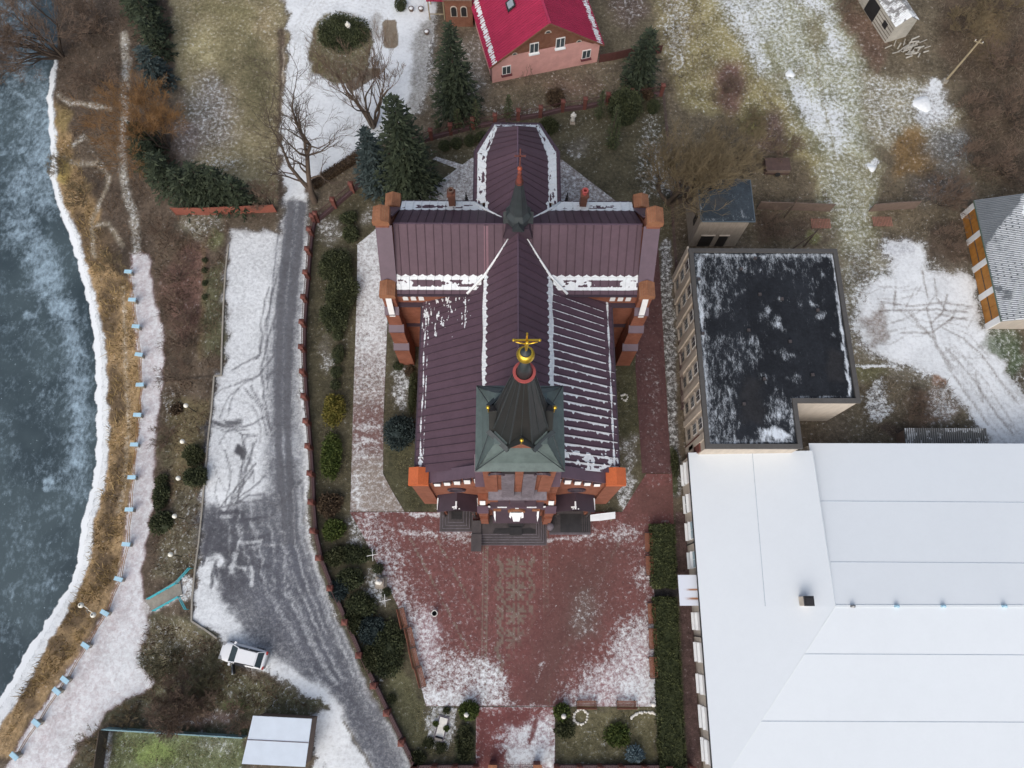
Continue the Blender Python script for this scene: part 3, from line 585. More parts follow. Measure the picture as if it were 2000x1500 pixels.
# ------------------------------------------------------------------ paved sheets
from mathutils.geometry import delaunay_2d_cdt
def sheet(name, pix, z, step, mat, fn, kind='structure', world=None):
    """flat paved area: outline + inner grid, coloured stone by stone"""
    poly = world or [G(x, y, z) for x, y in pix]; n = len(poly); pa = np.array(poly)
    x0, y0 = pa.min(0); x1, y1 = pa.max(0)
    gx, gy = np.meshgrid(np.arange(x0 + .03, x1, step), np.arange(y0 + .03, y1, step)); X, Y = gx.ravel(), gy.ravel()
    ins = np.zeros(len(X), bool); d = np.full(len(X), 9e9)
    for i in range(n):
        a, b = pa[i], pa[(i + 1) % n]; d = np.minimum(d, Chart._segd(X, Y, a, b))
        if a[1] != b[1]: ins ^= ((a[1] > Y) != (b[1] > Y)) & (X < (b[0] - a[0]) * (Y - a[1]) / (b[1] - a[1]) + a[0])
    k = ins & (d > step * .35)
    pts = [Vector(p) for p in poly] + [Vector((a, b)) for a, b in zip(X[k], Y[k])]
    v, e, f, *_ = delaunay_2d_cdt(pts, [(i, (i + 1) % n) for i in range(n)], [], 1, 1e-5)
    vv = [(p.x, p.y, z) for p in v]; f = [t if (v[t[1]] - v[t[0]]).cross(v[t[2]] - v[t[0]]) > 0 else t[::-1] for t in f]
    o = link_mesh(name, vv, f, mat)
    A = np.array(vv); px, py = P(A); c = fn(A[:, 0], A[:, 1], px, py)
    set_attr(o.data, 'Col', c.col, 'FLOAT_COLOR'); set_attr(o.data, 'Snow', c.snow, 'FLOAT')
    if kind: o['kind'] = kind
    return o
CX = .95
def plaza_fn(X, Y, px, py):
    c = Chart(px, py, K(112, 74, 71), .22)
    r2 = np.random.default_rng(3); tile = (np.sin(np.floor(X / .24) * 12.9898 + np.floor(Y / .24) * 78.233) * 43758.5) % 1.0
    c.col *= (.86 + .28 * tile)[:, None].astype(np.float32)
    grey = np.array(K(122, 116, 104), np.float32)
    qx, qy = np.floor(X / .22) * .22 + .11, np.floor(Y / .22) * .22 + .11
    pat = np.zeros(len(X), bool)
    ux, uy = qx - CX, qy
    for cy in (4.2, 2.0, -.2, -2.4, -4.6):
        dx, dy = np.abs(ux), np.abs(uy - cy); r = np.maximum(dx, dy); mn = np.minimum(dx, dy)
        star = ((r < 1.0) & (r > .3) & (mn > .1) & (mn < .34) ) | ((np.abs(dx - dy) < .24) & (r < .85)) | ((dx > 1.2) & (dx < 1.75) & (np.abs(dy - (dx - 1.0)) < .2))
        pat |= star & (np.abs(ux) < 2.1)
    pat |= (np.abs(np.abs(ux) - (1.1 + .8 * np.abs(((uy - 3.6) / 2.75 + .5) % 1 - .5) * 2)) < .13) & (uy < 5.4) & (uy > -5.8)
    for dx in (-3.2, -2.75, 2.75, 3.2): pat |= (np.abs(X - CX - dx) < .06)
    pat |= ((np.abs(np.abs(X - CX) - 2.97) < .12) & (((Y / .4) % 1) < .5))
    for s, k in ((-1, 1.75), (1, 1.75)):
        for off in (0, 4.5): pat |= (np.abs((ux * s - 3.5) * 1.75 - (uy + 5.2 - off)) < .2) & (tile > .25) & (ux * s > 3.3) & (uy > -6 + off * .2) & (uy < 7)
    c.col[pat] += (grey - c.col[pat]) * .6
    A, S, O = c.area, c.stroke, c.oval
    O((1000, 1120), 90, 120, None, .1, 60, .5); O((1130, 1130), 70, 110, K(112, 72, 68), .1, 50, .6)
    A([(700, 990), (740, 990), (780, 1080), (850, 1240), (900, 1300), (1010, 1360), (1010, 1400), (820, 1400), (760, 1180), (690, 1040)], None, .5, 34)
    A([(700, 1030), (740, 1080), (810, 1200), (840, 1290), (960, 1390), (820, 1400), (740, 1130)], None, .62, 24); A([(800, 1270), (960, 1290), (1000, 1330), (1000, 1390), (820, 1390)], None, .62, 30); O((960, 1330), 40, 36, None, .72, 22); O((860, 1365), 50, 16, None, .85, 16); O((830, 1250), 26, 60, K(150, 120, 124), .6, 20, .8)
    A([(1290, 1150), (1240, 1200), (1190, 1280), (1090, 1350), (1090, 1400), (1290, 1400)], None, .56, 36); A([(1290, 1230), (1230, 1250), (1140, 1340), (1100, 1390), (1290, 1390)], K(150, 118, 120), .62, 24, .8); O((1255, 1350), 40, 34, None, .86, 26); O((1230, 1260), 40, 40, None, .64, 24)
    O((1215, 1045), 34, 18, None, .6, 18, rot=-.6); O((1160, 1050), 40, 14, None, .48, 18); O((1165, 1160), 30, 50, None, .42, 24); O((1255, 1130), 20, 20, None, .54, 14); O((1240, 1080), 20, 20, None, .3, 14)
    O((820, 1040), 44, 9, None, .58, 10); O((900, 1050), 30, 8, None, .52, 10); S([(800, 1003), (860, 1004)], 8, None, .8, 5); S([(870, 1043), (925, 1043), (925, 1062)], 7, None, .62, 6); S([(1070, 1053), (1155, 1049)], 6, None, .66, 5); O((720, 1020), 24, 26, None, .5, 14)
    A([(985, 1290), (1090, 1150), (1120, 1150), (1090, 1300), (1060, 1400), (1010, 1400)], K(112, 70, 68), .12, 16, .85)
    A([(1100, 1080), (1215, 1070), (1190, 1200), (1110, 1300), (1070, 1400), (1005, 1400), (1040, 1260)], K(96, 70, 66), .1, 40, .75); O((1140, 1200), 26, 40, K(104, 86, 80), .36, 26); O((1000, 1180), 60, 100, None, .14, 50, .5)
    S([(1046, 1330), (1060, 1290)], 7, None, .45, 5); S([(1085, 1280), (1050, 1390)], 12, None, .08, 5); O((1040, 1390), 26, 10, None, .5, 10)
    A([(1245, 960), (1320, 940), (1320, 1010), (1230, 1010)], K(104, 72, 68), .06, 14)
    return c
z1 = .05
sheet('plaza', [(683, 1000), (1008, 1000), (1215, 1000), (1262, 925), (1313, 925), (1316, 1024), (1266, 1028), (1279, 1170), (1281, 1380), (832, 1379), (795, 1230), (775, 1180), (742, 1112), (705, 1038)], z1, .11, M['paving'], plaza_fn)
def walk_fn(X, Y, px, py):
    c = Chart(px, py, K(128, 112, 106), .5); tile = (np.sin(np.floor(X / .24) * 12.9898 + np.floor(Y / .24) * 78.233) * 43758.5) % 1.0
    c.col *= (.8 + .4 * tile)[:, None].astype(np.float32)
    A, O = c.area, c.oval
    A([(680, 430), (770, 430), (765, 700), (690, 680)], K(150, 142, 142), .82, 50); A([(680, 700), (760, 700), (760, 800), (680, 800)], None, .56, 40); A([(680, 790), (760, 790), (760, 890), (680, 890)], K(116, 90, 86), .34, 24); O((712, 830), 26, 8, None, .64, 8); O((715, 862), 26, 5, None, .72, 5); O((700, 880), 10, 26, None, .6, 8); A([(680, 905), (800, 905), (800, 1010), (680, 1010)], K(138, 126, 116), .42, 20); O((692, 960), 10, 40, None, .66, 8)
    A([(770, 280), (940, 280), (940, 460), (770, 460)], K(140, 134, 132), .6, 10); A([(1090, 280), (1250, 290), (1250, 440), (1090, 440)], K(130, 122, 118), .5, 10)
    return c
sheet('church_walk', [(684, 999), (690, 786), (695, 631), (697, 573), (698, 477), (731, 450), (757, 450), (757, 620), (749, 813), (748, 925), (764, 956), (790, 999)], z1, .16, M['paving'], walk_fn)
sheet('apse_walk', [(731, 449), (860, 353), (922, 308), (1098, 312), (1206, 395), (1250, 440), (1250, 470), (731, 470)], z1 - .012, .25, M['paving'], walk_fn)
sheet('garden_path', [(845, 311), (852, 306), (905, 322), (897, 331)], z1 + .006, .2, M['paving'], walk_fn)
def east_fn(X, Y, px, py):
    c = Chart(px, py, K(92, 66, 66), .1); tile = (np.sin(np.floor(X / .24) * 12.9898 + np.floor(Y / .24) * 78.233) * 43758.5) % 1.0
    c.col *= (.85 + .3 * tile)[:, None].astype(np.float32); c.area([(1260, 700), (1285, 700), (1290, 900), (1265, 900)], None, .26, 12)
    return c
sheet('side_walk', [(1252, 465), (1285, 465), (1298, 700), (1308, 876), (1313, 924), (1262, 924), (1254, 924), (1248, 830), (1241, 716)], z1, .16, M['paving'], east_fn)
def entry_fn(X, Y, px, py):
    c = Chart(px, py, K(124, 74, 72), .5); A, O = c.area, c.oval
    tile = (np.sin(np.floor(X / .24) * 12.9898 + np.floor(Y / .24) * 78.233) * 43758.5) % 1.0; c.col *= (.85 + .3 * tile)[:, None].astype(np.float32)
    A([(935, 1385), (1050, 1380), (1040, 1410), (960, 1430), (980, 1500), (930, 1500)], K(108, 66, 64), .16, 16); A([(985, 1420), (1084, 1400), (1084, 1500), (1000, 1500)], K(150, 124, 128), .72, 14); O((1025, 1430), 20, 12, None, .85, 10); A([(985, 1465), (1080, 1460), (1080, 1490), (985, 1490)], K(160, 150, 152), .85, 8); c.stroke([(1055, 1380), (1035, 1450)], 9, K(112, 70, 68), .25, 5)
    return c
sheet('entry_walk', [(930, 1381), (1084, 1381), (1084, 1540), (929, 1540)], z1 + .002, .14, M['paving'], entry_fn)

# ------------------------------------------------------------------ the church
def roof_panel(name, p00, p10, p11, p01, snowfn, parent, step=.075, col=K(88, 69, 79), seam=.75, uoff=0.0, mat='roofmetal', seamcol=None, ribs=True, smooth=False):
    """p00->p10 along the ridge, p01->p11 along the eave; standing seams run down the slope"""
    a, b, c, d = map(np.array, (p00, p10, p11, p01)); a, b, c, d = [q.astype(float) for q in (a, b, c, d)]
    LU = max(np.linalg.norm(b - a), np.linalg.norm(c - d)); LV = max(np.linalg.norm(d - a), np.linalg.norm(c - b))
    nu, nv = max(2, int(LU / step)), max(2, int(LV / step))
    u, v = np.meshgrid(np.linspace(0, 1, nu + 1), np.linspace(0, 1, nv + 1)); u = u.ravel(); v = v.ravel()
    V = (a[None] * ((1 - u) * (1 - v))[:, None] + b[None] * (u * (1 - v))[:, None] + c[None] * (u * v)[:, None] + d[None] * ((1 - u) * v)[:, None])
    i = np.arange((nu + 1) * nv).reshape(nv, nu + 1)[:, :-1].ravel(); Q = np.stack([i, i + 1, i + nu + 2, i + nu + 1], 1)
    nrm = np.cross(b - a, d - a); nrm /= np.linalg.norm(nrm)
    if nrm[2] < 0: Q = Q[:, ::-1]; nrm = -nrm
    um, vm = u * LU + uoff, v * LV
    sh = (np.sin(np.floor(um / seam) * 91.7 + 3.1) * 437.5) % 1.0
    cc = np.array(col)[None] * (.94 + .12 * sh)[:, None]
    if snowfn is None: sn = np.zeros(len(V))
    else: sn = np.clip(.5 + snowfn(um, vm, LV) * 2.6, 0, 1)
    VV, QQ, CC, SN = [V], [Q], [cc], [sn]; base = len(V)
    if ribs:
        k0 = math.ceil(uoff / seam + .01); k = k0
        while k * seam < uoff + LU - .02:
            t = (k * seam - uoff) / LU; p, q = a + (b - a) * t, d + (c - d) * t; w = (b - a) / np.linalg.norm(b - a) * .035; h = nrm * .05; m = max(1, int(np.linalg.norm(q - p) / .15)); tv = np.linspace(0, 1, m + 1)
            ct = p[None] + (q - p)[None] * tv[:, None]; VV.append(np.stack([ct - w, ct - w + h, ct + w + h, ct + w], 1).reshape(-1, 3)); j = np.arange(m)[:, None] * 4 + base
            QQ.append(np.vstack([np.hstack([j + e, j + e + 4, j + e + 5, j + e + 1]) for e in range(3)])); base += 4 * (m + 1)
            CC.append(np.tile(np.array(seamcol or tuple(x * .74 for x in col)), (4 * (m + 1), 1)))  # darker ribs: sealant and the shade along the seams, both put into the colour
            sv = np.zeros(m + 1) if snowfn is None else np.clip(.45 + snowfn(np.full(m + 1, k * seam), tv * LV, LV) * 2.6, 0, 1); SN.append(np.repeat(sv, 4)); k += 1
    o = np_mesh(name, np.vstack(VV), np.vstack(QQ), mat, parent, local=False)
    set_attr(o.data, 'Col', np.vstack(CC), 'FLOAT_COLOR'); set_attr(o.data, 'Snow', np.concatenate(SN), 'FLOAT')
    return o
church = thing('church', 'red brick church with plum sheet metal roofs, a dark spire and a cross shaped plan', 'church', (CX, 22, 0))
def xr(r): return CX + r
ZRG, ZBR, ZA0, ZA1 = 18.0, 14.7, 14.5, 11.6      # ridge, break, aisle top, aisle eave
WB, WE = 2.95, 8.75
YF, YT0, YT1, YTC = 10.5, 27.3, 36.3, 31.8        # facade, transept south / north faces, centre
scal = lambda u, s=.75: np.abs(np.cos(PI * (u / s)))
def nz(u, v, k=1.0, s=0):
    """patchy value noise, about -1 .. 1"""
    u, v = np.broadcast_arrays(np.asarray(u, float), np.asarray(v, float)); t = np.zeros(u.shape); a = 1.0
    for o in range(3):
        f = k * (1.3 if o == 0 else 3.1 if o == 1 else 7.3); x, y = u * f + s * 7.3, v * f + s * 3.1; i, j = np.floor(x), np.floor(y); fx, fy = x - i, y - j; fx, fy = fx * fx * (3 - 2 * fx), fy * fy * (3 - 2 * fy)
        h = lambda p, q: (np.sin(p * 127.1 + q * 311.7 + o * 17.0) * 43758.5453) % 1.0
        t += a * (((h(i, j) * (1 - fx) + h(i + 1, j) * fx) * (1 - fy) + (h(i, j + 1) * (1 - fx) + h(i + 1, j + 1) * fx) * fy) * 2 - 1); a *= .6
    return t
# walls
mb = MB(); mb.yprism([(xr(-8.25), 0), (xr(8.25), 0), (xr(8.25), 11.35), (xr(2.9), 14.1), (xr(-2.9), 14.1), (xr(-8.25), 11.35)], YF + .4, YT0 + .1); part('nave_wall', mb, 'brick', church)
mb = MB(); mb.xprism([(YT0, 0), (YT1, 0), (YT1, 13.5), (YTC + 3.3, 14.35), (YTC, 17.6), (YTC - 3.3, 14.35), (YT0, 13.5)], xr(-11.1), xr(11.1)); part('transept_wall', mb, 'brick', church)
AP = [(-4.0, 36.2), (-4.0, 42.1), (-2.2, 45.3), (2.2, 45.3), (4.0, 42.1), (4.0, 36.2)]
mb = MB(); mb.prism([(xr(x * .93), 36.35 + (y - 36.2) * .97) for x, y in AP][::-1], 0, 13.75); part('choir_wall', mb, 'brick', church)
# main roof
def sn_main(side):
    def f(u, v, L):
        d = L - v; s = .30 + .26 * (1 - scal(u + .2)) + .05 * np.sin(u * 1.7 + side); return s - d
    return f
rl = MB(); rl.beam((CX, 11.4, ZRG + .01), (CX, YTC - .1, ZRG + .01), .12, .06); rl.beam((CX, YTC + .1, ZRG + .01), (CX, 41.8, ZRG + .01), .12, .06)
for sx in (-1, 1):
    nm = 'nave_roof'
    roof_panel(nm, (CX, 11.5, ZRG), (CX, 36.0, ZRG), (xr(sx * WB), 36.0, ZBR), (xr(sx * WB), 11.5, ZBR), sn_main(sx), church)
    def f_w(u, v, L):
        r = .10 + .04 * np.sin(u * 1.3) - v                                         # under the break
        e = .05 + .035 * np.sin(u * 2.9) - np.abs(L - .42 - v + .05 * np.sin(u * .9))     # along the snow guard
        e2 = .02 + .05 * nz(u, v) - np.abs(L - .75 - v); sp = .30 * nz(u * .7, v * 2.0, 2.2, 2) - .27 - np.clip((24.4 - u) * .14, -.12, .6) - np.clip((3.2 - v) * .09, 0, .3)
        sp2 = .02 - np.abs(L - .5 - v) * .6 + .22 * nz(u, v, 1.6) - np.clip((u - 13.2) * .3, -.3, 1)
        st = .05 - np.abs(v - 1.9 - .03 * np.sin(u * 5)) - np.clip((24.2 - u) * .25, 0, 1)
        return np.maximum.reduce([r, e, e2, sp, sp2 - .1, st])
    def f_e(u, v, L):
        r = .20 + .06 * np.sin(u * 1.9) - v
        e = .08 + .05 * np.sin(u * 2.1) - np.abs(L - .45 - v)
        ph = (u / .75) % 1.0; ln = .10 + .15 * np.clip((26.5 - u) / 9, 0, 1) * (.7 + .3 * np.sin(v * 2.2 + np.floor(u / .75) * 2.1))
        lines = np.where(u < 27.0, ln - (1 - ph) * .75, -1) - .05 * np.clip(nz(u * .6, v * 1.5, 1, 4), 0, 1) - np.where(v > L - .9, .12, 0)
        sp = .24 * nz(u, v, 1.6, 1) - .10 - np.clip((u - 12.8) * .30, -.03, 2)
        drip = (.5 + .5 * np.sin(v * 11 + np.floor(u / .75) * 4.1)) * (.5 + .5 * np.sin(v * 4.7 + np.floor(u / .75) * 2.3)); sp2 = (.03 + .34 * drip * np.clip((26 - u) / 8, 0, 1)) - (1 - ph) * .75 - np.where(v > L - .9, .12, 0) - np.where(u > 26, 1, 0)
        return np.maximum.reduce([r, e, lines, sp, sp2])
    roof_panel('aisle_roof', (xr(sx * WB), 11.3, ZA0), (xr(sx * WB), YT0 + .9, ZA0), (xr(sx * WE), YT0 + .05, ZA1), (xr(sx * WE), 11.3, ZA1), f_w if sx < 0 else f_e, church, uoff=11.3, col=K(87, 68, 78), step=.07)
    mb = MB(); mb.box(xr(sx * WE) - .14, 11.4, ZA1 - .22, xr(sx * WE) + .14, YT0, ZA1 - .06); part('gutter', mb, 'purpledark', church)
    for y in (12.0, 18.0): 
        mb = MB(); mb.tube((xr(sx * WE), y, ZA1 - .1), (xr(sx * 8.45), y, ZA1 - 1), .07); mb.tube((xr(sx * 8.45), y, ZA1 - 1), (xr(sx * 8.45), y, .2), .07); part('downpipe', mb, 'purpledark', church)
# transept roof
WT, WT2, ZT2 = 3.4, 4.75, 13.95
for sx in (-1, 1):
    x0, x1 = xr(sx * .1), xr(sx * 10.75)
    for sy in (-1, 1):
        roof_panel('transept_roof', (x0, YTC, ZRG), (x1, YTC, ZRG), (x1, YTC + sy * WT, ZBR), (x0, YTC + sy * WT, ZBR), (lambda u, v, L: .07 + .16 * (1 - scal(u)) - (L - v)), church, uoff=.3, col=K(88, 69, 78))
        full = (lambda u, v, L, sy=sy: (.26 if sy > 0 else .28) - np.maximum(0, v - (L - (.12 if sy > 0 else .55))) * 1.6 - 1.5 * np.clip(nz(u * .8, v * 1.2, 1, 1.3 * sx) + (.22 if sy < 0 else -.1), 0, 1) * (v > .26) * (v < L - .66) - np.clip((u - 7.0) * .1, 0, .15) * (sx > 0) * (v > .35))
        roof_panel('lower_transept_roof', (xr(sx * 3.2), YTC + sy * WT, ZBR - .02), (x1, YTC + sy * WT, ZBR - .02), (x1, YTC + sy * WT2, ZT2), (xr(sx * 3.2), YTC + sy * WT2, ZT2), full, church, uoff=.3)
        mb = MB(); mb.box(min(xr(sx * 4), x1), YTC + sy * WT2 - .15, ZT2 - .26, max(xr(sx * 4), x1), YTC + sy * WT2 + .15, ZT2 - .08); part('gutter', mb, 'purpledark', church)
    rl.beam((xr(sx * .1), YTC, ZRG + .01), (x1, YTC, ZRG + .01), .12, .06)
part('ridge_cap', rl, 'purple', church)
# one patched sheet on the west arm
mb = MB(); mb.poly([(xr(-2.95), YTC - .15, ZRG - .12 + .04), (xr(-2.55), YTC - .15, ZRG - .12 + .04), (xr(-2.55), YTC - WT, ZBR + .045), (xr(-2.95), YTC - WT, ZBR + .045)]); part('patch_sheet', mb, plain('rosy_sheet', K(108, 74, 86), .5, .1), church, label='rosier replacement roof sheet')
# choir roof
def sn_choir(k):
    return lambda u, v, L: (.50 + .22 * (1 - scal(u + k * .3)) - (L - v)) - .5 * np.clip(nz(u * 2, v * 4, 1, k) - .45, 0, 1) - .3 * ((L - v) < .08)
bk = [(-2.95, 36.0), (-2.95, 40.9), (-1.9, 44.2), (1.9, 44.2), (2.95, 40.9), (2.95, 36.0)]
zb, ze = 14.7, 13.9
rg = [(0, 36.0), (0, 39.6), (0, 41.8), (0, 41.8), (0, 39.6), (0, 36.0)]
for i in range(5):
    (ax, ay), (bx, by) = bk[i], bk[i + 1]; (rx, ry), (qx, qy) = rg[i], rg[i + 1]; (ex, ey), (fx, fy) = AP[i], AP[i + 1]
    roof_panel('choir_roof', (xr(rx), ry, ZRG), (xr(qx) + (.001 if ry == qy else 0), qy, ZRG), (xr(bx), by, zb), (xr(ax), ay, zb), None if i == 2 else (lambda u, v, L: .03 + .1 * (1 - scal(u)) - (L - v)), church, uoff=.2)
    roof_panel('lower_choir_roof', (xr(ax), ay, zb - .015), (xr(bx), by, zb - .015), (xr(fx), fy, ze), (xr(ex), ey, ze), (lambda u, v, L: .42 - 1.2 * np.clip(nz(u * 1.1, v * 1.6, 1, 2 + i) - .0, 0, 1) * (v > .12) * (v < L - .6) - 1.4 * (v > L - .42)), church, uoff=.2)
mb = MB()
for i in range(5): mb.beam((xr(AP[i][0] * 1.01), AP[i][1], ze - .1), (xr(AP[i + 1][0] * 1.01), AP[i + 1][1], ze - .1), .22, .16)
part('gutter', mb, 'purpledark', church)
# snow lying in the valleys
for sx in (-1, 1):
    mb = MB(); mb.path([(xr(sx * .75), YTC - .85, 17.24), (xr(sx * 1.9), YTC - 2.2, 15.92), (xr(sx * 2.95), YTC - 3.35, 14.82), (xr(sx * 4.5), YTC - 4.75, 14.05)], [.05, .10, .13, .12], 6); part('valley_snow', mb, 'snow', church, True); mb = MB()
    mb.path([(xr(sx * 1.4), YTC + 1.55, 16.45), (xr(sx * 2.95), YTC + 3.4, 14.8), (xr(sx * 4.0), YTC + 4.6, 14.05)], [.08, .13, .12], 6); part('valley_snow', mb, 'snow', church, True)
# transept gables: sloping copings and pillars
def pillar(x, y, z0, z1, w, d, rz=0, mat='brick', capm='brickcap', niche=None):
    mb = MB(); mb.obox((x, y, z0), (w, d, z1 - z0 - .9), rz); o = part('pillar', mb, mat, church)
    ca, sa = math.cos(rz), math.sin(rz); W, D = w / 2 + .13, d / 2 + .13
    loc = lambda a, b, z: (x + a * ca - b * sa, y + a * sa + b * ca, z)
    mb = MB(); mb.loft([[loc(-W, -D, z1 - .9), loc(W, -D, z1 - .9), loc(W, D, z1 - .9), loc(-W, D, z1 - .9)], [loc(-W, -D, z1 - .35), loc(W, -D, z1 - .35), loc(W, D, z1 - .35), loc(-W, D, z1 - .35)]])
    mb.loft([[loc(-W, -D, z1 - .35), loc(W, -D, z1 - .35), loc(0, -D, z1)], [loc(-W, D, z1 - .35), loc(W, D, z1 - .35), loc(0, D, z1)]])
    part('pillar_cap', mb, capm, o)
    return o
for sx in (-1, 1):
    xo = xr(sx * 11.55)
    mb = MB()
    for y0, z0, y1, z1 in ((YT0 + .5, 14.0, YTC - .5, 18.3), (YT1 - .5, 14.0, YTC + .5, 18.3)):
        a, b = sorted((xr(sx * 10.75), xr(sx * 12.15)))
        mb.loft([[(a, y0, z0), (b, y0, z0), (b, y0, z0 + .22), (a, y0, z0 + .22)], [(a, y1, z1), (b, y1, z1), (b, y1, z1 + .22), (a, y1, z1 + .22)]])
    part('gable_coping', mb, 'purple', church)
    mb = MB(); mb.xprism([(YT0, 0), (YT1, 0), (YT1, 13.2), (YTC, 18.2), (YT0, 13.2)], min(xr(sx * 11.0), xr(sx * 11.9)), max(xr(sx * 11.0), xr(sx * 11.9))); part('gable_wall', mb, 'brick', church)
    pillar(xo, YTC, 17.2, 19.8, 1.15, 1.25)
    pillar(xo, YT1 + .1, 0, 14.7, 1.15, 1.15)
    p = pillar(xo, YT0 + .05, 0, 14.8, 1.15, 1.2)
    mb = MB(); mb.loft([[(xo - .26, YT0 - .58, 13.2), (xo + .26, YT0 - .58, 13.2), (xo + .26, YT0 - .56, 13.75), (xo - .26, YT0 - .56, 13.75)], [(xo - .26, YT0 - 1.15, 10.9), (xo + .26, YT0 - 1.15, 10.9), (xo + .26, YT0 - 1.12, 11.4), (xo - .26, YT0 - 1.12, 11.4)]]); part('niche', mb, 'white', p)
    # stepped corner buttress
    mb = MB(); xi = xr(sx * 11.55)
    for d0, zt, w in ((1.1, 11.2, 1.25), (1.6, 8.2, 1.4), (2.1, 4.6, 1.5)):
        mb.box(xi - w / 2, YT0 - d0, 0 if d0 > 2 else zt - 4, xi + w / 2, YT0 - .2, zt)
    b = part('buttress', mb, 'brick', church)
    for d0, d1, zt, w in ((1.15, .55, 11.2, 1.33), (1.66, 1.05, 8.2, 1.48), (2.16, 1.55, 4.6, 1.58)):
        mb = MB(); mb.loft([[(xi - w / 2, YT0 - d0, zt - .02), (xi + w / 2, YT0 - d0, zt - .02), (xi + w / 2, YT0 - d0, zt + .1), (xi - w / 2, YT0 - d0, zt + .1)], [(xi - w / 2, YT0 - d1, zt + .5), (xi + w / 2, YT0 - d1, zt + .5), (xi + w / 2, YT0 - d1, zt + .62), (xi - w / 2, YT0 - d1, zt + .62)]]); part('buttress_ledge', mb, 'purple', b)
    mb = MB(); mb.box(min(xr(sx * 8.6), xr(sx * 12.1)), YT0 - .42, 11.4, max(xr(sx * 8.6), xr(sx * 12.1)), YT0 - .002, 11.62); mb.box(min(xr(sx * 8.9), xr(sx * 11)), YT0 - .3, 6.4, max(xr(sx * 8.9), xr(sx * 11)), YT0 - .002, 6.6); part('string_course', mb, 'purpledark', church)
    for k in range(3):
        x = xr(sx * (8.75 + k * .72)); mb = MB(); q = [(x - .24, 12.15)] + [(x + .24, 12.15)] + [(x + .24 * math.cos(t), 12.75 + .24 * math.sin(t)) for t in np.linspace(0, PI, 7)]
        mb.yprism(q, YT0 - .06, YT0 - .003); part('niche', mb, 'white', church)
    mb = MB(); mb.box(xr(sx * 11.96) - .04, YTC - 1.1, 3.5, xr(sx * 11.96) + .04, YTC + 1.1, 11); part('window', mb, 'glass', church)
    for y in (14.0, 17.5, 21.0, 24.5):
        xx = xr(sx * 8.28); mb = MB(); q = [(y - .7, 3), (y + .7, 3)] + [(y + .7 * math.cos(t), 7.6 + .7 * math.sin(t)) for t in np.linspace(0, PI, 9)]
        mb.xprism(q, xx - .03, xx + .03); part('window', mb, 'glass', church)
# chimneys on the north eaves, low sacristies, turrets
for sx, mt in ((-1, 'brickdark'), (1, 'redring')):
    x = xr(sx * 6.0 if sx < 0 else 6.1); mb = MB(); mb.box(x - .3, YT1 - .55, 13.8, x + .3, YT1 + .05, 15.9); mb.box(x - .38, YT1 - .63, 15.9, x + .38, YT1 + .13, 16.15); ch = part('chimney', mb, 'brickdark', church)
    mb = MB(); mb.lathe((x, YT1 - .25, 16.15), [(.24, 0), (.24, .4), (.3, .42), (.3, .5), (.17, .5), (.17, .1)], 12); part('chimney_pot', mb, mt, ch)
    pts = [(4.0, 36.4), (9.2, 36.4), (8.0, 39.0), (4.0, 39.2)]
    pl = [(xr(sx * a), b) for a, b in pts]; mb = MB(); mb.prism(pl, 0, 5.6); s = part('sacristy_wall', mb, 'brick', church)
    mb = MB(); cx_, cy_ = xr(sx * 5.8), 37.3; mb.loft([[(a + (a - cx_) * .08, b + (b - cy_) * .08, 5.6) for a, b in pl], [(cx_ + (a - cx_) * .25, cy_ + (b - cy_) * .25, 6.9) for a, b in pl]]); part('sacristy_roof', mb, 'purpledark', s)
    mb = MB()
    for (a, b), (c, d) in zip(pl[1:], pl[2:]): mb.beam((a + (a - cx_) * .09, b + (b - cy_) * .09, 5.7), (c + (c - cx_) * .09, d + (d - cy_) * .09, 5.7), .12, .1)
    part('roof_edge', mb, 'snow', s)
    mb = MB(); tx, ty = xr(sx * 4.9), 38.4; mb.lathe((tx, ty, 5), [(.95, 0), (.95, 3.4)], 8); mb.lathe((tx, ty, 8.4), [(1.1, 0), (.55, 1.2), (.12, 2.6), (.1, 2.7)], 8); t = part('turret', mb, 'purpledark', church)
    mb = MB(); mb.tube((tx, ty, 11), (tx, ty, 12.6), .05); [mb.lathe((tx, ty, 11.2 + .38 * k), [(.05, 0), (.2 - k * .04, .05), (.05, .16)], 8) for k in range(3)]; part('finial', mb, 'iron', t)
mb = MB(); mb.lathe((xr(-8.9), 38.6, 0), [(1.1, 0), (1.1, 5.2)], 8); mb.lathe((xr(-8.9), 38.6, 5.2), [(1.3, 0), (.2, 2.0), (.15, 2.2)], 8); part('stair_turret', mb, 'purpledark', church)
mb = MB(); mb.path([(xr(-8.9) + 1.3 * math.cos(t), 38.6 + 1.3 * math.sin(t), 5.25) for t in np.linspace(0, PI * 2, 9)], .06, 4); part('roof_edge', mb, 'snow', church)

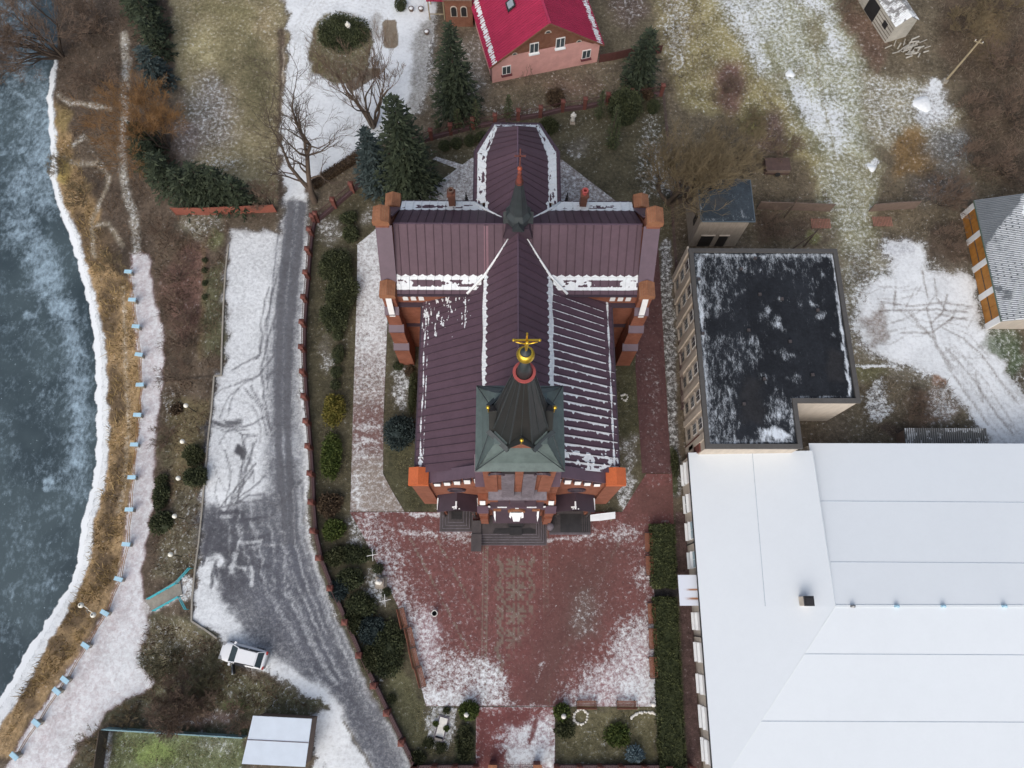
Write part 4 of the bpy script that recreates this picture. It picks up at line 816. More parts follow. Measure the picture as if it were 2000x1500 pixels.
# fleche over the crossing
FX, FY = xr(.02), 32.0
mb = MB()
mb.loft([[(FX + a, FY + b, 17.3) for a, b in ((-1.25, -1.25), (1.25, -1.25), (1.25, 1.25), (-1.25, 1.25))], [(FX + a, FY + b, 18.4) for a, b in ((-.95, -.95), (.95, -.95), (.95, .95), (-.95, .95))]])
fl = part('fleche_base', mb, 'purpledark', church)
mb = MB(); mb.lathe((FX, FY, 18.3), [(1.0, 0), (.98, 1.1), (1.15, 1.1), (1.1, 1.25), (.82, 1.7), (.55, 3.6), (.28, 5.7)], 8, ph=PI / 8); fs = part('fleche_spire', mb, 'fleche', church)
mb = MB()
for k in range(4):
    a = k * PI / 2 - PI / 2; ca, sa = math.cos(a), math.sin(a)
    L = lambda r, s, z: (FX + r * ca - s * sa, FY + r * sa + s * ca, z)
    mb.loft([[L(1.28, -.5, 18.5), L(1.28, .5, 18.5), L(1.28, 0, 19.6)], [L(.2, -.5, 18.9), L(.2, .5, 18.9), L(.2, 0, 19.9)]])
part('fleche_gable', mb, 'fleche', fs)
mb = MB(); mb.lathe((FX, FY, 23.9), [(.34, 0), (.2, .15), (.28, .35), (.14, .6), (.22, .8), (.1, 1.1), (.18, 1.3), (.1, 1.6)], 10); part('finial', mb, plain('rusty_red', K(122, 62, 50), .7, .25), fs, True)
mb = MB(); mb.ball((FX, FY, 25.75), .2, 12); part('ball', mb, plain('orange_copper', K(150, 70, 46), .5, .2), fs, True)
mb = MB(); mb.beam((FX, FY, 25.9), (FX, FY, 28.1), .1, .1); mb.beam((FX - .42, FY, 27.3), (FX + .42, FY, 27.3), .1, .1); part('cross', mb, plain('rust_iron', K(104, 60, 54), .7, .2), fs)

# ------------------------------------------------------------------ facade and tower
for sx in (-1, 1):
    pillar(xr(sx * 8.42), YF + .5, 0, 12.3, 1.45, 1.25, 0, 'brick', plain('bright_orange_brick', (.52, .12, .035), .6, .15, 5, streak=(1, 1, 6)))  # facade pillar caps in a brighter orange than the other caps
    mb = MB(); mb.yprism([(xr(sx * 7.7), 0), (xr(sx * 2.5), 0), (xr(sx * 2.5), 14.9), (xr(sx * 7.7), 11.4)], YF + .12, YF + .75); fw = part('facade_wall', mb, 'brick', church)
    mb = MB(); mb.loft([[(xr(sx * 7.7), YF - .02, 11.35), (xr(sx * 7.7), YF + .95, 11.5), (xr(sx * 7.7), YF + .95, 11.72), (xr(sx * 7.7), YF - .02, 11.6)], [(xr(sx * 2.5), YF - .02, 14.95), (xr(sx * 2.5), YF + .95, 15.1), (xr(sx * 2.5), YF + .95, 15.32), (xr(sx * 2.5), YF - .02, 15.2)]]); part('gable_coping', mb, 'purple', fw)
    for k in range(5):
        x = 3.35 + k * .88; zt = 14.9 - (x - 2.5) * .675 - .55; h = 1.15 - k * .19
        mb = MB(); mb.box(xr(sx * x) - .36, YF - .06, zt - h - .2, xr(sx * x) + .36, YF + .118, zt + .12); w_ = part('niche_frame', mb, 'purpledark', fw)
        mb = MB(); mb.loft([[(xr(sx * x) - .26, YF - .2, zt - h), (xr(sx * x) + .26, YF - .2, zt - h), (xr(sx * x) + .26, YF - .062, zt), (xr(sx * x) - .26, YF - .062, zt)], [(xr(sx * x) - .26, YF - .22, zt - h), (xr(sx * x) + .26, YF - .22, zt - h), (xr(sx * x) + .26, YF - .08, zt + .02), (xr(sx * x) - .26, YF - .08, zt + .02)]]); part('niche', mb, 'white', w_)
    cx_, cz_ = xr(sx * 5.45), 7.6
    mb = MB(); mb.path([(cx_ + .72 * math.cos(t), YF + .04, cz_ + .72 * math.sin(t)) for t in np.linspace(0, 2 * PI, 25)], .13, 6); rw = part('rose_window', mb, 'purpledark', fw)
    mb = MB(); mb.yprism([(cx_ + .62 * math.cos(t), cz_ + .62 * math.sin(t)) for t in np.linspace(0, 2 * PI, 20, endpoint=False)], YF + .06, YF + .115); part('pane', mb, 'glass', rw)
    # side porch
    pc, hw = xr(sx * 5.55), 1.85
    mb = MB(); mb.box(pc - hw + .15, YF - 1.25, .4, pc - hw + .6, YF + .1, 4.2); mb.box(pc + hw - .6, YF - 1.25, .4, pc + hw - .15, YF + .1, 4.2); mb.yprism([(pc - hw + .15, 3.4), (pc + hw - .15, 3.4), (pc + hw - .15, 4.2), (pc, 5.35), (pc - hw + .15, 4.2)], YF - 1.2, YF - .7); po = part('side_porch', mb, 'brick', church)
    mb = MB()
    for s in (-1, 1):
        mb.loft([[(pc, YF - 1.5, 5.5), (pc, YF + .1, 5.62), (pc, YF + .1, 5.74), (pc, YF - 1.5, 5.62)], [(pc + s * (hw + .1), YF - 1.5, 4.0), (pc + s * (hw + .1), YF + .1, 4.1), (pc + s * (hw + .1), YF + .1, 4.22), (pc + s * (hw + .1), YF - 1.5, 4.12)]])
    part('porch_roof', mb, 'purpledark', po)
    mb = MB(); mb.beam((pc - .05, YF - 1.42, 5.68), (pc - .05, YF - .7, 5.72), .14, .06); part('roof_snow', mb, 'snow', po); mb = MB(); mb.beam((pc - .42, YF - 1.2, 5.34), (pc + .05, YF - 1.2, 5.68), .14, .06); mb.beam((pc - .3, YF - 1.36, 5.44), (pc + .3, YF - 1.36, 5.44), .1, .1); part('roof_snow', mb, 'snow', po)
    for s in (-1, 1): mb = MB(); mb.loft([[(pc + s * 1.82, YF - .2, 4.36), (pc + s * 1.95, YF - .2, 4.3), (pc + s * 1.95, YF - 1.3, 4.24), (pc + s * 1.9, YF - 1.3, 4.28)], [(pc + s * 1.82, YF - .2, 4.41), (pc + s * 1.95, YF - .2, 4.35), (pc + s * 1.95, YF - 1.3, 4.29), (pc + s * 1.9, YF - 1.3, 4.33)]]); part('roof_snow', mb, 'snow', po)
    mb = MB(); mb.box(pc - .9, YF + .02, .42, pc + .9, YF + .117, 3.3); part('door', mb, 'dark', po)
    # small posts of the porch
    for s in (-1, 1):
        mb = MB(); mb.lathe((pc + s * 1.5, YF - 1.42, .4), [(.14, 0), (.1, .1), (.1, 2.9), (.17, 3.0), (.17, 3.1)], 10); part('column', mb, 'granite', po)
TX, TY, TW = xr(0), 12.2, 2.5
mb = MB(); mb.box(TX - TW, TY - TW, 0, TX + TW, TY + TW, 24.0); tw = part('tower_wall', mb, 'brick', church)
mb = MB(); mb.box(TX - 2.72, TY - 2.72, 23.4, TX + 2.72, TY + 2.72, 23.85); part('tower_cornice', mb, 'brickdark', tw)
for sx in (-1, 1):
    for sy in (-1, 1):
        mb = MB(); mb.box(TX + sx * 2.15 - .5, TY + sy * 2.15 - .5, 12, TX + sx * 2.15 + .5, TY + sy * 2.15 + .5, 22.8); part('corner_pier', mb, 'brick', tw)
    # belfry: long recessed lights with weathered sills
    x = TX + sx * .82
    q = [(x - .5, 15.6), (x + .5, 15.6)] + [(x + .5 * math.cos(t), 21.6 + .75 * math.sin(t)) for t in np.linspace(0, PI, 9)]
    mb = MB(); mb.yprism(q, TY - TW - .05, TY - TW - .004); lv = part('belfry_light', mb, 'dark', tw)
    mb = MB(); mb.loft([[(x - .5, TY - TW - .62, 12.8), (x + .5, TY - TW - .62, 12.8), (x + .5, TY - TW - .06, 12.8), (x - .5, TY - TW - .06, 12.8)], [(x - .5, TY - TW - .58, 13.3), (x + .5, TY - TW - .58, 13.3), (x + .5, TY - TW - .06, 20.2), (x - .5, TY - TW - .06, 20.2)]]); part('weathered_sill', mb, 'slate', lv)
    for s in (-1, 1):
        xq = TX + sx * 2.5 + s * 0; 
    mb = MB(); mb.box(TX + sx * TW - .04, TY - .5, 15.6, TX + sx * TW + .04, TY + .5, 21.8); part('belfry_light', mb, 'dark', tw)
    # hood with white soffit under the eave
    mb = MB(); mb.path([(TX + sx * 1.65 + .52 * math.cos(t), TY - TW - .3, 21.3 + .5 * math.sin(t)) for t in np.linspace(0, PI, 9)], .12, 5); part('arch_hood', mb, 'purpledark', tw)
    mb = MB(); mb.yprism([(TX + sx * 1.65 + .42 * math.cos(t), 21.4 + .42 * math.sin(t)) for t in np.linspace(0, PI, 9)], TY - TW - .28, TY - TW - .2); part('arch_field', mb, 'white', tw)
    # stair buttress beside the tower, falling in a plum roof
    mb = MB(); a, b = sorted((TX + sx * 2.45, TX + sx * 3.45)); mb.box(a, YF - .55, 0, b, YF + 1.4, 13.4); bt = part('buttress', mb, 'brick', church)
    mb = MB(); mb.loft([[(a - .06, YF - .65, 13.4), (b + .06, YF - .65, 13.4), (b + .06, YF + 1.5, 13.4), (a - .06, YF + 1.5, 13.4)], [(a - .06, YF + .2, 15.3), (b + .06, YF + .2, 15.3), (b + .06, YF + 1.5, 16.2), (a - .06, YF + 1.5, 16.2)]]); part('buttress_ledge', mb, 'purple', bt)
    # portal pier
    px_ = TX + sx * 3.02
    mb = MB(); mb.box(px_ - .42, 8.55, .3, px_ + .42, YF - .56, 7.6); mb.loft([[(px_ - .42, 8.55, 7.6), (px_ + .42, 8.55, 7.6), (px_ + .42, YF - .56, 7.6), (px_ - .42, YF - .56, 7.6)], [(px_ - .42, 9.3, 9.5), (px_ + .42, 9.3, 9.5), (px_ + .42, YF - .56, 9.5), (px_ - .42, YF - .56, 9.5)]]); pp = part('portal_pier', mb, 'brick', church)
    mb = MB(); mb.loft([[(px_ - .5, 8.42, 7.55), (px_ + .5, 8.42, 7.55), (px_ + .5, 8.42, 7.75), (px_ - .5, 8.42, 7.75)], [(px_ - .5, 8.9, 8.75), (px_ + .5, 8.9, 8.75), (px_ + .5, 8.9, 8.95), (px_ - .5, 8.9, 8.95)]]); part('pier_ledge', mb, 'purple', pp)
    mb = MB(); mb.loft([[(px_ - .24, 9.02, 8.9), (px_ + .24, 9.02, 8.9), (px_ + .24, 9.28, 9.55), (px_ - .24, 9.28, 9.55)], [(px_ - .24, 8.98, 8.95), (px_ + .24, 8.98, 8.95), (px_ + .24, 9.24, 9.6), (px_ - .24, 9.24, 9.6)]]); part('niche', mb, 'white', pp)
    mb = MB(); mb.box(px_ - .36, 8.3, .3, px_ + .36, 8.548, 4.6); part('pier_foot', mb, 'brick', pp)
mb = MB(); mb.box(TX - .3, TY - TW - .16, 12.8, TX + .3, TY - TW - .002, 22.6); part('pilaster', mb, 'brick', tw)
mb = MB(); mb.loft([[(TX - 2.44, TY - TW - .8, 12.3), (TX + 2.44, TY - TW - .8, 12.3), (TX + 2.44, TY - TW - .004, 12.3), (TX - 2.44, TY - TW - .004, 12.3)], [(TX - 2.44, TY - TW - .75, 12.5), (TX + 2.44, TY - TW - .75, 12.5), (TX + 2.44, TY - TW - .004, 12.85), (TX - 2.44, TY - TW - .004, 12.85)]]); part('sill_band', mb, 'slate', tw)
# portal block
mb = MB(); mb.box(TX - 2.58, 9.15, .3, TX + 2.58, TY - TW, 11.9); pb = part('portal_block', mb, 'brick', church)
mb = MB()
for x, w_, zt, yy in ((0, .62, 11.6, 8.75), (-1.15, .5, 10.6, 8.9), (1.15, .5, 10.6, 8.9), (-1.95, .42, 9.6, 8.95), (1.95, .42, 9.6, 8.95)):
    mb.loft([[(TX + x - w_, yy - .12, zt - 1.2), (TX + x + w_, yy - .12, zt - 1.2), (TX + x + w_, 9.148, zt - 1.2), (TX + x - w_, 9.148, zt - 1.2)], [(TX + x - w_, yy + .1, zt - .5), (TX + x + w_, yy + .1, zt - .5), (TX + x + w_, 9.148, zt), (TX + x - w_, 9.148, zt)]])
part('stepped_gablet', mb, 'purpledark', pb)
for x, w_, y0_, y1_, z0_, z1_ in ((-1.3, .42, 8.72, 8.8, 9.05, 9.24), (1.3, .42, 8.72, 8.8, 9.05, 9.24), (0, .16, 8.6, 8.66, 9.3, 9.5), (-2.45, .1, 8.82, 8.9, 8.5, 9.0), (2.45, .1, 8.82, 8.9, 8.5, 9.0)):
    mb = MB(); mb.box(TX + x - w_, y0_, z0_, TX + x + w_, y1_, z1_); part('snow_ledge', mb, 'snow', pb)
mb = MB(); mb.box(TX - 2.56, 8.8, 7.2, TX + 2.56, 9.148, 8.4); part('blind_arcade', mb, 'purple', pb)
mb = MB(); mb.path([(TX + .66 * math.cos(t), 8.72, 7.0 + 1.0 * math.sin(t)) for t in np.linspace(0, PI, 13)], .17, 6); ar = part('niche_arch', mb, 'brickcap', pb)
mb = MB(); mb.yprism([(TX - .5, 6.0), (TX + .5, 6.0)] + [(TX + .5 * math.cos(t), 7.0 + .8 * math.sin(t)) for t in np.linspace(0, PI, 9)], 8.7, 8.78); part('niche', mb, 'dark', ar)
mb = MB()
for x in (-1.75, 1.75): mb.box(TX + x - .35, 8.66, 7.3, TX + x + .35, 8.79, 8.0)
part('brick_panel', mb, 'brickcap', pb)
mb = MB(); mb.loft([[(TX - 2.2, 8.0, 3.75), (TX + 2.2, 8.0, 3.75), (TX + 2.2, 8.0, 3.95), (TX - 2.2, 8.0, 3.95)], [(TX - 2.2, 9.14, 6.0), (TX + 2.2, 9.14, 6.0), (TX + 2.2, 9.14, 6.2), (TX - 2.2, 9.14, 6.2)]]); pr = part('portal_roof', mb, 'purpledark', pb)
mb = MB(); ln_ = lambda x, y: (TX + x, y, 3.99 + (y - 8.0) * 2.25 / 1.14)
for sp in ([(-.62, 8.75), (-.4, 9.0), (0, 9.05), (.42, 9.0), (.66, 8.75), (.68, 8.45), (.5, 8.38), (.45, 8.6), (.3, 8.15), (-.28, 8.15), (-.42, 8.6), (-.52, 8.38), (-.66, 8.5)], [(-2.1, 8.95), (-1.95, 9.0), (-1.92, 8.6), (-1.96, 8.12), (-2.08, 8.5)], [(2.1, 8.95), (1.95, 9.05), (1.9, 8.6), (2.0, 8.12), (2.1, 8.5)]):
    mb = MB(); mb.loft([[ln_(*p) for p in sp], [(a, b - .05, c + .07) for a, b, c in (ln_(*p) for p in sp)]]); part('roof_snow', mb, 'snow', pr)
mb = MB(); mb.box(TX - .75, 8.02, .6, TX + .75, 9.147, 3.6); part('door', mb, 'dark', pb)
mb = MB(); mb.box(TX - .6, 7.2, .62, TX + .6, 7.95, .98); part('door_mat', mb, 'granitedark', pb)

# spire
S4 = lambda r, z: [(TX - r, TY - r, z), (TX + r, TY - r, z), (TX + r, TY + r, z), (TX - r, TY + r, z)]
mb = MB(); mb.loft([S4(3.06, 23.86), S4(3.08, 24.0), S4(2.62, 24.55), S4(2.2, 25.6), S4(1.75, 26.6)]); sk = part('spire_skirt', mb, 'verdigris', church)
for k in range(4):
    mb = MB(); a = PI / 4 + k * PI / 2; d = lambda r, z, s=0: (TX + r * math.cos(a) - s * math.sin(a), TY + r * math.sin(a) + s * math.cos(a), z)
    mb.loft([[d(4.28, 24.06, -.02), d(4.28, 24.06, .02), d(2.55, 26.3, .0)], [d(4.2, 24.06, -.02), d(4.2, 24.06, .02), d(2.45, 26.0, .0)]])
    for s in (-1, 1): mb.tube(d(4.30, 24.06), d(2.14, 26.55, s * .80), .04, .03, 5)
    mb.loft([[d(2.08, 26.2, -.95), d(2.08, 26.2, .95), d(2.3, 26.5, .95), d(2.3, 26.5, -.95)], [d(1.9, 26.3, -.9), d(1.9, 26.3, .9), d(2.0, 26.7, .9), d(2.0, 26.7, -.9)]])
    part('broach_rib', mb, 'fleche', sk)
mb = MB(); mb.lathe((TX, TY, 0), [(2.04, 25.9), (1.96, 26.7), (1.6, 28.6), (1.11, 31.9), (.77, 34.2), (.5, 36.0)], 8, ph=PI / 8); spi = part('spire', mb, 'darkcopper', church)
mb = MB()
for k in range(16):
    a = PI / 8 + k * PI / 8; f = 1 if k % 2 == 0 else math.cos(PI / 8) + .01
    mb.path([(TX + r * f * math.cos(a), TY + r * f * math.sin(a), z) for r, z in ((1.97, 26.65), (1.61, 28.6), (1.12, 31.9), (.78, 34.2), (.5, 36.0))], .05 if k % 2 == 0 else .025, 5)
part('spire_rib', mb, 'fleche', spi)
for k in range(4):
    a = -PI / 2 + k * PI / 2; L = lambda r, s, z: (TX + r * math.cos(a) - s * math.sin(a), TY + r * math.sin(a) + s * math.cos(a), z)
    mb = MB(); mb.loft([[L(1.93, -.7, 25.6), L(1.93, .7, 25.6), L(1.93, .7, 26.7), L(1.93, 0, 28.0), L(1.93, -.7, 26.7)], [L(1.2, -.78, 25.6), L(1.2, .78, 25.6), L(1.2, .78, 26.7), L(1.2, 0, 28.0), L(1.2, -.78, 26.7)]]); do = part('spire_dormer', mb, 'brick', spi)
    mb = MB()
    for s in (-1, 1): mb.loft([[L(2.08, 0, 28.1), L(.9, 0, 28.3), L(.9, 0, 28.45), L(2.08, 0, 28.25)], [L(2.08, s * .9, 26.45), L(1.4, s * .9, 26.45), L(1.4, s * .9, 26.6), L(2.08, s * .9, 26.6)]])
    part('dormer_roof', mb, 'darkcopper', do)
    mb = MB(); mb.tube(L(2.1, 0, 28.1), L(2.1, 0, 29.0), .05); mb.ball(L(2.1, 0, 29.15), .135, 10); part('ball_finial', mb, 'gold', do, True)
mb = MB(); P_ = [(.46, 36.0), (.62, 36.0), (.62, 36.12), (.46, 36.12)]
mb.loft([[(TX + r * math.cos(t), TY + r * math.sin(t), z) for r, z in P_] for t in np.linspace(0, 2 * PI, 33)], False, False); part('spire_ring', mb, 'redring', spi)
mb = MB(); mb.lathe((TX, TY, 0), [(.45, 36.05), (.32, 37.0), (.2, 38.1)], 14); sp2 = part('spire_cap', mb, 'fleche', spi, True)
mb = MB(); mb.lathe((TX, TY, 38.2), [(.12, 0), (.2, .04), (.12, .1), (.3, .2), (.44, .42), (.47, .62), (.4, .8), (.3, .9)], 20); part('gold_ball', mb, 'gold', spi, True)
mb = MB(); mb.lathe((TX, TY, 39.08), [(.3, 0), (.22, .12), (.08, .2), (.05, .3)], 16); part('ball_cap', mb, 'fleche', spi, True)
mb = MB(); mb.beam((TX, TY, 39.2), (TX, TY, 41.6), .085, .085); mb.beam((TX - .6, TY, 40.75), (TX + .6, TY, 40.75), .085, .085)
for s in (-1, 1): mb.ball((TX + s * .62, TY, 40.75), .08, 8)
cr = part('cross', mb, 'gold', spi)
mb = MB(); yy = TY - .13
mb.path([(TX + .02, yy, 39.7), (TX, yy - .06, 40.0), (TX, yy - .02, 40.25), (TX, yy, 40.62), (TX, yy - .03, 40.74)], [.04, .06, .09, .11, .05], 8)
for s in (-1, 1): mb.path([(TX, yy, 40.6), (TX + s * .28, yy + .01, 40.66), (TX + s * .52, yy + .03, 40.76)], [.05, .04, .03], 6)
mb.ball((TX + .02, yy - .05, 40.84), .1, 8); part('corpus', mb, 'gold', cr, True)

# granite steps
def steps(label, x0, x1, y0, y1, n, tread, sides, top):
    c = thing('granite_steps', label, 'steps', ((x0 + x1) / 2, (y0 + y1) / 2, 0), 'granite stairs before the church doors'); rise = top / n
    for k in range(n):
        l = x0 + (k * tread if 'w' in sides else 0); r = x1 - (k * tread if 'e' in sides else 0); f = y0 + k * tread
        mb = MB(); mb.box(l, f, .0 if k == 0 else k * rise + .001, r, y1, (k + 1) * rise); part('step', mb, 'granite', c)
        mb = MB(); mb.box(l, f - .012, (k + 1) * rise - .03, r, f + .05, (k + 1) * rise + .006); 
        if 'w' in sides: mb.box(l - .012, f + .05, (k + 1) * rise - .03, l + .05, y1, (k + 1) * rise + .006)
        if 'e' in sides: mb.box(r - .05, f + .05, (k + 1) * rise - .03, r + .012, y1, (k + 1) * rise + .006)
        part('nosing', mb, 'slate', c)
    return c
s1 = steps('grey granite steps before the west porch of the church, wrapping three sides', -6.62, -3.35, 7.6, 9.6, 4, .28, 'we', .55)
mb = MB(); mb.box(-5.45, 8.78, .552, -4.4, 9.55, .57); part('wet_landing', mb, 'granitedark', s1)
s2 = steps('broad grey granite steps before the main portal of the church', -2.45, 4.0, 6.28, 9.1, 5, .24, 'e', .75)
mb = MB(); sp = [(-1.3, 7.35), (2.9, 7.35), (2.95, 7.75), (2.3, 7.95), (1.5, 7.8), (.6, 7.98), (-.3, 7.85), (-1.1, 7.9)]; mb.loft([[(x, y, .752) for x, y in sp], [(x, y, .758) for x, y in sp]]); part('wet_landing', mb, 'granitedark', s2)
s3 = steps('dark granite ramp and steps before the east porch of the church', 4.3, 8.4, 7.32, 9.6, 2, .1, '', .45)
mb = MB(); mb.box(5.4, 7.5, .455, 8.3, 9.3, .48); part('wet_landing', mb, 'granitedark', s3)
for k in range(4):
    mb = MB(); mb.beam((4.55 + k * .22, 8.2, .5), (4.55 + k * .22, 9.5, .5), .07, .1); part('ramp_rib', mb, 'granite', s3); mb = MB(); mb.beam((7.6 + k * .2, 7.6, .5), (7.6 + k * .2, 9.4, .5), .06, .08); part('ramp_rib', mb, 'granite', s3)
mb = MB(); mb.box(-3.36, 5.68, .0, -2.46, 8.6, .95); mb.box(-3.42, 5.62, .95, -2.40, 7.3, 1.03); ped = solo('pedestal_block', mb, 'granite', 'long dark granite pedestal block at the west end of the main portal steps', 'pedestal', (-2.9, 7, 0))
mb = MB(); mb.lathe((4.35, 8.0, .46), [(.3, 0), (.36, .1), (.2, .5), (.34, 1.0), (.3, 1.05)], 12); solo('stone_urn', mb, 'slate', 'pale grey stone urn standing beside the east end of the main portal steps', 'urn', (4.35, 8.0, .46), smooth=True)
bx0, by0 = G(1153, 1018, .6); bx1, by1 = G(1202, 1014, .6)
bn = thing('snowy_board', 'long white snow covered board lying on low trestles east of the church steps', 'board', ((bx0 + bx1) / 2, by0 + .3, .05))
mb = MB(); mb.loft([[(bx0, by0, .55), (bx0 + 1.1, by0 + .06, .6), (bx1, by1 + .06, .55), (bx1, by1 + .72, .62), (bx0 + 1.1, by0 + .75, .68), (bx0, by0 + .62, .62)], [(bx0, by0, .61), (bx0 + 1.1, by0 + .06, .66), (bx1, by1 + .06, .61), (bx1, by1 + .72, .68), (bx0 + 1.1, by0 + .75, .74), (bx0, by0 + .62, .68)]]); part('board', mb, 'snow', bn)
for t in (.15, .85):
    mb = MB(); x = bx0 + (bx1 - bx0) * t; mb.box(x - .05, by0 + .1, .05, x + .05, by0 + .6, .56); part('trestle', mb, 'greywood', bn)

# ------------------------------------------------------------------ parsonage
HE, HA = 3.2, 8.1
def hp(px, py, z=0): return Vector((*G(px, py, z), z))
hw_, he_ = hp(962, 162), hp(1166, 121); ud = (he_ - hw_); HL = ud.length; ud.normalize(); vd = Vector((-ud.y, ud.x, 0))
def H(u, v, z): p = hw_ + ud * u + vd * v; return (p.x, p.y, z)
house = thing('parsonage', 'pink rendered house with a raspberry red metal roof and a brick gable, behind the church', 'house', (hw_ + ud * HL / 2)[:])
HD = 15.0; mid = HL / 2
mb = MB(); mb.loft([[H(0, 0, 0), H(HL, 0, 0), H(HL, HD, 0), H(0, HD, 0)], [H(0, 0, HE), H(HL, 0, HE), H(HL, HD, HE), H(0, HD, HE)]]); hwall = part('wall', mb, 'pink', house)
mb = MB(); mb.loft([[H(.0, .03, HE), H(HL, .03, HE), H(mid + 2.6, .03, 6.2), H(mid, .03, HA - .1), H(mid - 2.6, .03, 6.2)], [H(.0, HD, HE), H(HL, HD, HE), H(mid + 2.6, HD, 6.2), H(mid, HD, HA - .1), H(mid - 2.6, HD, 6.2)]]); gw = part('gable_wall', mb, 'housebrick', house, label='brown brick gable above the pink wall')
mb = MB(); mb.loft([[H(.9, .02, HE + .01), H(HL - .9, .02, HE + .01), H(HL - .9, -.03, HE + .01), H(.9, -.03, HE + .01)], [H(2.2, .02, HE + .75), H(HL - 2.2, .02, HE + .75), H(HL - 2.2, -.03, HE + .75), H(2.2, -.03, HE + .75)]]); part('render_band', mb, 'pink', house)
red = K(164, 46, 78)
for s in (-1, 1):
    e = mid - s * (mid + .45)
    def snf(u, v, L, s=s):
        if s > 0: return .34 - np.abs(L - .85 - v) * .9 - np.where((u % .35) < .1, .25, 0) - np.clip((3 - u) * .0, 0, 1) - .25 * np.clip(nz(u, v, 3), 0, 1)
        return .40 - np.abs(L - .75 - v) * .75 - np.where((u % .3) < .09, .3, 0) - .2 * np.clip(nz(u, v, 2.2), 0, 1)
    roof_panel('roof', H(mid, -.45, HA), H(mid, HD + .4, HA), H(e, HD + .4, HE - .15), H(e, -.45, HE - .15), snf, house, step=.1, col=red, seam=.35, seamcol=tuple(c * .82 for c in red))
mb = MB(); mb.beam(H(mid, -.45, HA + .05), H(mid, HD, HA + .05), .28, .1); part('ridge_cap', mb, plain('raspberry_metal', red, .5, .1), house)
for s in (-1, 1):
    mb = MB(); mb.beam(H(mid, -.44, HA - .06), H(mid - s * (mid + .4), -.44, HE - .2), .1, .2); part('bargeboard', mb, 'housebrick', house)
def hwin(u, z, w, h, par, face=0.0, snow=False):
    mb = MB(); mb.loft([[H(u - w / 2, face, z), H(u + w / 2, face, z), H(u + w / 2, face - .09, z), H(u - w / 2, face - .09, z)], [H(u - w / 2, face, z + h), H(u + w / 2, face, z + h), H(u + w / 2, face - .09, z + h), H(u - w / 2, face - .09, z + h)]]); f = part('window', mb, 'white', par)
    for a, b in ((-w / 2 + .08, -.04), (.04, w / 2 - .08)):
        mb = MB(); mb.loft([[H(u + a, face - .08, z + .1), H(u + b, face - .08, z + .1), H(u + b, face - .1, z + .1), H(u + a, face - .1, z + .1)], [H(u + a, face - .08, z + h - .1), H(u + b, face - .08, z + h - .1), H(u + b, face - .1, z + h - .1), H(u + a, face - .1, z + h - .1)]]); part('pane', mb, 'glass', f)
    mb = MB(); mb.loft([[H(u - w / 2 - .1, face, z - .14), H(u + w / 2 + .1, face, z - .14), H(u + w / 2 + .1, face - .34, z - .14), H(u - w / 2 - .1, face - .34, z - .14)], [H(u - w / 2 - .1, face, z - .004), H(u + w / 2 + .1, face, z - .004), H(u + w / 2 + .1, face - .34, z - .03), H(u - w / 2 - .1, face - .34, z - .03)]]); part('sill', mb, 'snow' if snow else plain('maroon_sill', K(96, 48, 52), .6, .1), f)
hwin(1.75, 1.1, 1.1, 1.35, house); hwin(HL - 1.6, 1.1, 1.1, 1.35, house); hwin(mid - 1.6, 3.75, 1.1, 1.5, gw, -.02, True); hwin(mid + 1.6, 3.75, 1.1, 1.5, gw, -.02, True)
for u, z, r in ((mid, 6.3, .42), (2.75, 3.95, .36), (HL - 2.75, 3.95, .36)):
    mb = MB(); q = [(r * math.cos(t), r * math.sin(t)) for t in np.linspace(0, PI, 9)]; mb.loft([[H(u + a, -.02, z + b) for a, b in q], [H(u + a, -.06, z + b) for a, b in q]]); lu = part('lunette', mb, 'plaster', gw)
    mb = MB(); mb.loft([[H(u + a * .6, -.05, z + .06 + b * .6) for a, b in q], [H(u + a * .6, -.08, z + .06 + b * .6) for a, b in q]]); part('pane', mb, 'glass', lu)
a_ = [H(3.1, 4.6, 5.62), H(4.0, 4.6, 6.36), H(4.0, 6.0, 6.36), H(3.1, 6.0, 5.62)]
mb = MB(); mb.loft([a_, [(x, y, z + .16) for x, y, z in a_]]); sl_ = part('skylight', mb, 'iron', house)
mb = MB(); mb.loft([[(x * .85 + y_ * .15, y * .85 + yy * .15, z * .85 + zz * .15 + h) for (x, y, z), (y_, yy, zz) in zip(a_, a_[2:] + a_[:2])] for h in (.15, .19)]); part('pane', mb, plain('sky_pane', (.30, .34, .37), .2, .1), sl_)
mb = MB(); mb.beam(H(-.1, .3, .02), H(-.1, .3, HE - .2), .1, .1); part('downpipe', mb, 'iron', house)
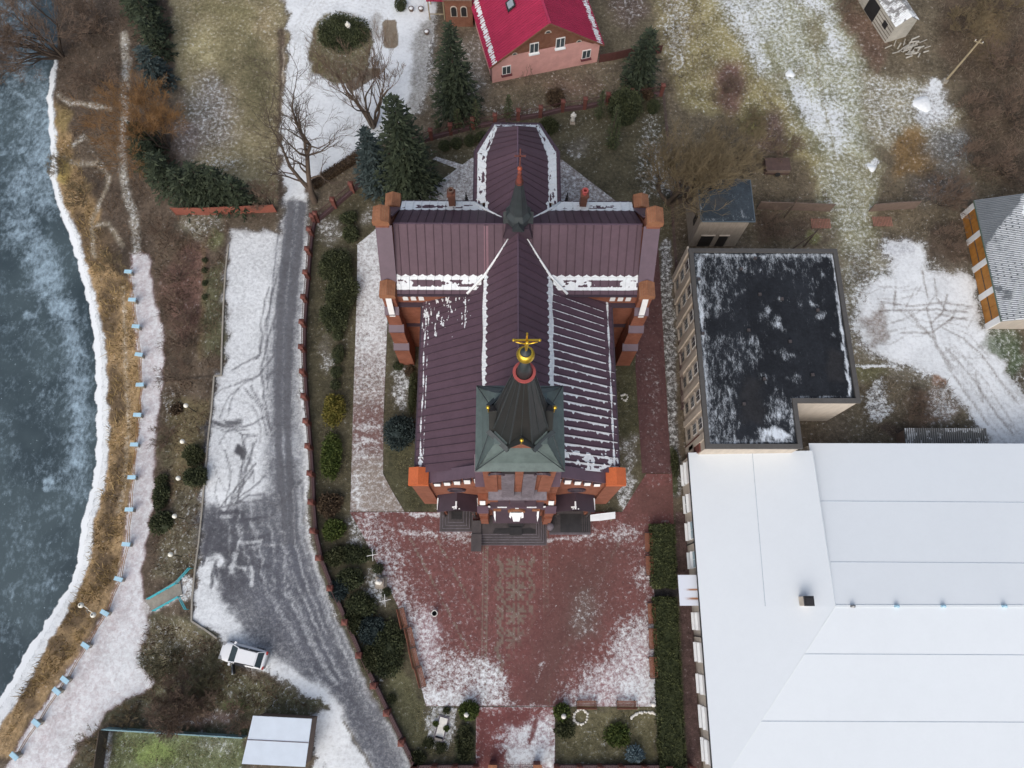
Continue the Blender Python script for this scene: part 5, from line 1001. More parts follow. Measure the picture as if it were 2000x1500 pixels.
# brick annex with a lean-to porch, west of the house
an = thing('brick_annex', 'brown brick stair annex with two arched windows beside the red roofed house', 'annex', (*G(895, 55), 0))
ax0, ay0 = G(872, 52); ax1, ay1 = G(925, 50)
mb = MB(); mb.box(ax0, ay0, 0, ax1 - .05, ay0 + 5.5, 4.2); aw = part('wall', mb, 'housebrick', an)
mb = MB(); mb.loft([[(ax0 - .2, ay0 - .2, 4.2), (ax1, ay0 - .2, 4.2), (ax1, ay0 + 5.6, 4.2), (ax0 - .2, ay0 + 5.6, 4.2)], [(ax0 + 1, ay0 + 1.2, 5.1), (ax1, ay0 + 1.2, 5.1), (ax1, ay0 + 4.4, 5.1), (ax0 + 1, ay0 + 4.4, 5.1)]]); part('roof', mb, 'brownslab', an)
for k in (.32, .68):
    x = ax0 + (ax1 - ax0) * k; q = [(x - .32, 1.7), (x + .32, 1.7)] + [(x + .32 * math.cos(t), 2.8 + .32 * math.sin(t)) for t in np.linspace(0, PI, 9)]
    mb = MB(); mb.yprism([(x + (a - x) * 1.3, 2.3 + (b - 2.3) * 1.15) for a, b in q], ay0 - .05, ay0 - .003); f = part('window', mb, 'plaster', an); mb = MB(); mb.yprism(q, ay0 - .08, ay0 - .052); part('pane', mb, 'dark', f)
pc0, pcy = G(841, 50)
pr_ = thing('entrance_porch', 'open timber porch with a raspberry red corrugated roof at the annex', 'porch', (*G(855, 48), 0))
roof_panel('roof', (pc0 - .3, ay0 + 6, 3.9), (ax0 - .05, ay0 + 6, 3.9), (ax0 - .05, ay0 + .9, 3.0), (pc0 - .3, ay0 + .9, 3.0), None, pr_, step=.4, col=red, seam=.3)
for x in (pc0 - .1, ax0 - .25):
    for y in (ay0 + 1.1, ay0 + 3.6): mb = MB(); mb.box(x - .07, y - .07, 0, x + .07, y + .07, 3.0); part('post', mb, 'greywood', pr_)
mb = MB(); mb.box(pc0 - .1, ay0 + 1.0, .9, ax0 - .2, ay0 + 1.08, 1.0); part('rail', mb, 'greywood', pr_)

# ------------------------------------------------------------------ flat roofed building and its neighbours
FB = 7.3
def quad_building(name, label, cat, roofpx, z, wallmat, roofmat, inset=.0):
    pts = [G(x, y, z) for x, y in roofpx]; c = np.mean(pts, 0); o = thing(name, label, cat, (c[0], c[1], 0)); return o, pts
fbp = [G(x, y, FB) for x, y in [(1352, 488), (1638, 487), (1673, 783), (1557, 785), (1563, 873), (1376, 874)]]
fx0 = (fbp[0][0] + fbp[5][0]) / 2; fx1 = (fbp[1][0] + fbp[2][0]) / 2; fx2 = (fbp[3][0] + fbp[4][0]) / 2; fy1 = (fbp[0][1] + fbp[1][1]) / 2; fy2 = (fbp[2][1] + fbp[3][1]) / 2; fy0 = (fbp[4][1] + fbp[5][1]) / 2
fpoly = [(fx0, fy0), (fx2, fy0), (fx2, fy2), (fx1, fy2), (fx1, fy1), (fx0, fy1)]
flat = thing('flat_roofed_block', 'three storey beige block with a black felt flat roof, east of the church', 'building', ((fx0 + fx1) / 2, (fy0 + fy1) / 2, 0))
mb = MB(); mb.prism(fpoly, 0, FB - .3); part('wall', mb, 'plaster', flat)
def off(poly, d):
    out = []
    n = len(poly)
    for i in range(n):
        p, c, q = np.array(poly[i - 1]), np.array(poly[i]), np.array(poly[(i + 1) % n])
        a = (c - p) / np.linalg.norm(c - p); b = (q - c) / np.linalg.norm(q - c)
        na, nb = np.array([a[1], -a[0]]), np.array([b[1], -b[0]]); m = na + nb; m = m / max(1e-6, m @ na) 
        out.append(tuple(c + m * d))
    return out
inn = off(fpoly, -.32); out = off(fpoly, .12)
mb = MB(); mb.loft([[(x, y, FB - .3) for x, y in inn], [(x, y, FB - .3) for x, y in out], [(x, y, FB + .02) for x, y in out], [(x, y, FB + .05) for x, y in inn], [(x, y, FB - .3) for x, y in inn]], False, False); part('parapet', mb, plain('dark_parapet_flashing', K(78, 76, 74), .7, .15), flat)
mb = MB(); mb.prism(off(fpoly, -.3), FB - .45, FB - .16); 
def felt_fn(X, Y, px, py):
    c = Chart(px, py, K(37, 40, 45), .2); A, O, S = c.area, c.oval, c.stroke
    c.col *= (.9 + .2 * ((np.floor(X / 1.0) * 7.13) % 1))[:, None].astype(np.float32)
    S([(1366, 505), (1380, 700), (1390, 868)], 22, None, .6, 16); S([(1362, 500), (1376, 700), (1386, 868)], 5, None, .95, 3); S([(1362, 497), (1628, 500)], 5, None, .95, 3); O((1405, 560), 40, 60, None, .44, 24); O((1410, 800), 46, 70, None, .5, 30); O((1440, 690), 56, 50, None, .42, 34); O((1590, 560), 50, 50, None, .3, 30); S([(1366, 502), (1625, 502)], 12, None, .62, 12); O((1480, 520), 110, 14, None, .46, 20)
    S([(1376, 862), (1546, 866)], 12, None, .66, 10); O((1510, 850), 34, 14, None, .95, 10); O((1512, 800), 30, 34, None, .52, 22); S([(1548, 786), (1548, 866)], 8, None, .7, 5); S([(1626, 500), (1645, 640), (1660, 776)], 6, None, .95, 3); S([(1546, 780), (1658, 776)], 6, None, .6, 5)
    for x, y, r in ((1527, 588, 10), (1520, 635, 16), (1597, 615, 12), (1586, 590, 7), (1448, 575, 6), (1490, 610, 16), (1535, 690, 16), (1550, 740, 14), (1470, 668, 18), (1500, 740, 12), (1545, 815, 10), (1630, 660, 8)): O((x, y), r, r * .7, None, .55, r * .7)
    A([(1450, 740), (1490, 740), (1490, 830), (1455, 830)], K(44, 45, 48), .1, 10); A([(1620, 690), (1646, 690), (1648, 740), (1622, 740)], K(46, 47, 50), .08, 5)
    return c
o = sheet('felt_roof', None, FB - .15, .2, M['felt'], felt_fn, kind=None, world=off(fpoly, -.33)); o.parent = flat; o.matrix_parent_inverse = Matrix.Translation(-Vector(flat.location)) if False else o.matrix_parent_inverse
for v in o.data.vertices: v.co -= flat.location
for k, (x, y) in enumerate([(1448, 525), (1484, 575), (1527, 584), (1597, 606), (1462, 645), (1543, 667), (1493, 740), (1587, 732), (1453, 789), (1365, 545), (1373, 651), (1475, 504)]):
    gx, gy = G(x, y, FB); mb = MB(); mb.box(gx - .12, gy - .12, FB - .149, gx + .12, gy + .12, FB + .05); v_ = part('roof_vent', mb, 'iron', flat); mb = MB(); mb.box(gx - .15, gy - .15, FB + .05, gx + .15, gy + .15, FB + .09); part('vent_lid', mb, 'granite', v_)
nb = 7; by = np.linspace(fy1 - 1.2, fy0 + 2.6, nb)
for i in range(nb + 1):
    y = (by[min(i, nb - 1)] + (by[0] - by[1]) / 2 if i < nb else by[-1] - (by[0] - by[1]) / 2)
    mb = MB(); mb.box(fx0 - .16, y - .32, .0, fx0 + .01, y + .32, FB - .35); part('wall_pier', mb, 'plaster', flat)
for i, y in enumerate(by):
    for z in (.9, 3.1, 5.25):
        h = 1.35 if z > 1 else 1.2
        mb = MB(); mb.box(fx0 - .05, y - .55, z, fx0 - .003, y + .55, z + h); f = part('window', mb, 'plastergrey' if z < 1 else 'white', flat)
        for a, b in ((-.47, -.04), (.04, .47)): mb = MB(); mb.box(fx0 - .075, y + a, z + .1, fx0 - .052, y + b, z + h - .1); part('pane', mb, 'glass', f)
        mb = MB(); mb.box(fx0 - .24, y - .6, z - .1, fx0 - .003, y + .6, z - .02); part('sill', mb, 'plastergrey', f)
mb = MB(); mb.box(fx0 - .12, fy0 + .1, 0, fx0 - .004, fy0 + 1.7, 5.2); part('brick_panel', mb, 'fencebrick', flat); mb = MB(); mb.box(fx0 - .16, fy0 + .3, 1.4, fx0 - .122, fy0 + 1.3, 3.0); part('panel_board', mb, 'plaster', flat)

# substation
zu = 5.5; up = [G(x, y, zu) for x, y in ((1367, 433), (1474, 433), (1468, 350), (1364, 351))]
ux0, uy0, ux1, uy1 = (up[0][0] + up[3][0]) / 2, up[0][1], (up[1][0] + up[2][0]) / 2, up[2][1]
sub = thing('substation', 'small pale tower like substation with a dark flat roof beside the beige block', 'substation', ((ux0 + ux1) / 2, (uy0 + uy1) / 2, 0))
mb = MB(); mb.box(ux0 + .05, uy0 + .12, 0, ux1 - .55, uy1 - .15, zu - .12); part('wall', mb, 'plastergrey', sub)
mb = MB(); mb.box(ux0, uy0, zu - .12, ux1, uy1, zu - .002); part('roof_slab', mb, plain('bluish_edge', K(84, 96, 104), .6, .15), sub)
def ufn(X, Y, px, py):
    c = Chart(px, py, K(58, 66, 73), .22); c.stroke([(1372, 428), (1470, 428)], 5, None, .5, 5); c.oval((1425, 390), 24, 14, None, .36, 10); c.oval((1440, 420), 10, 14, None, .42, 8); c.oval((1405, 400), 16, 10, K(66, 68, 70), .1, 6); return c
o = sheet('roof_felt', None, zu + .004, .2, M['felt'], ufn, kind=None, world=[(ux0 + .08, uy0 + .08), (ux1 - .08, uy0 + .08), (ux1 - .08, uy1 - .08), (ux0 + .08, uy1 - .08)]); o.parent = sub
for v in o.data.vertices: v.co -= sub.location
for x0_, x1_, nm in ((.9, 2.3, 'door'), (2.9, 3.9, 'vent_door')):
    mb = MB(); mb.box(ux0 + x0_, uy0 + .04, .1, ux0 + x1_, uy0 + .117, 2.4); d_ = part(nm, mb, 'granitedark', sub); mb = MB(); mb.box(ux0 + x0_ - .1, uy0 - .02, 2.45, ux0 + x1_ + .1, uy0 + .117, 2.55); part('lintel', mb, 'plaster', d_)
mb = MB(); mb.box(ux0 - .0, uy0 + 1.2, 2.6, ux0 + .047, uy0 + 1.9, 4.4); part('window', mb, 'dark', sub)

# white hall
hz, hr = 4.0, 5.6
hN = G(1349, 884, hz)[1]; xW = np.mean([G(1349, 885, hz)[0], G(1385, 1495, hz)[0]]); xR = np.mean([G(1592, 866, 5.0)[0], G(1625, 1183, hr)[0]]); yR = G(1625, 1184, hr)[1]
hN2 = G(1800, 866, 4.3)[1]; yS = yR - (hN2 - yR); xE = 75.0
hall = thing('white_hall', 'large low hall with a snow white sheet metal roof, in the lower right', 'hall', (35, 4, 0))
mb = MB(); mb.prism([(xW + .25, yS), (xE, yS), (xE, hN2 - .2), (xR, hN2 - .2), (xR, hN - .2), (xW + .25, hN - .2)], 0, hz - .12); hwl = part('wall', mb, 'plaster', hall)
wc = K(218, 224, 230)
def hsn(u, v, L): return .3 + 0 * u
roof_panel('roof', (xR, yR, hr), (xR, hN, 5.0), (xW, hN, hz), (xW, yR - (xR - xW) * .0, hz), hsn, hall, step=.6, col=wc, seam=1e4, ribs=False, mat='whiteroof')
k_ = (xR - xW)
ysw = yS
roof_panel('roof', (xR, yR, hr), (xR + .001, yR, hr), (xW, yR, hz), (xW, ysw, hz), hsn, hall, step=.6, col=wc, seam=1e4, ribs=False, mat='whiteroof')
roof_panel('roof', (xR, yR, hr), (xE, yR, hr), (xE, hN2, 4.3), (xR + .02, hN2, 4.3), hsn, hall, step=.6, col=wc, seam=1e4, ribs=False, mat='whiteroof')
roof_panel('roof', (xR, yR, hr), (xE, yR, hr), (xE, yS, hz), (xW, yS, hz), hsn, hall, step=.6, col=wc, seam=1e4, ribs=False, mat='whiteroof')
mb = MB(); mb.beam((xW - .03, yS, hz - .06), (xW - .03, hN, hz - .06), .1, .14); part('gutter', mb, 'granitedark', hall)
seamm = plain('roof_joint', K(206, 214, 220), .8, .06); capm = plain('snow_cap', (.72, .765, .78), .9, .03)
mb = MB(); mb.beam((xR - .02, yR, hr + .0), (xR - .02, hN, 5.0), .05, .1); part('roof_step', mb, seamm, hall)
seamm = plain('roof_joint', K(176, 186, 196), .8, .1)
zrf = lambda y, n: hr + (4.3 - hr) * (y - yR) / (hN2 - yR) if n else hr + (hz - hr) * (y - yR) / (yS - yR)
for (x0_, y_, n) in ((1604, 978, 1), (1620, 1098, 1), (1570, 1277, 0), (1490, 1410, 0)):
    gx, gy = G(x0_, y_, 5.0); mb = MB(); mb.beam((gx, gy, zrf(gy, n) + .004), (xE, gy - .25, zrf(gy - .25, n) + .004), .06, .03); part('roof_joint', mb, seamm, hall)
mb = MB(); a0 = G(1470, 885, 4.6); a1 = G(1510, 1345, 4.6); mb.beam((a0[0], hN - .02, hz + (5.0 - hz) * (a0[0] - xW) / (xR - xW) + .01), (a1[0], yR + .0, hz + (hr - hz) * (a1[0] - xW) / (xR - xW) + .01), .05, .03); part('roof_joint', mb, seamm, hall)
mb = MB(); mb.beam((xR, yR, hr + .0), (xW + .3, yS + .35, hz + .02), .12, .03); part('hip_cap', mb, capm, hall); mb = MB(); mb.beam((xR, yR, hr + .02), (xE, yR, hr + .02), .2, .05); part('ridge_cap', mb, capm, hall)
gx, gy = G(1575, 1174, 5.8); chm = thing('roof_chimney', 'short square chimney with a sooty top on the white hall roof', 'chimney', (gx, gy, 5.2))
mb = MB(); mb.box(gx - .42, gy - .4, 4.9, gx + .42, gy + .4, 6.3); part('stack', mb, 'plaster', chm); mb = MB(); mb.box(gx - .45, gy - .43, 6.3, gx + .45, gy + .43, 6.42); mb.box(gx - .3, gy - .28, 6.42, gx + .3, gy + .28, 6.5); part('sooty_cap', mb, 'granitedark', chm)
for i, x in enumerate((1666, 1752, 1843, 1962)):
    gx, gy = G(x, 1184, hr + .15); mb = MB(); mb.box(gx - .2, gy - .1, hr - .05, gx + .2, gy + .1, hr + .22); mb.lathe((gx - .08, gy, hr + .2), [(.1, 0), (.1, .25), (.16, .27), (.02, .38)], 8)
    solo('ridge_vent', mb, 'paleblue' if i else 'chrome', 'pale blue ridge vent on the white hall, ' + ['nearest the chimney', 'second from the chimney', 'third from the chimney', 'farthest from the chimney'][i], 'vent', (gx, gy, hr), 'ridge vents on the white hall')
wy = [(901, 945), (963, 1000), (1017, 1054), (1075, 1110), (1130, 1178), (1194, 1231), (1253, 1294), (1316, 1357), (1378, 1426), (1443, 1493)]
for i, (a, b) in enumerate(wy):
    ya, yb = G(1345, a + 2, 2)[1], G(1345, b, 2)[1]; xw = xW + .25
    for z0_, z1_, nm in ((.7, 1.85, 'lower_window'), (2.0, 3.2, 'upper_window')):
        mb = MB(); mb.box(xw - .05, yb, z0_, xw - .003, ya, z1_); f = part(nm, mb, 'white', hall)
        gl = (i == 1 and z0_ < 1) or (i in (2, 3) and z0_ > 1)
        mt = 'dark' if i == 1 else 'bluepane'
        if gl:
            if 'bluepane' not in M: M['bluepane'] = plain('bluish_pane', K(140, 170, 182), .3, .15)
            mb = MB(); mb.box(xw - .075, yb + .08, z0_ + .08, xw - .052, (ya + yb) / 2 - .03, z1_ - .08); part('pane', mb, mt, f); mb = MB(); mb.box(xw - .075, (ya + yb) / 2 + .03, z0_ + .08, xw - .052, ya - .08, z1_ - .08); part('pane', mb, mt, f)
        mb = MB(); mb.loft([[(xw - .28, yb, z0_ - .1), (xw - .28, ya, z0_ - .1), (xw - .003, ya, z0_ - .1), (xw - .003, yb, z0_ - .1)], [(xw - .28, yb, z0_ - .05), (xw - .28, ya, z0_ - .05), (xw - .003, ya, z0_ - .01), (xw - .003, yb, z0_ - .01)]]); part('snowy_sill', mb, 'snow', f)
for y_ in (1062, 1243):
    gy = G(1350, y_, 2)[1]; mb = MB(); mb.path([(xW - .03, gy, hz - .1), (xW - .05, gy, hz - .5), (xW + .14, gy, hz - .9), (xW + .14, gy, .2)], .06, 6); part('downpipe', mb, 'iron', hall)
c0, c1 = G(1324, 1123, 3.0), G(1358, 1183, 3.0)
can = thing('entrance_canopy', 'white sheet metal canopy with two rust streaks over the hall side door', 'canopy', ((c0[0] + c1[0]) / 2, (c0[1] + c1[1]) / 2, 0))
xw = xW + .25
def can_mat():
    m, nt, b = new_mat('rust_streaked_sheet'); tc = N(nt, 'ShaderNodeTexCoord').outputs['Object']; sp = N(nt, 'ShaderNodeSeparateXYZ'); nt.links.new(tc, sp.inputs[0])
    y = sp.outputs[1]; x = sp.outputs[0]
    def st(c, wd): return ramp(nt, math_(nt, 'SUBTRACT', wd, math_(nt, 'ABSOLUTE', math_(nt, 'SUBTRACT', y, c))), 0, wd)
    s = math_(nt, 'MAXIMUM', st(.05, .16), st(-.75, .2)); s = math_(nt, 'MULTIPLY', s, ramp(nt, math_(nt, 'ADD', x, math_(nt, 'MULTIPLY', noise(nt, tc, 4, 3), .8)), .0, 1.0))
    nt.links.new(mixc(nt, s, K(214, 220, 230), K(150, 92, 32)), b.inputs['Base Color']); b.inputs['Roughness'].default_value = .6; return m
mb = MB(); mb.loft([[(c0[0], c1[1], 2.9), (xw - .003, c1[1], 3.1), (xw - .003, c0[1], 3.1), (c0[0], c0[1], 2.9)], [(c0[0], c1[1], 3.0), (xw - .003, c1[1], 3.22), (xw - .003, c0[1], 3.22), (c0[0], c0[1], 3.0)]]); part('canopy_sheet', mb, can_mat(), can)
for y in (c1[1] + .15, c0[1] - .15): mb = MB(); mb.tube((c0[0] + .1, y, 2.9), (xw - .01, y, 1.9), .04); part('bracket', mb, 'iron', can)

# sheds to the right ---------------------------------------------------------------
bz = 2.8; q = [G(x, y, bz) for x, y in ((1960, 628), (1899, 391))]; bx, by_0, by_1 = np.mean([a[0] for a in q]), q[0][1], q[1][1]; bdx = (q[1][0] - q[0][0])
barn = thing('barn', 'long shed with ochre double doors between white piers under a frosted corrugated roof', 'shed', (bx + 4, (by_0 + by_1) / 2, 0))
BL = by_1 - by_0
mb = MB(); mb.box(bx + .3, by_0 + .3, 0, bx + 9.5, by_1 - .2, bz - .1); part('wall', mb, 'plaster', barn)
def bsn(u, v, L): return .26 - np.clip((v - 1.2) * .05, -.1, .3) - ((u % .22) / .22 - .5) ** 2 * .9 - .12 * np.clip(nz(u * .5, v * .5, 1), 0, 1) - .3 * (np.sin(u * 13.7) * np.sin(v * 5.1) > .86) - np.clip((u - 9 - (5 - v) * 1.0) * .25, 0, 1)
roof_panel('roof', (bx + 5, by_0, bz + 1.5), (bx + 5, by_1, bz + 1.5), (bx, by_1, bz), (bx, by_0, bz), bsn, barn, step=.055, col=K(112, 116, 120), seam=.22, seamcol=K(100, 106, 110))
roof_panel('roof', (bx + 5, by_0, bz + 1.5), (bx + 5, by_1, bz + 1.5), (bx + 10, by_1, bz), (bx + 10, by_0, bz), None, barn, step=.4, col=K(86, 76, 66), seam=.22)
mb = MB(); mb.beam((bx - .02, by_0, bz - .05), (bx - .02, by_1, bz - .05), .06, .16); part('fascia', mb, plain('green_fascia', K(88, 104, 92), .6, .1), barn)
nd = 4
for i in range(nd + 1):
    y = by_0 + .5 + (BL - .9) * i / nd; mb = MB(); mb.box(bx + .14, y - .35, 0, bx + .299, y + .35, bz - .12); part('white_pier', mb, 'white', barn)
for i in range(nd):
    ya = by_0 + .5 + (BL - .9) * i / nd + .36; yb = by_0 + .5 + (BL - .9) * (i + 1) / nd - .36
    for a, b in ((ya, (ya + yb) / 2 - .02), ((ya + yb) / 2 + .02, yb)):
        mb = MB(); mb.box(bx + .2, a, .1, bx + .299, b, bz - .3); d_ = part('door', mb, 'ochre', barn); mb = MB(); mb.box(bx + .15, a, 1.2, bx + .199, b, 1.3); part('door_rail', mb, 'bark', d_)
lz = 1.6
lsh = [G(x, y, lz) for x, y in ((1767, 866), (1928, 868), (1915, 838), (1763, 842))]
lo_ = thing('low_shed', 'low shed with a grey corrugated asbestos roof behind the white hall', 'shed', (*np.mean(lsh, 0), 0))
mb = MB(); x0_, x1_ = lsh[0][0], lsh[1][0]; y0_, y1_ = lsh[0][1] - .8, lsh[2][1]; mb.box(x0_ + .15, y0_, 0, x1_ - .15, y1_ - .15, lz - .1); part('wall', mb, 'brownslab', lo_)
def lsn(u, v, L): return .03 - ((u % .22) / .22 - .5) ** 2 * .9 - .25 * np.clip(nz(u, v), 0, 1)
roof_panel('roof', (x0_, y1_, lz + .35), (x1_, y1_, lz + .35), (x1_, y0_, lz), (x0_, y0_, lz), lsn, lo_, step=.05, col=K(84, 84, 82), seam=.22, seamcol=K(130, 130, 128))
# log shed, top right
la, lb = Vector(T(1728, 84)), Vector(T(1668, -10)); d_u = (lb - la); d_u.z = 0; LLn = d_u.length; d_u.normalize(); d_v = Vector((d_u.y, -d_u.x, 0))
def LG(u, v, z): p = la + d_u * u + d_v * v; return (p.x, p.y, z)
logs = thing('log_shed', 'whitewashed log shed with a wide dark doorway and a corrugated roof, top right', 'shed', LG(LLn / 2, 2.2, 0))
LD = 3.0
mb = MB(); mb.loft([[LG(0, 0, 0), LG(LLn, 0, 0), LG(LLn, LD, 0), LG(0, LD, 0)], [LG(0, 0, 2.7), LG(LLn, 0, 2.7), LG(LLn, LD, 2.7), LG(0, LD, 2.7)]]); mb.loft([[LG(0, 0, 2.701), LG(0, LD, 2.701), LG(0, LD / 2, 3.7)], [LG(LLn, 0, 2.701), LG(LLn, LD, 2.701), LG(LLn, LD / 2, 3.7)]]); part('log_wall', mb, 'oldwood', logs)
for s, vv in ((0, -.12), (1, LD + .2)):
    roof_panel('roof', LG(-.15, LD / 2, 3.85), LG(LLn, LD / 2, 3.85), LG(LLn, vv, 2.72), LG(-.15, vv, 2.72), (lambda u, v, L: .18 - ((u % .22) / .22 - .5) ** 2 * .5 - np.clip(nz(u, v), 0, 1) * .3), logs, step=.06, col=K(128, 128, 128), seam=.22, seamcol=K(150, 150, 150))
mb = MB(); mb.loft([[LG(3.4, -.05, .1), LG(5.6, -.05, .1), LG(5.6, -.004, .1), LG(3.4, -.004, .1)], [LG(3.4, -.05, 2.3), LG(5.6, -.05, 2.3), LG(5.6, -.004, 2.3), LG(3.4, -.004, 2.3)]]); part('doorway', mb, 'dark', logs)
mb = MB(); mb.loft([[LG(1.1, -.05, 1.1), LG(1.9, -.05, 1.1), LG(1.9, -.004, 1.1), LG(1.1, -.004, 1.1)], [LG(1.1, -.05, 1.9), LG(1.9, -.05, 1.9), LG(1.9, -.004, 1.9), LG(1.1, -.004, 1.9)]]); part('hatch', mb, 'dark', logs)
for k in range(5):
    mb = MB(); mb.loft([[LG(0, -.03, .3 + k * .45), LG(3.3, -.03, .3 + k * .45), LG(3.3, -.002, .3 + k * .45), LG(0, -.002, .3 + k * .45)], [LG(0, -.03, .36 + k * .45), LG(3.3, -.03, .36 + k * .45), LG(3.3, -.002, .36 + k * .45), LG(0, -.002, .36 + k * .45)]]); part('log_joint', mb, 'bark', logs)
gx, gy, gz = T(1775, 98); pile = MB()
for k in range(46):
    a = rnd.uniform(-.6, .6) + .6; x, y = gx + rnd.gauss(0, 1.0), gy + rnd.gauss(0, .7); L_ = rnd.uniform(.5, 1.1); z = rnd.uniform(.05, .5); pile.tube((x, y, z), (x + L_ * math.cos(a), y + L_ * math.sin(a), z + rnd.uniform(-.1, .15)), rnd.uniform(.05, .1), n=5)
tag(solo('firewood_pile', pile, 'oldwood', 'loose heap of split firewood beside the log shed', 'firewood', (gx, gy, 0)), 'loose heap of split firewood beside the log shed', 'firewood', kind='stuff')
# garage with white roof, bottom left
gzr = 2.6; gp = [G(x, y, gzr) for x, y in ((494, 1398), (609, 1404), (596, 1498), (472, 1492))]
gar = thing('garage', 'small garage with a pale white flat sheet roof beside the road, bottom left', 'garage', (*np.mean(gp, 0), 0))
cc_ = np.mean(gp, 0); ins = [tuple(cc_ + (np.array(p) - cc_) * .95) for p in gp][::-1]
mb = MB(); mb.prism(ins, 0, gzr - .12); part('wall', mb, 'brownslab', gar)
mb = MB(); mb.loft([[(x, y, gzr - .12) for x, y in gp[::-1]], [(x, y, gzr) for x, y in gp[::-1]]]); part('roof', mb, plain('pale_sheet_roof', K(206, 216, 226), .7, .05, .8), gar)
m0, m1 = (np.array(gp[0]) + gp[3]) / 2, (np.array(gp[1]) + gp[2]) / 2; mb = MB(); mb.beam((*m0, gzr + .015), (*m1, gzr + .015), .07, .03); part('roof_joint', mb, 'slate', gar)

# ------------------------------------------------------------------ fences and walls
def fence_posts(root, pts, h, w, mat='fencebrick', cap=True):
    for x, y in pts:
        mb = MB(); mb.box(x - w / 2, y - w / 2, 0, x + w / 2, y + w / 2, h); p = part('post', mb, mat, root)
        if cap:
            mb = MB(); c = w / 2 + .07; mb.loft([[(x - c, y - c, h), (x + c, y - c, h), (x + c, y + c, h), (x - c, y + c, h)], [(x - c, y - c, h + .08), (x + c, y - c, h + .08), (x + c, y + c, h + .08), (x - c, y + c, h + .08)], [(x - .05, y - .05, h + .25), (x + .05, y - .05, h + .25), (x + .05, y + .05, h + .25), (x - .05, y + .05, h + .25)]]); part('post_cap', mb, 'fencebrick', p)
def brick_fence(label, pix, h=1.75, plinth=.55, pw=.42):
    pts = [G(x, y) for x, y in pix]; o = thing('brick_fence', label, 'fence', (*np.mean(pts, 0), 0), 'brick post fences round the church yard')
    fence_posts(o, pts, h, pw)
    for a, b in zip(pts, pts[1:]):
        a, b = Vector((*a, 0)), Vector((*b, 0)); d = (b - a).normalized(); a2, b2 = a + d * pw * .5, b - d * pw * .5
        mb = MB(); mb.beam(a2 + Vector((0, 0, plinth / 2)), b2 + Vector((0, 0, plinth / 2)), .3, plinth); pl = part('plinth', mb, 'coping', o)
        mb = MB(); mb.beam(a2 + Vector((0, 0, plinth + .2)), b2 + Vector((0, 0, plinth + .2)), .05, .05); mb.beam(a2 + Vector((0, 0, h - .2)), b2 + Vector((0, 0, h - .2)), .05, .05)
        L_ = (b2 - a2).length; k = max(3, int(L_ / .2))
        for i in range(k):
            p = a2 + (b2 - a2) * ((i + .5) / k); mb.box(p.x - .012, p.y - .012, plinth, p.x + .012, p.y + .012, h - .05)
        part('railing', mb, 'brownmetal', o)
    return o
brick_fence('long brick post fence along the road, west of the church', [(616, 436), (611, 462), (607, 500), (604, 545), (600, 592), (597, 640), (596, 688), (598, 735), (601, 782), (605, 830), (609, 878), (613, 930), (615, 985), (619, 1040), (630, 1092), (652, 1150), (680, 1215), (707, 1278), (735, 1336), (760, 1388), (788, 1445), (812, 1496)])
brick_fence('slanting brick post fence between the dark spruces and the road corner', [(622, 432), (655, 405), (690, 375), (722, 348), (765, 320)])
brick_fence('brick post fence behind the choir, below the house garden', [(805, 284), (843, 272), (881, 262), (924, 251), (967, 243), (1012, 234), (1055, 228), (1098, 217), (1141, 212), (1185, 203), (1230, 196), (1290, 186)])
brick_fence('brick post fence at the bottom edge, left of the gate', [(812, 1496), (850, 1496), (890, 1496), (930, 1496)])
brick_fence('brick post fence at the bottom edge, right of the gate', [(1086, 1496), (1130, 1496), (1170, 1496), (1210, 1496), (1255, 1496), (1300, 1496), (1345, 1496)])
gate = thing('entrance_gate', 'black iron double gate with arched top between brick gate piers, bottom edge', 'gate', (*G(1005, 1494), 0))
gl, gr = G(963, 1493), G(1048, 1493)
for x, y in (gl, gr): mb = MB(); mb.box(x - .3, y - .3, 0, x + .3, y + .3, 2.2); p = part('gate_pier', mb, 'fencebrick', gate); mb = MB(); mb.box(x - .38, y - .38, 2.2, x + .38, y + .38, 2.32); part('pier_cap', mb, 'brickcap', p)
for a, b in ((gl[0] + .32, (gl[0] + gr[0]) / 2 - .03), ((gl[0] + gr[0]) / 2 + .03, gr[0] - .32)):
    mb = MB(); y = gl[1]; t_ = np.linspace(0, 1, 9); top = lambda t: 1.6 + .5 * math.sin(PI * (t * .5 if a < (gl[0] + gr[0]) / 2 - .5 else .5 - t * .5))
    mb.path([(a + (b - a) * t, y, top(t)) for t in t_], .04, 5); mb.beam((a, y, .2), (b, y, .2), .05, .05); mb.beam((a, y, 1.1), (b, y, 1.1), .05, .05)
    for t in np.linspace(0, 1, 11): mb.tube((a + (b - a) * t, y, .15), (a + (b - a) * t, y, top(t)), .022, n=4)
    part('gate_leaf', mb, 'iron', gate)
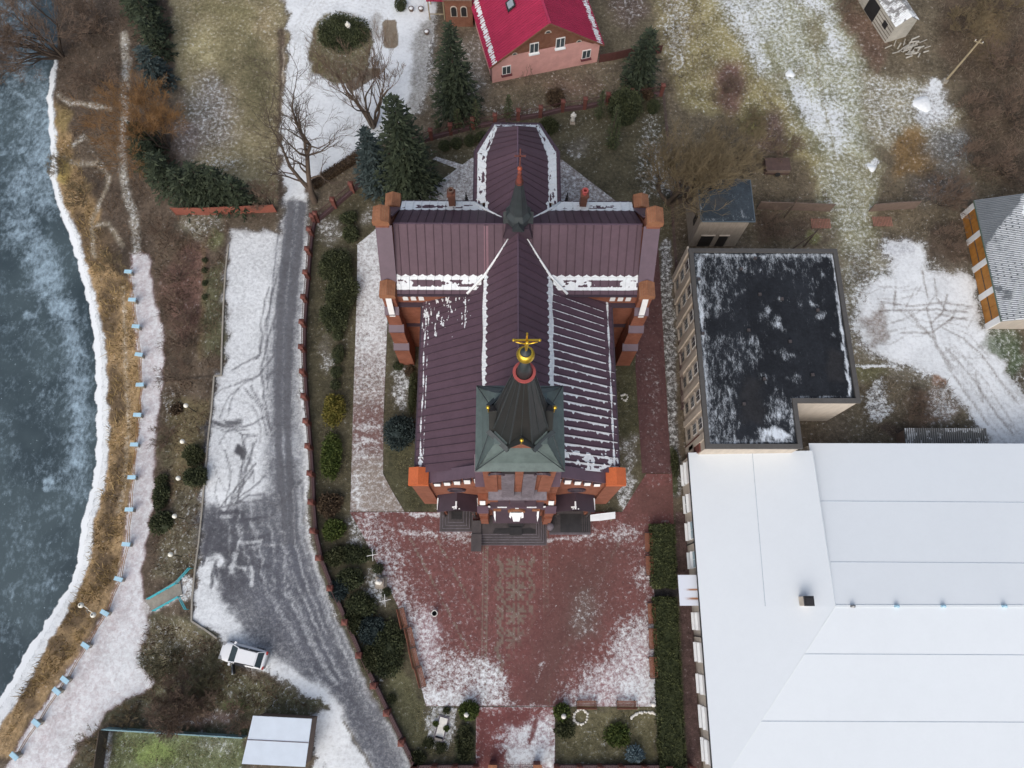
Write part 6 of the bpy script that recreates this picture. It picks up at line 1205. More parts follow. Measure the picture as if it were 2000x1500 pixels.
# mesh fence by the block
def post_fence(name, label, pix, h, mat, slat=True, terr=False, gap=.0, cat='fence', thick=.06):
    pts = [Vector(T(x, y)) if terr else Vector((*G(x, y), 0)) for x, y in pix]; c = sum(pts, Vector()) / len(pts); o = thing(name, label, cat, (c.x, c.y, c.z))
    for a in pts: mb = MB(); mb.box(a.x - .05, a.y - .05, a.z, a.x + .05, a.y + .05, a.z + h + .05); part('post', mb, mat, o)
    for a, b in zip(pts, pts[1:]):
        mb = MB()
        if slat: mb.beam(a + Vector((0, 0, h / 2)), b + Vector((0, 0, h / 2)), thick, h)
        else:
            for z in (.25, h * .6, h): mb.beam(a + Vector((0, 0, z)), b + Vector((0, 0, z)), .04, .04)
        part('panel', mb, mat, o)
    return o
post_fence('board_fence', 'low plum coloured board fence in the strip beside the beige block', [(1293, 180), (1300, 260), (1308, 360), (1312, 440), (1318, 520), (1322, 600), (1326, 700), (1330, 800)], 1.1, 'coping', slat=False)
post_fence('concrete_wall', 'brown concrete slab wall with snow dust, left of the field gap', [(1478, 408), (1550, 410), (1620, 413)], 1.5, 'brownslab', thick=.12)
post_fence('concrete_wall', 'brown concrete slab wall, right of the field gap', [(1697, 413), (1745, 409), (1785, 407)], 1.5, 'brownslab', thick=.12)
for px_, py_, lb_ in ((1602, 438, 'slatted reddish wooden pallet lying below the left concrete wall'), (1722, 434, 'slatted reddish wooden pallet lying below the right concrete wall')):
    gx, gy = G(px_, py_); o = thing('wooden_grate', lb_, 'pallet', (gx, gy, 0))
    for k in range(13): mb = MB(); mb.box(gx - 1.1 + k * .175, gy - .62, .16, gx - 1.1 + k * .175 + .1, gy + .62, .2); part('slat', mb, plain('reddish_slats', K(150, 108, 92), .8, .2), o) if k == 0 else part('slat', mb, o.children[0].data.materials[0], o)
    for s in (-.5, .5): mb = MB(); mb.box(gx - 1.1, gy + s - .05, 0, gx + 1.1, gy + s + .05, .158); part('bearer', mb, 'bark', o)
for px_, lb_ in ((1532, 'leaning grey timber brace post left of the concrete wall'), (1570, 'leaning grey timber brace post behind the beige block, nearer its corner')):
    b_ = (px_ + 0, 425 if px_ < 1550 else 482); gx, gy = G(*b_); o = thing('brace_post', lb_, 'post', (gx, gy, 0)); mb = MB(); mb.tube((gx, gy, 0), (gx + .15, gy + .2, 3.6), .11, .09); part('post', mb, 'bark', o); mb = MB(); mb.tube((gx - 2.2, gy - .9, 0), (gx + .1, gy + .1, 2.9), .1, .08); part('brace', mb, 'bark', o)
post_fence('board_fence', 'brick coloured board fence behind the dark spruce row, west of the road', [(345, 420), (402, 420), (447, 418), (497, 416), (540, 414)], 1.5, plain('brick_red_boards', K(132, 76, 62), .8, .15), terr=True)
post_fence('plank_fence', 'pale turquoise plank fence along the top of the fenced lawn, bottom left', [(214, 1421), (265, 1424), (330, 1428), (400, 1432), (482, 1437)], 1.3, plain('faded_turquoise', K(128, 160, 166), .7, .15), terr=True, thick=.1)
post_fence('plank_fence', 'dark brown plank fence on the west side of the fenced lawn, bottom left', [(212, 1424), (206, 1465), (200, 1510)], 1.7, 'bark', terr=True, thick=.08)
post_fence('plank_fence', 'dark house garden fence of maroon boards east of the pink house', [(1170, 122), (1200, 117), (1230, 110), (1290, 104)], 1.3, plain('maroon_boards', K(84, 50, 46), .8, .15))
# kerb along the car park
kb = [T(x, y) for x, y in ((447, 478), (441, 530), (437, 600), (434, 680), (433, 733), (419, 735), (414, 800), (408, 850), (401, 930), (395, 1000), (389, 1060), (382, 1110), (376, 1170), (375, 1213), (400, 1229), (425, 1247))]
mb = MB()
for a, b in zip(kb, kb[1:]): mb.beam((a[0], a[1], .02), (b[0], b[1], .02), .16, .3)
tag(solo('kerb_wall', mb, 'concrete', 'thin pale concrete kerb along the west edge of the snowy car park', 'kerb', (*kb[6][:2], 0)), 'thin pale concrete kerb along the west edge of the snowy car park', 'kerb')

# ------------------------------------------------------------------ promenade: railing, lamps, stairs
pp_ = [(250, 530), (258, 585), (265, 637), (271, 692), (273, 751), (268, 810), (262, 868), (257, 932), (252, 995), (246, 1063), (231, 1131), (204, 1197), (166, 1261), (126, 1328), (110, 1350), (70, 1412), (27, 1477)]
rail = thing('promenade_railing', 'promenade railing of pale blue concrete posts joined by thin rusty rails along the river bank', 'railing', T(262, 870))
pw_ = [Vector(T(x, y)) for x, y in pp_]; pw_ = [Vector((*G(x, y, p.z + .9), p.z)) for (x, y), p in zip(pp_, pw_)]
rust = plain('rusty_rail', K(150, 110, 62), .8, .25)
for i, p in enumerate(pw_):
    d = (pw_[min(i + 1, len(pw_) - 1)] - pw_[max(i - 1, 0)]); a = math.atan2(d.y, d.x) + PI / 2 + (-.35 if i < 4 else -.1)
    mb = MB(); mb.obox((p.x, p.y, p.z - .3), (.5, .34, 1.12), a); q_ = part('post', mb, 'concrete', rail)
    mb = MB(); mb.obox((p.x, p.y, p.z + .82), (.86, .40, .12), a, tilt=.06); part('post_cap', mb, 'paleblue', q_)
for a, b in zip(pw_, pw_[1:]):
    m_ = (a + b) / 2; nv = Vector((-(b - a).y, (b - a).x, 0)).normalized()
    for z in (.3, .62): mb = MB(); mb.path([a + Vector((0, 0, z)), m_ + nv * (.12 if a.y < b.y else -.12) + Vector((0, 0, z - .06)), b + Vector((0, 0, z))], .03, 5); part('rail', mb, rust, rail)
for i, (x, y, lb_) in enumerate(((363, 792, 'white globe lamp on the grassy slope, farthest up the slope'), (356, 862, 'white globe lamp on the grassy slope, above the rounded slope bushes'), (348, 934, 'white globe lamp on the grassy slope, beside the rounded bushes'), (341, 1008, 'white globe lamp on the grassy slope, between bushes and stairs'), (333, 1083, 'white globe lamp on the grassy slope, nearest the turquoise stairs'))):
    b_ = T(x + 1, y); gx, gy = G(x, y, b_[2] + 3.0); o = thing('globe_lamp', lb_, 'lamp', (gx, gy, b_[2]), 'globe lamps on the grassy slope')
    mb = MB(); mb.lathe((gx, gy, b_[2]), [(.1, -.2), (.1, .3), (.045, .4), (.04, 2.75), (.09, 2.8)], 8); part('pole', mb, 'iron', o); mb = MB(); mb.ball((gx, gy, b_[2] + 3.0), .24, 14); part('globe', mb, 'globe', o, True)
b_ = T(172, 1197); o = thing('twin_lamp', 'lamp post with two milky globes on curved arms by the river bank', 'lamp', b_)
g1, g2 = Vector((*G(158, 1182, b_[2] + 3.4), b_[2] + 3.4)), Vector((*G(182, 1201, b_[2] + 3.4), b_[2] + 3.4)); mid_ = (g1 + g2) / 2
mb = MB(); mb.path([b_, (mid_.x, mid_.y, b_[2] + 3.5)], [.07, .045], 8); part('pole', mb, 'chrome', o)
for g in (g1, g2):
    mb = MB(); mb.path([(mid_.x, mid_.y, mid_.z - .2), ((mid_.x + g.x) / 2 + .1, (mid_.y + g.y) / 2 - .1, g.z - .5), (g.x, g.y, g.z - .3)], .04, 6); ar_ = part('arm', mb, 'globe', o); mb = MB(); mb.ball(g, .26, 14); gl_ = part('globe', mb, 'globe', o, True); mb = MB(); mb.lathe((g.x, g.y, g.z + .2), [(.11, 0), (.07, .08)], 10); part('globe_cap', mb, 'iron', gl_)
# stairs
st = thing('garden_stairs', 'short flight of pale concrete stairs from the car park down to the promenade', 'stairs', T(322, 1160))
A0, B0, A1, B1 = [Vector((*G(x, y, z), z)) for x, y, z in ((350, 1130, -.05), (356, 1160, -.05), (284, 1172, -1.75), (299, 1192, -1.75))]
ns = 11
for k in range(ns):
    t0, t1 = k / ns, (k + 1) / ns; f = lambda P0, P1, t: P0 + (P1 - P0) * t; z = -.05 - 1.65 * (k + .2) / ns
    q = [f(A0, A1, t0), f(A0, A1, t1), f(B0, B1, t1), f(B0, B1, t0)]; mb = MB(); mb.loft([[(p.x, p.y, -2.2) for p in q], [(p.x, p.y, z) for p in q]]); part('step', mb, 'concrete', st)
def teal_rail(label, pts):
    P3 = [Vector((*G(x, y, z + .95), z)) for x, y, z in pts]; o = thing('handrail', label, 'handrail', P3[0][:], 'turquoise handrails of the stairs')
    for z in (.95, .55): mb = MB(); mb.path([p + Vector((0, 0, z)) for p in P3], .05, 6); part('rail', mb, 'teal', o)
    for a, b in zip(P3, P3[1:]):
        n = max(1, int((b - a).length / 1.3))
        for k in range(n + 1): p = a + (b - a) * (k / n); mb = MB(); mb.tube((p.x, p.y, p.z - .3), (p.x, p.y, p.z + .95), .035, n=6); part('post', mb, 'teal', o)
teal_rail('longer turquoise handrail on the upper side of the garden stairs', [(286, 1170, -1.75), (341, 1139, -.1), (368, 1109, 0)]); teal_rail('shorter turquoise handrail on the lower side of the garden stairs, with a bent end', [(297, 1193, -1.75), (347, 1165, -.1), (360, 1190, -.1)])

# ------------------------------------------------------------------ car
fr, bk_ = Vector((*G(434, 1270, .6), 0)), Vector((*G(517, 1290, .6), 0)); ca_ = math.atan2((fr - bk_).y, (fr - bk_).x); cc = (fr + bk_) / 2
CL = 4.5; car = thing('parked_car', 'white hatchback with an open driver door parked at the edge of the snowy car park', 'car', (cc.x, cc.y, .02), rz=ca_)
def ring(x, w, z0, z1, r=.12, n=2): return [(x, -w + r, z0), (x, w - r, z0), (x, w, z0 + r), (x, w, z1 - r), (x, w - r * 1.4, z1), (x, -w + r * 1.4, z1), (x, -w, z1 - r), (x, -w, z0 + r)]
mb = MB(); mb.loft([ring(*a) for a in ((-2.24, .62, .42, .80), (-2.17, .78, .30, .93), (-1.95, .86, .22, .97), (-1.2, .90, .2, .98), (0, .91, .2, .96), (.9, .90, .2, .95), (1.5, .88, .22, .88), (1.95, .82, .26, .78), (2.15, .70, .32, .68), (2.24, .5, .40, .58))])
body = part('body', mb, 'carwhite', car, True, local=True)
bv = body.modifiers.new('soft', 'SUBSURF'); bv.levels = 2; bv.render_levels = 2
mb = MB(); mb.loft([[(1.15, -.74, .94), (1.15, .74, .94), (-1.98, .72, .95), (-1.98, -.72, .95)], [(.34, -.62, 1.40), (.34, .62, 1.40), (-1.5, .60, 1.40), (-1.5, -.60, 1.40)]]); part('greenhouse', mb, 'carglass', car, local=True)
mb = MB(); mb.loft([[(.42, -.64, 1.385), (.42, .64, 1.385), (-1.55, .61, 1.385), (-1.55, -.61, 1.385)], [(.28, -.58, 1.455), (.28, .58, 1.455), (-1.42, .56, 1.46), (-1.42, -.56, 1.46)]]); part('roof', mb, 'carwhite', car, local=True)
for s in (-1, 1):
    for p, q in (((1.17, s * .755, .93), (.38, s * .64, 1.41)), ((-.55, s * .75, .96), (-.5, s * .63, 1.41)), ((-2.0, s * .73, .94), (-1.5, s * .62, 1.41))): mb = MB(); mb.beam(p, q, .06, .07); part('roof_pillar', mb, 'carwhite', car, local=True)
    mb = MB(); mb.beam((.25, s * .66, 1.43), (-1.45, s * .63, 1.44), .05, .05); part('roof_rail', mb, 'iron', car, local=True)
    mb = MB(); mb.lathe((0, 0, 0), [(.02, 0), (.1, .04), (.09, .12), (.02, .14)], 8); m_ = MB(); m_.box(.82, s * .95 - .12, .92, 1.02, s * .95 + .12, 1.06); part('mirror', m_, 'carwhite', car, local=True)
    m_ = MB(); m_.box(1.82, s * .62 - .17, .6, 2.17, s * .62 + .14, .75); part('headlight', m_, 'chrome', car, local=True)
    m_ = MB(); m_.box(-2.255, s * .66 - .16, .7, -2.1, s * .66 + .13, .88); part('tail_light', m_, 'taillight', car, local=True)
    for x in (-1.3, 1.35):
        m_ = MB(); v0 = len(m_.v); m_.loft([[(x + .32 * math.cos(t), s * (.80 + w), .32 + .32 * math.sin(t)) for t in np.linspace(0, 2 * PI, 20, endpoint=False)] for w in (-.1, .11)]); w_ = part('wheel', m_, 'rubber', car, local=True)
        m_ = MB(); m_.loft([[(x + .2 * math.cos(t), s * (.80 + w), .32 + .2 * math.sin(t)) for t in np.linspace(0, 2 * PI, 16, endpoint=False)] for w in (.08, .13)]); part('rim', m_, 'chrome', w_, local=True)
m_ = MB(); m_.box(-2.3, -.7, .34, -2.16, .7, .6); part('rear_bumper', m_, 'chrome', car, local=True)
# driver's door, swung open on the lower side (car faces left, so its left side is toward the viewer)
dm = MB(); dm.loft([[(.62, .93, .3), (.72, .96, .3), (.40, 1.78, .3), (.30, 1.75, .3)], [(.62, .93, .95), (.72, .96, .95), (.40, 1.78, .95), (.30, 1.75, .95)]]); dr = part('door', dm, 'carwhite', car, local=True)
dm = MB(); dm.loft([[(.58, .90, .4), (.62, .92, .4), (.28, 1.72, .4), (.24, 1.70, .4)], [(.58, .90, .97), (.62, .92, .97), (.28, 1.72, .97), (.24, 1.70, .97)]]); part('door_lining', dm, 'iron', dr, local=True)
dm = MB(); dm.loft([[(.64, .95, .95), (.68, .96, .95), (.40, 1.72, .95), (.36, 1.71, .95)], [(.52, .92, 1.36), (.56, .93, 1.36), (.36, 1.55, 1.34), (.32, 1.54, 1.34)]]); part('door_glass', dm, 'carglass', dr, local=True)
dm = MB(); dm.box(-.5, .70, .3, .52, .925, .93); part('door_opening', dm, 'dark', car, local=True)

# ------------------------------------------------------------------ benches
def bench_proto():
    o = thing('park_bench', '', 'bench', (0, 0, 0)); W = 1.85
    for k in range(4): mb = MB(); mb.box(-W / 2, -.25 + k * .125, .44, W / 2, -.25 + k * .125 + .095, .475); part('seat_slat', mb, 'wood', o, local=True)
    for k in range(3): mb = MB(); mb.loft([[(-W / 2, .27 + k * .04, .56 + k * .13), (W / 2, .27 + k * .04, .56 + k * .13), (W / 2, .31 + k * .04, .56 + k * .13), (-W / 2, .31 + k * .04, .56 + k * .13)], [(-W / 2, .30 + k * .04, .66 + k * .13), (W / 2, .30 + k * .04, .66 + k * .13), (W / 2, .34 + k * .04, .66 + k * .13), (-W / 2, .34 + k * .04, .66 + k * .13)]]); part('back_slat', mb, 'wood', o, local=True)
    for s in (-1, 1):
        mb = MB(); mb.box(s * .78 - .03, -.28, .0, s * .78 + .03, -.2, .438); mb.box(s * .78 - .03, -.2, .38, s * .78 + .03, .26, .436); mb.box(s * .78 - .03, .22, 0, s * .78 + .03, .28, .436); part('leg_frame', mb, 'iron', o, local=True)
        mb = MB(); mb.path([(s * .95, -.26, .44), (s * .95, -.26, .68), (s * .95, .3, .7)], .03, 5); part('armrest', mb, 'iron', o, local=True)
    return o
bp = bench_proto(); first = True
def bench(px, py, rz, label, group):
    global first
    x, y = G(px, py, .3); o = bp if first else copy_tree(bp); first = False
    o.location = (x, y, .055); o.rotation_euler = (0, 0, rz); o['label'] = label; o['group'] = group
aL = math.radians(106)
for (x, y), w_ in zip(((788, 1207), (803, 1245), (811, 1284), (823, 1321)), ('nearest the white bust', 'second down from the white bust', 'third down from the white bust', 'lowest of the row')):
    bench(x, y, aL + (0 if y < 1300 else .04), 'slatted bench left of the red plaza, ' + w_, 'benches on the left of the plaza')
for (x, y), w_ in zip(((1264, 1060), (1266, 1105), (1270, 1198), (1272, 1247), (1273, 1303)), ('at the upper hedge, upper one', 'at the upper hedge, just above the dark path', 'at the lower hedge, just below the dark path', 'at the lower hedge, middle one', 'at the lower hedge, lowest one')):
    bench(x, y, -PI / 2, 'slatted bench right of the red plaza, ' + w_, 'benches on the right of the plaza')
bench(1145, 1374, PI, 'slatted bench at the lower plaza edge, beside the round lamp shrub', 'benches at the lower plaza edge'); bench(1223, 1374, PI, 'slatted bench at the lower plaza edge, nearer the long hedge', 'benches at the lower plaza edge')

# ------------------------------------------------------------------ small things
x, y = G(850, 1198); o = thing('litter_bin', 'small round dark litter bin with a pale rim standing on the red plaza', 'bin', (x, y, .05)); mb = MB(); mb.lathe((x, y, .05), [(.2, 0), (.26, .7), (.24, .7), (.18, .1)], 14, True, True); part('drum', mb, 'iron', o, True); mb = MB(); mb.path([(x + .27 * math.cos(t), y + .27 * math.sin(t), .76) for t in np.linspace(0, 2 * PI, 17)], .04, 6); part('rim', mb, 'statue', o)
def statue(px, py, label, h=1.3, ped=.9, w=.5, rz=0):
    x, y = G(px, py); o = thing('statue', label, 'statue', (x, y, 0)); mb = MB(); mb.box(x - w * .75, y - w * .75, 0, x + w * .75, y + w * .75, .2); mb.box(x - w / 2, y - w / 2, .2, x + w / 2, y + w / 2, ped); part('pedestal', mb, 'plastergrey', o)
    mb = MB(); z = ped; mb.lathe((x, y, z), [(.24, 0), (.27, .1), (.2, h * .35), (.24, h * .62), (.26, h * .72), (.2, h * .79), (.075, h * .83), (.07, h * .86), (.115, h * .9), (.125, h * .95), (.09, h), (.02, h * 1.02)], 14)
    for s in (-1, 1): mb.path([(x + s * .25, y, z + h * .74), (x + s * .28, y - .08, z + h * .55), (x + s * .1, y - .24, z + h * .52)], [.085, .07, .05], 7)
    part('figure', mb, 'statue', o, True); return o
statue(745, 1138, 'white bust on a square pale plinth beside the left edge of the plaza', 1.0, 1.1, .75); statue(1118, 240, 'small white figure in the garden behind the choir, right of the apse', 1.4, .5, .4); statue(683, 62, 'small pale figure amid the dark juniper ring of the turning circle', 1.2, .4, .4)
for px_, py_, lb_ in ((728, 1084, 'thin white star frame lying on dark juniper left of the plaza'), (752, 1173, 'thin white star frame on the snowy bed below the white bust')):
    x, y = G(px_, py_, .8); o = thing('star_frame', lb_, 'decoration', (x, y, 0)); mb = MB(); mb.tube((x, y, 0), (x, y, .85), .03); part('stake', mb, 'white', o)
    for a in (0.2, PI / 2 + .1): mb = MB(); mb.tube((x - .58 * math.cos(a), y - .58 * math.sin(a), .85), (x + .58 * math.cos(a), y + .58 * math.sin(a), .9), .028, n=5); part('ray', mb, 'white', o)
# memorial bed
x, y = G(862, 1424); rz = math.radians(-14); o = thing('memorial_stone', 'grey memorial slab with a dark headstone on the white gravel bed', 'memorial', (x, y, 0), rz=rz)
mb = MB(); mb.box(-.48, -1.0, 0, .48, 1.15, .12); part('kerb_frame', mb, 'slate', o, local=True); mb = MB(); mb.box(-.36, -.6, .122, .36, 1.0, .2); part('slab', mb, 'statue', o, local=True); mb = MB(); mb.loft([[(-.36, -.95, .122), (.36, -.95, .122), (.36, -.68, .122), (-.36, -.68, .122)], [(-.34, -.9, .5), (.34, -.9, .5), (.34, -.72, .55), (-.34, -.72, .55)]]); part('headstone', mb, 'granitedark', o, local=True)
gp_ = [G(a, b) for a, b in ((846, 1383), (893, 1383), (876, 1462), (830, 1462))]
tag(sheet('gravel_bed', None, .02, .1, M['paving'], lambda X, Y, a, b: Chart(a, b, K(120, 116, 110), .56), kind='stuff', world=gp_), 'white gravel bed around the memorial', 'gravel', kind='stuff')
def stones(px, py, rx, ry, n, label, a0=0, a1=2 * PI, gold=False, name='stone_ring'):
    x, y = G(px, py); mb = MB()
    for k in range(n):
        a = a0 + (a1 - a0) * k / n; r = rnd.uniform(.10, .17); mb.ball((x + rx * math.cos(a) + rnd.gauss(0, .03), y + ry * math.sin(a) + rnd.gauss(0, .03), .06), r, 7, .7)
    return solo(name, mb, 'statue', label, 'stone border', (x, y, 0))
stones(1134, 1400, .62, .62, 16, 'ring of pale stones round a small bed beside the right lamp shrub'); stones(1262, 1408, 1.45, .75, 20, 'curved white stone border in the lower right lawn beside the hedge', .1, PI * .95)
stones(1220, 776, .32, .32, 9, 'small round stone ring in the grass strip right of the church')
for px_, py_, lb_ in ((911, 1396, 'pale globe garden lamp beside the left entry shrub'), (1101, 1399, 'pale globe garden lamp beside the right entry shrub'), (1276, 1376, 'pale globe garden lamp at the lower right plaza corner by the hedge')):
    x, y = G(px_, py_, 1.1); o = thing('garden_lamp', lb_, 'lamp', (x, y, 0), 'garden lamps at the plaza entrance'); mb = MB(); mb.lathe((x, y, 0), [(.1, 0), (.05, .1), (.045, .85), (.12, .9)], 8); part('pole', mb, 'iron', o); mb = MB(); mb.ball((x, y, 1.1), .24, 12); part('globe', mb, 'statue', o, True)
# utility pole
bx_, by_ = G(1845, 160); tx_, ty_ = G(1915, 78, 6.9); o = thing('utility_pole', 'tall pale wooden utility pole with a small crossarm by the snowy heap', 'pole', (bx_, by_, 0)); mb = MB(); mb.path([(bx_, by_, 0), (tx_, ty_, 7.0)], [.15, .10], 9); part('pole', mb, 'greywood', o); mb = MB(); mb.beam((tx_ - .5, ty_ + .15, 6.6), (tx_ + .45, ty_ - .25, 6.6), .09, .09); ca2 = part('crossarm', mb, 'greywood', o)
for s in (-.4, .38): mb = MB(); mb.lathe((tx_ + s, ty_ - s * .4, 6.65), [(.04, 0), (.05, .1), (.03, .14)], 7); part('insulator', mb, 'white', ca2)
mb = MB(); mb.box(bx_ - .35, by_ - .3, 0, bx_ + .15, by_ + .2, .5); part('concrete_foot', mb, 'concrete', o)
def heap(px, py, r, h, mat, name, label, cat):
    x, y, z = T(px, py); nr, na = 7, 18; vs = [(x, y, z + h)]; 
    for i in range(1, nr + 1):
        for k in range(na):
            a = 2 * PI * k / na; q = i / nr; rr = r * q * (1 + .14 * math.sin(3 * a + px) + rnd.uniform(-.06, .06)); vs.append((x + rr * math.cos(a), y + rr * math.sin(a), z + h * (1 - q * q) * rnd.uniform(.75, 1.1) - (.06 if i == nr else 0)))
    fs = [(0, 1 + k, 1 + (k + 1) % na) for k in range(na)] + [(1 + (i - 1) * na + k, 1 + i * na + k, 1 + i * na + (k + 1) % na, 1 + (i - 1) * na + (k + 1) % na) for i in range(1, nr) for k in range(na)]
    mb = MB(); mb.add(vs, fs); return solo(name, mb, mat, label, cat, (x, y, z), smooth=True)
heap(1802, 203, 1.2, .28, 'snow', 'snow_heap', 'bright round snow heap below the utility pole, in the field', 'snow heap'); heap(1703, 329, .5, .2, 'snow', 'snow_heap', 'small white snow heap alone in the field right of the track', 'snow heap'); heap(1543, 144, .6, .16, 'snow', 'snow_heap', 'small snow covered fire pit at the middle of the field', 'snow heap')
mb = MB(); x, y = G(1515, 330); mb.box(x - 1.5, y - .8, 0, x + 1.4, y + .9, .9); o = thing('rusty_trailer', 'small rusty brown trailer box in the brush right of the big willow', 'trailer', (x, y, 0)); part('box', mb, plain('rusty_box', K(84, 66, 60), .8, .25), o); mb = MB(); mb.box(x - 1.4, y - .92, .55, x + 1.3, y - .82, .95); part('tailboard', mb, 'brownslab', o)
for s in (-1, 1): mb = MB(); mb.loft([[(x + .3 * math.cos(t), y + s * 1.0 + w, .32 + .3 * math.sin(t)) for t in np.linspace(0, 2 * PI, 14, endpoint=False)] for w in (-.08, .08)]); part('wheel', mb, 'rubber', o)
for px_, py_, lb_ in ((803, 17, 'round flower tub on the snowy drive, left of the porch'), (822, 17, 'round flower tub on the snowy drive, nearest the porch'), (833, 62, 'round flower tub below the porch, on the drive edge')):
    x, y = G(px_, py_, .3); o = thing('flower_tub', lb_, 'planter', (x, y, 0), 'flower tubs on the drive'); mb = MB(); mb.lathe((x, y, 0), [(.25, 0), (.36, .42), (.3, .42), (.28, .35)], 12); part('tub', mb, 'brownslab', o, True); mb = MB(); mb.lathe((x, y, .36), [(.29, 0), (.2, .1), (.02, .14)], 10); part('earth', mb, 'snow', o, True)

# ------------------------------------------------------------------ vegetation
def foliage(name, Q, var, mat, parent, local=True):
    """Q: n x 4 x 3 leaf quads"""
    n = len(Q); o = np_mesh(name, Q.reshape(-1, 3), np.arange(n * 4).reshape(n, 4), mat, parent, local=local)
    set_attr(o.data, 'Var', np.repeat(var, 4), 'FLOAT'); return o
def leaf_quads(P0, D, S, length, width):
    """leaves from points P0 along D, side vector S"""
    a = P0 - S * width[:, None] * .5; b = P0 + S * width[:, None] * .5; e = P0 + D * length[:, None]
    return np.stack([a, b, e + S * width[:, None] * .22, e - S * width[:, None] * .22], 1)
def unit(v): return v / np.maximum(1e-9, np.linalg.norm(v, axis=-1, keepdims=True))
def conifer_quads(h, r, seed, z0=.05, dens=1.0, pw=.9, leaf=.42, lift=.1):
    g = np.random.default_rng(seed); P_, D_, S_, L_, W_, V_ = [], [], [], [], [], []
    nw = int(h / (.34 if h > 5 else .22)); 
    for i in range(nw):
        t = (i + .5) / nw; z = h * (z0 + (1 - z0) * t); L = r * (1 - t) ** pw + .12
        nb = max(5, int((6 + L * 2.4) * dens)); gap = g.uniform(.75, 1.12)
        for k in range(nb):
            a = 2 * PI * (k + g.uniform(-.4, .4)) / nb + i * 1.3; l = L * g.uniform(.68, 1.1) * gap; el = lift * 2.2 * (t - .35) - .12 * (1 - t) + g.normal(0, .07)
            d = np.array([math.cos(a) * math.cos(el), math.sin(a) * math.cos(el), math.sin(el)]); m = max(3, int(l / (.20 if leaf > .3 else .12))); cv = g.uniform(0, .55)
            s = g.uniform(.12, 1, m); p = np.array([0, 0, z]) + d * (s * l)[:, None]; p[:, 2] -= .10 * l * s ** 2 * (1 - t)
            sd = np.where(g.random(m) < .5, -1, 1) * g.uniform(.2, 1.0, m); per = np.array([-math.sin(a), math.cos(a), 0])
            dd = unit(d[None] + per[None] * sd[:, None] + g.normal(0, .18, (m, 3)))
            P_.append(p); D_.append(dd); S_.append(unit(np.cross(dd, g.normal(0, .45, (m, 3)) + [0, 0, 1]))); L_.append(leaf * g.uniform(.6, 1.3, m)); W_.append(leaf * .5 * g.uniform(.7, 1.3, m)); V_.append(np.clip(cv + g.uniform(0, .45, m) + .15 * (s > .8), 0, 1))
    return leaf_quads(np.vstack(P_), np.vstack(D_), np.vstack(S_), np.concatenate(L_), np.concatenate(W_)), np.concatenate(V_)
def shrub_quads(rx, ry, rz, seed, dens=90, leaf=.16, lump=.22, box=False, spiky=0.0):
    g = np.random.default_rng(seed); area = 2 * PI * (rx * ry) * .5 + PI * (rx + ry) * .5 * rz * 1.3 + rx * ry * 1.5
    n = int(np.clip(area * dens, 250, 9000))
    if box:
        w = g.random(n); p = np.zeros((n, 3)); nn = np.zeros((n, 3)); top = w < rx * ry * 4 / (rx * ry * 4 + 4 * (rx + ry) * rz)
        x, y = g.uniform(-1, 1, n), g.uniform(-1, 1, n); sdx = g.random(n) < ry / (rx + ry); sg = np.where(g.random(n) < .5, -1, 1)
        p[:, 0] = np.where(top | ~sdx, x * rx, sg * rx); p[:, 1] = np.where(top | sdx, y * ry, sg * ry); p[:, 2] = np.where(top, rz, g.uniform(0, 1, n) * rz)
        nn[:, 2] = top; nn[:, 0] = np.where(~top & sdx, sg, 0); nn[:, 1] = np.where(~top & ~sdx, sg, 0)
        ck = np.sin(p[:, 0] * 3.1 + seed) * np.sin(p[:, 1] * 2.7) ; p += nn * (g.uniform(-.12, .05, n) + .05 * ck)[:, None]
    else:
        u = unit(g.normal(0, 1, (n, 3))); u[:, 2] = np.where(u[:, 2] < -.25, -u[:, 2], u[:, 2])
        c = unit(g.normal(0, 1, (14, 3))); dt = np.clip((u @ c.T).max(1), 0, 1); rad = 1 - lump + lump * 1.5 * (dt - .72) / .28 * .6 + g.uniform(-.3, .04, n) * .7 + spiky * (g.random(n) < .2) * g.uniform(0, .5, n)
        p = u * rad[:, None] * np.array([rx, ry, rz]); p[:, 2] = np.maximum(.02, p[:, 2] * .62 + rz * .36); nn = unit(u / np.array([rx, ry, rz])); ck = np.sin(u[:, 0] * 5 + seed) * np.sin(u[:, 1] * 5 + 2 * seed)
    d = unit(nn * .8 + g.normal(0, .6, (n, 3))); s = unit(np.cross(d, g.normal(0, 1, (n, 3))))
    var = np.clip(.35 + .22 * ck + g.uniform(-.3, .45, n), 0, 1)
    return leaf_quads(p, d, s, leaf * g.uniform(.6, 1.4, n), leaf * .8 * g.uniform(.6, 1.3, n)), var
def core(mb, rx, ry, rz, seed):
    g = np.random.default_rng(seed); nu, nv = 12, 6; rings = []
    for j in range(nv):
        t = j / (nv - 1); ph = t * PI * .5; rings.append([(rx * .72 * math.cos(ph) * math.cos(2 * PI * k / nu), ry * .72 * math.cos(ph) * math.sin(2 * PI * k / nu), rz * (.02 + .74 * math.sin(ph))) for k in range(nu)])
    mb.loft(rings)
def height_of(base, top, z0=0.0):
    b = np.array(G(*base, z0)); zs = np.arange(z0 + .3, 45, .1); d = [np.hypot(*(np.array(G(*top, z)) - b)) for z in zs]; return float(zs[int(np.argmin(d))]) - z0
SEED = [100]
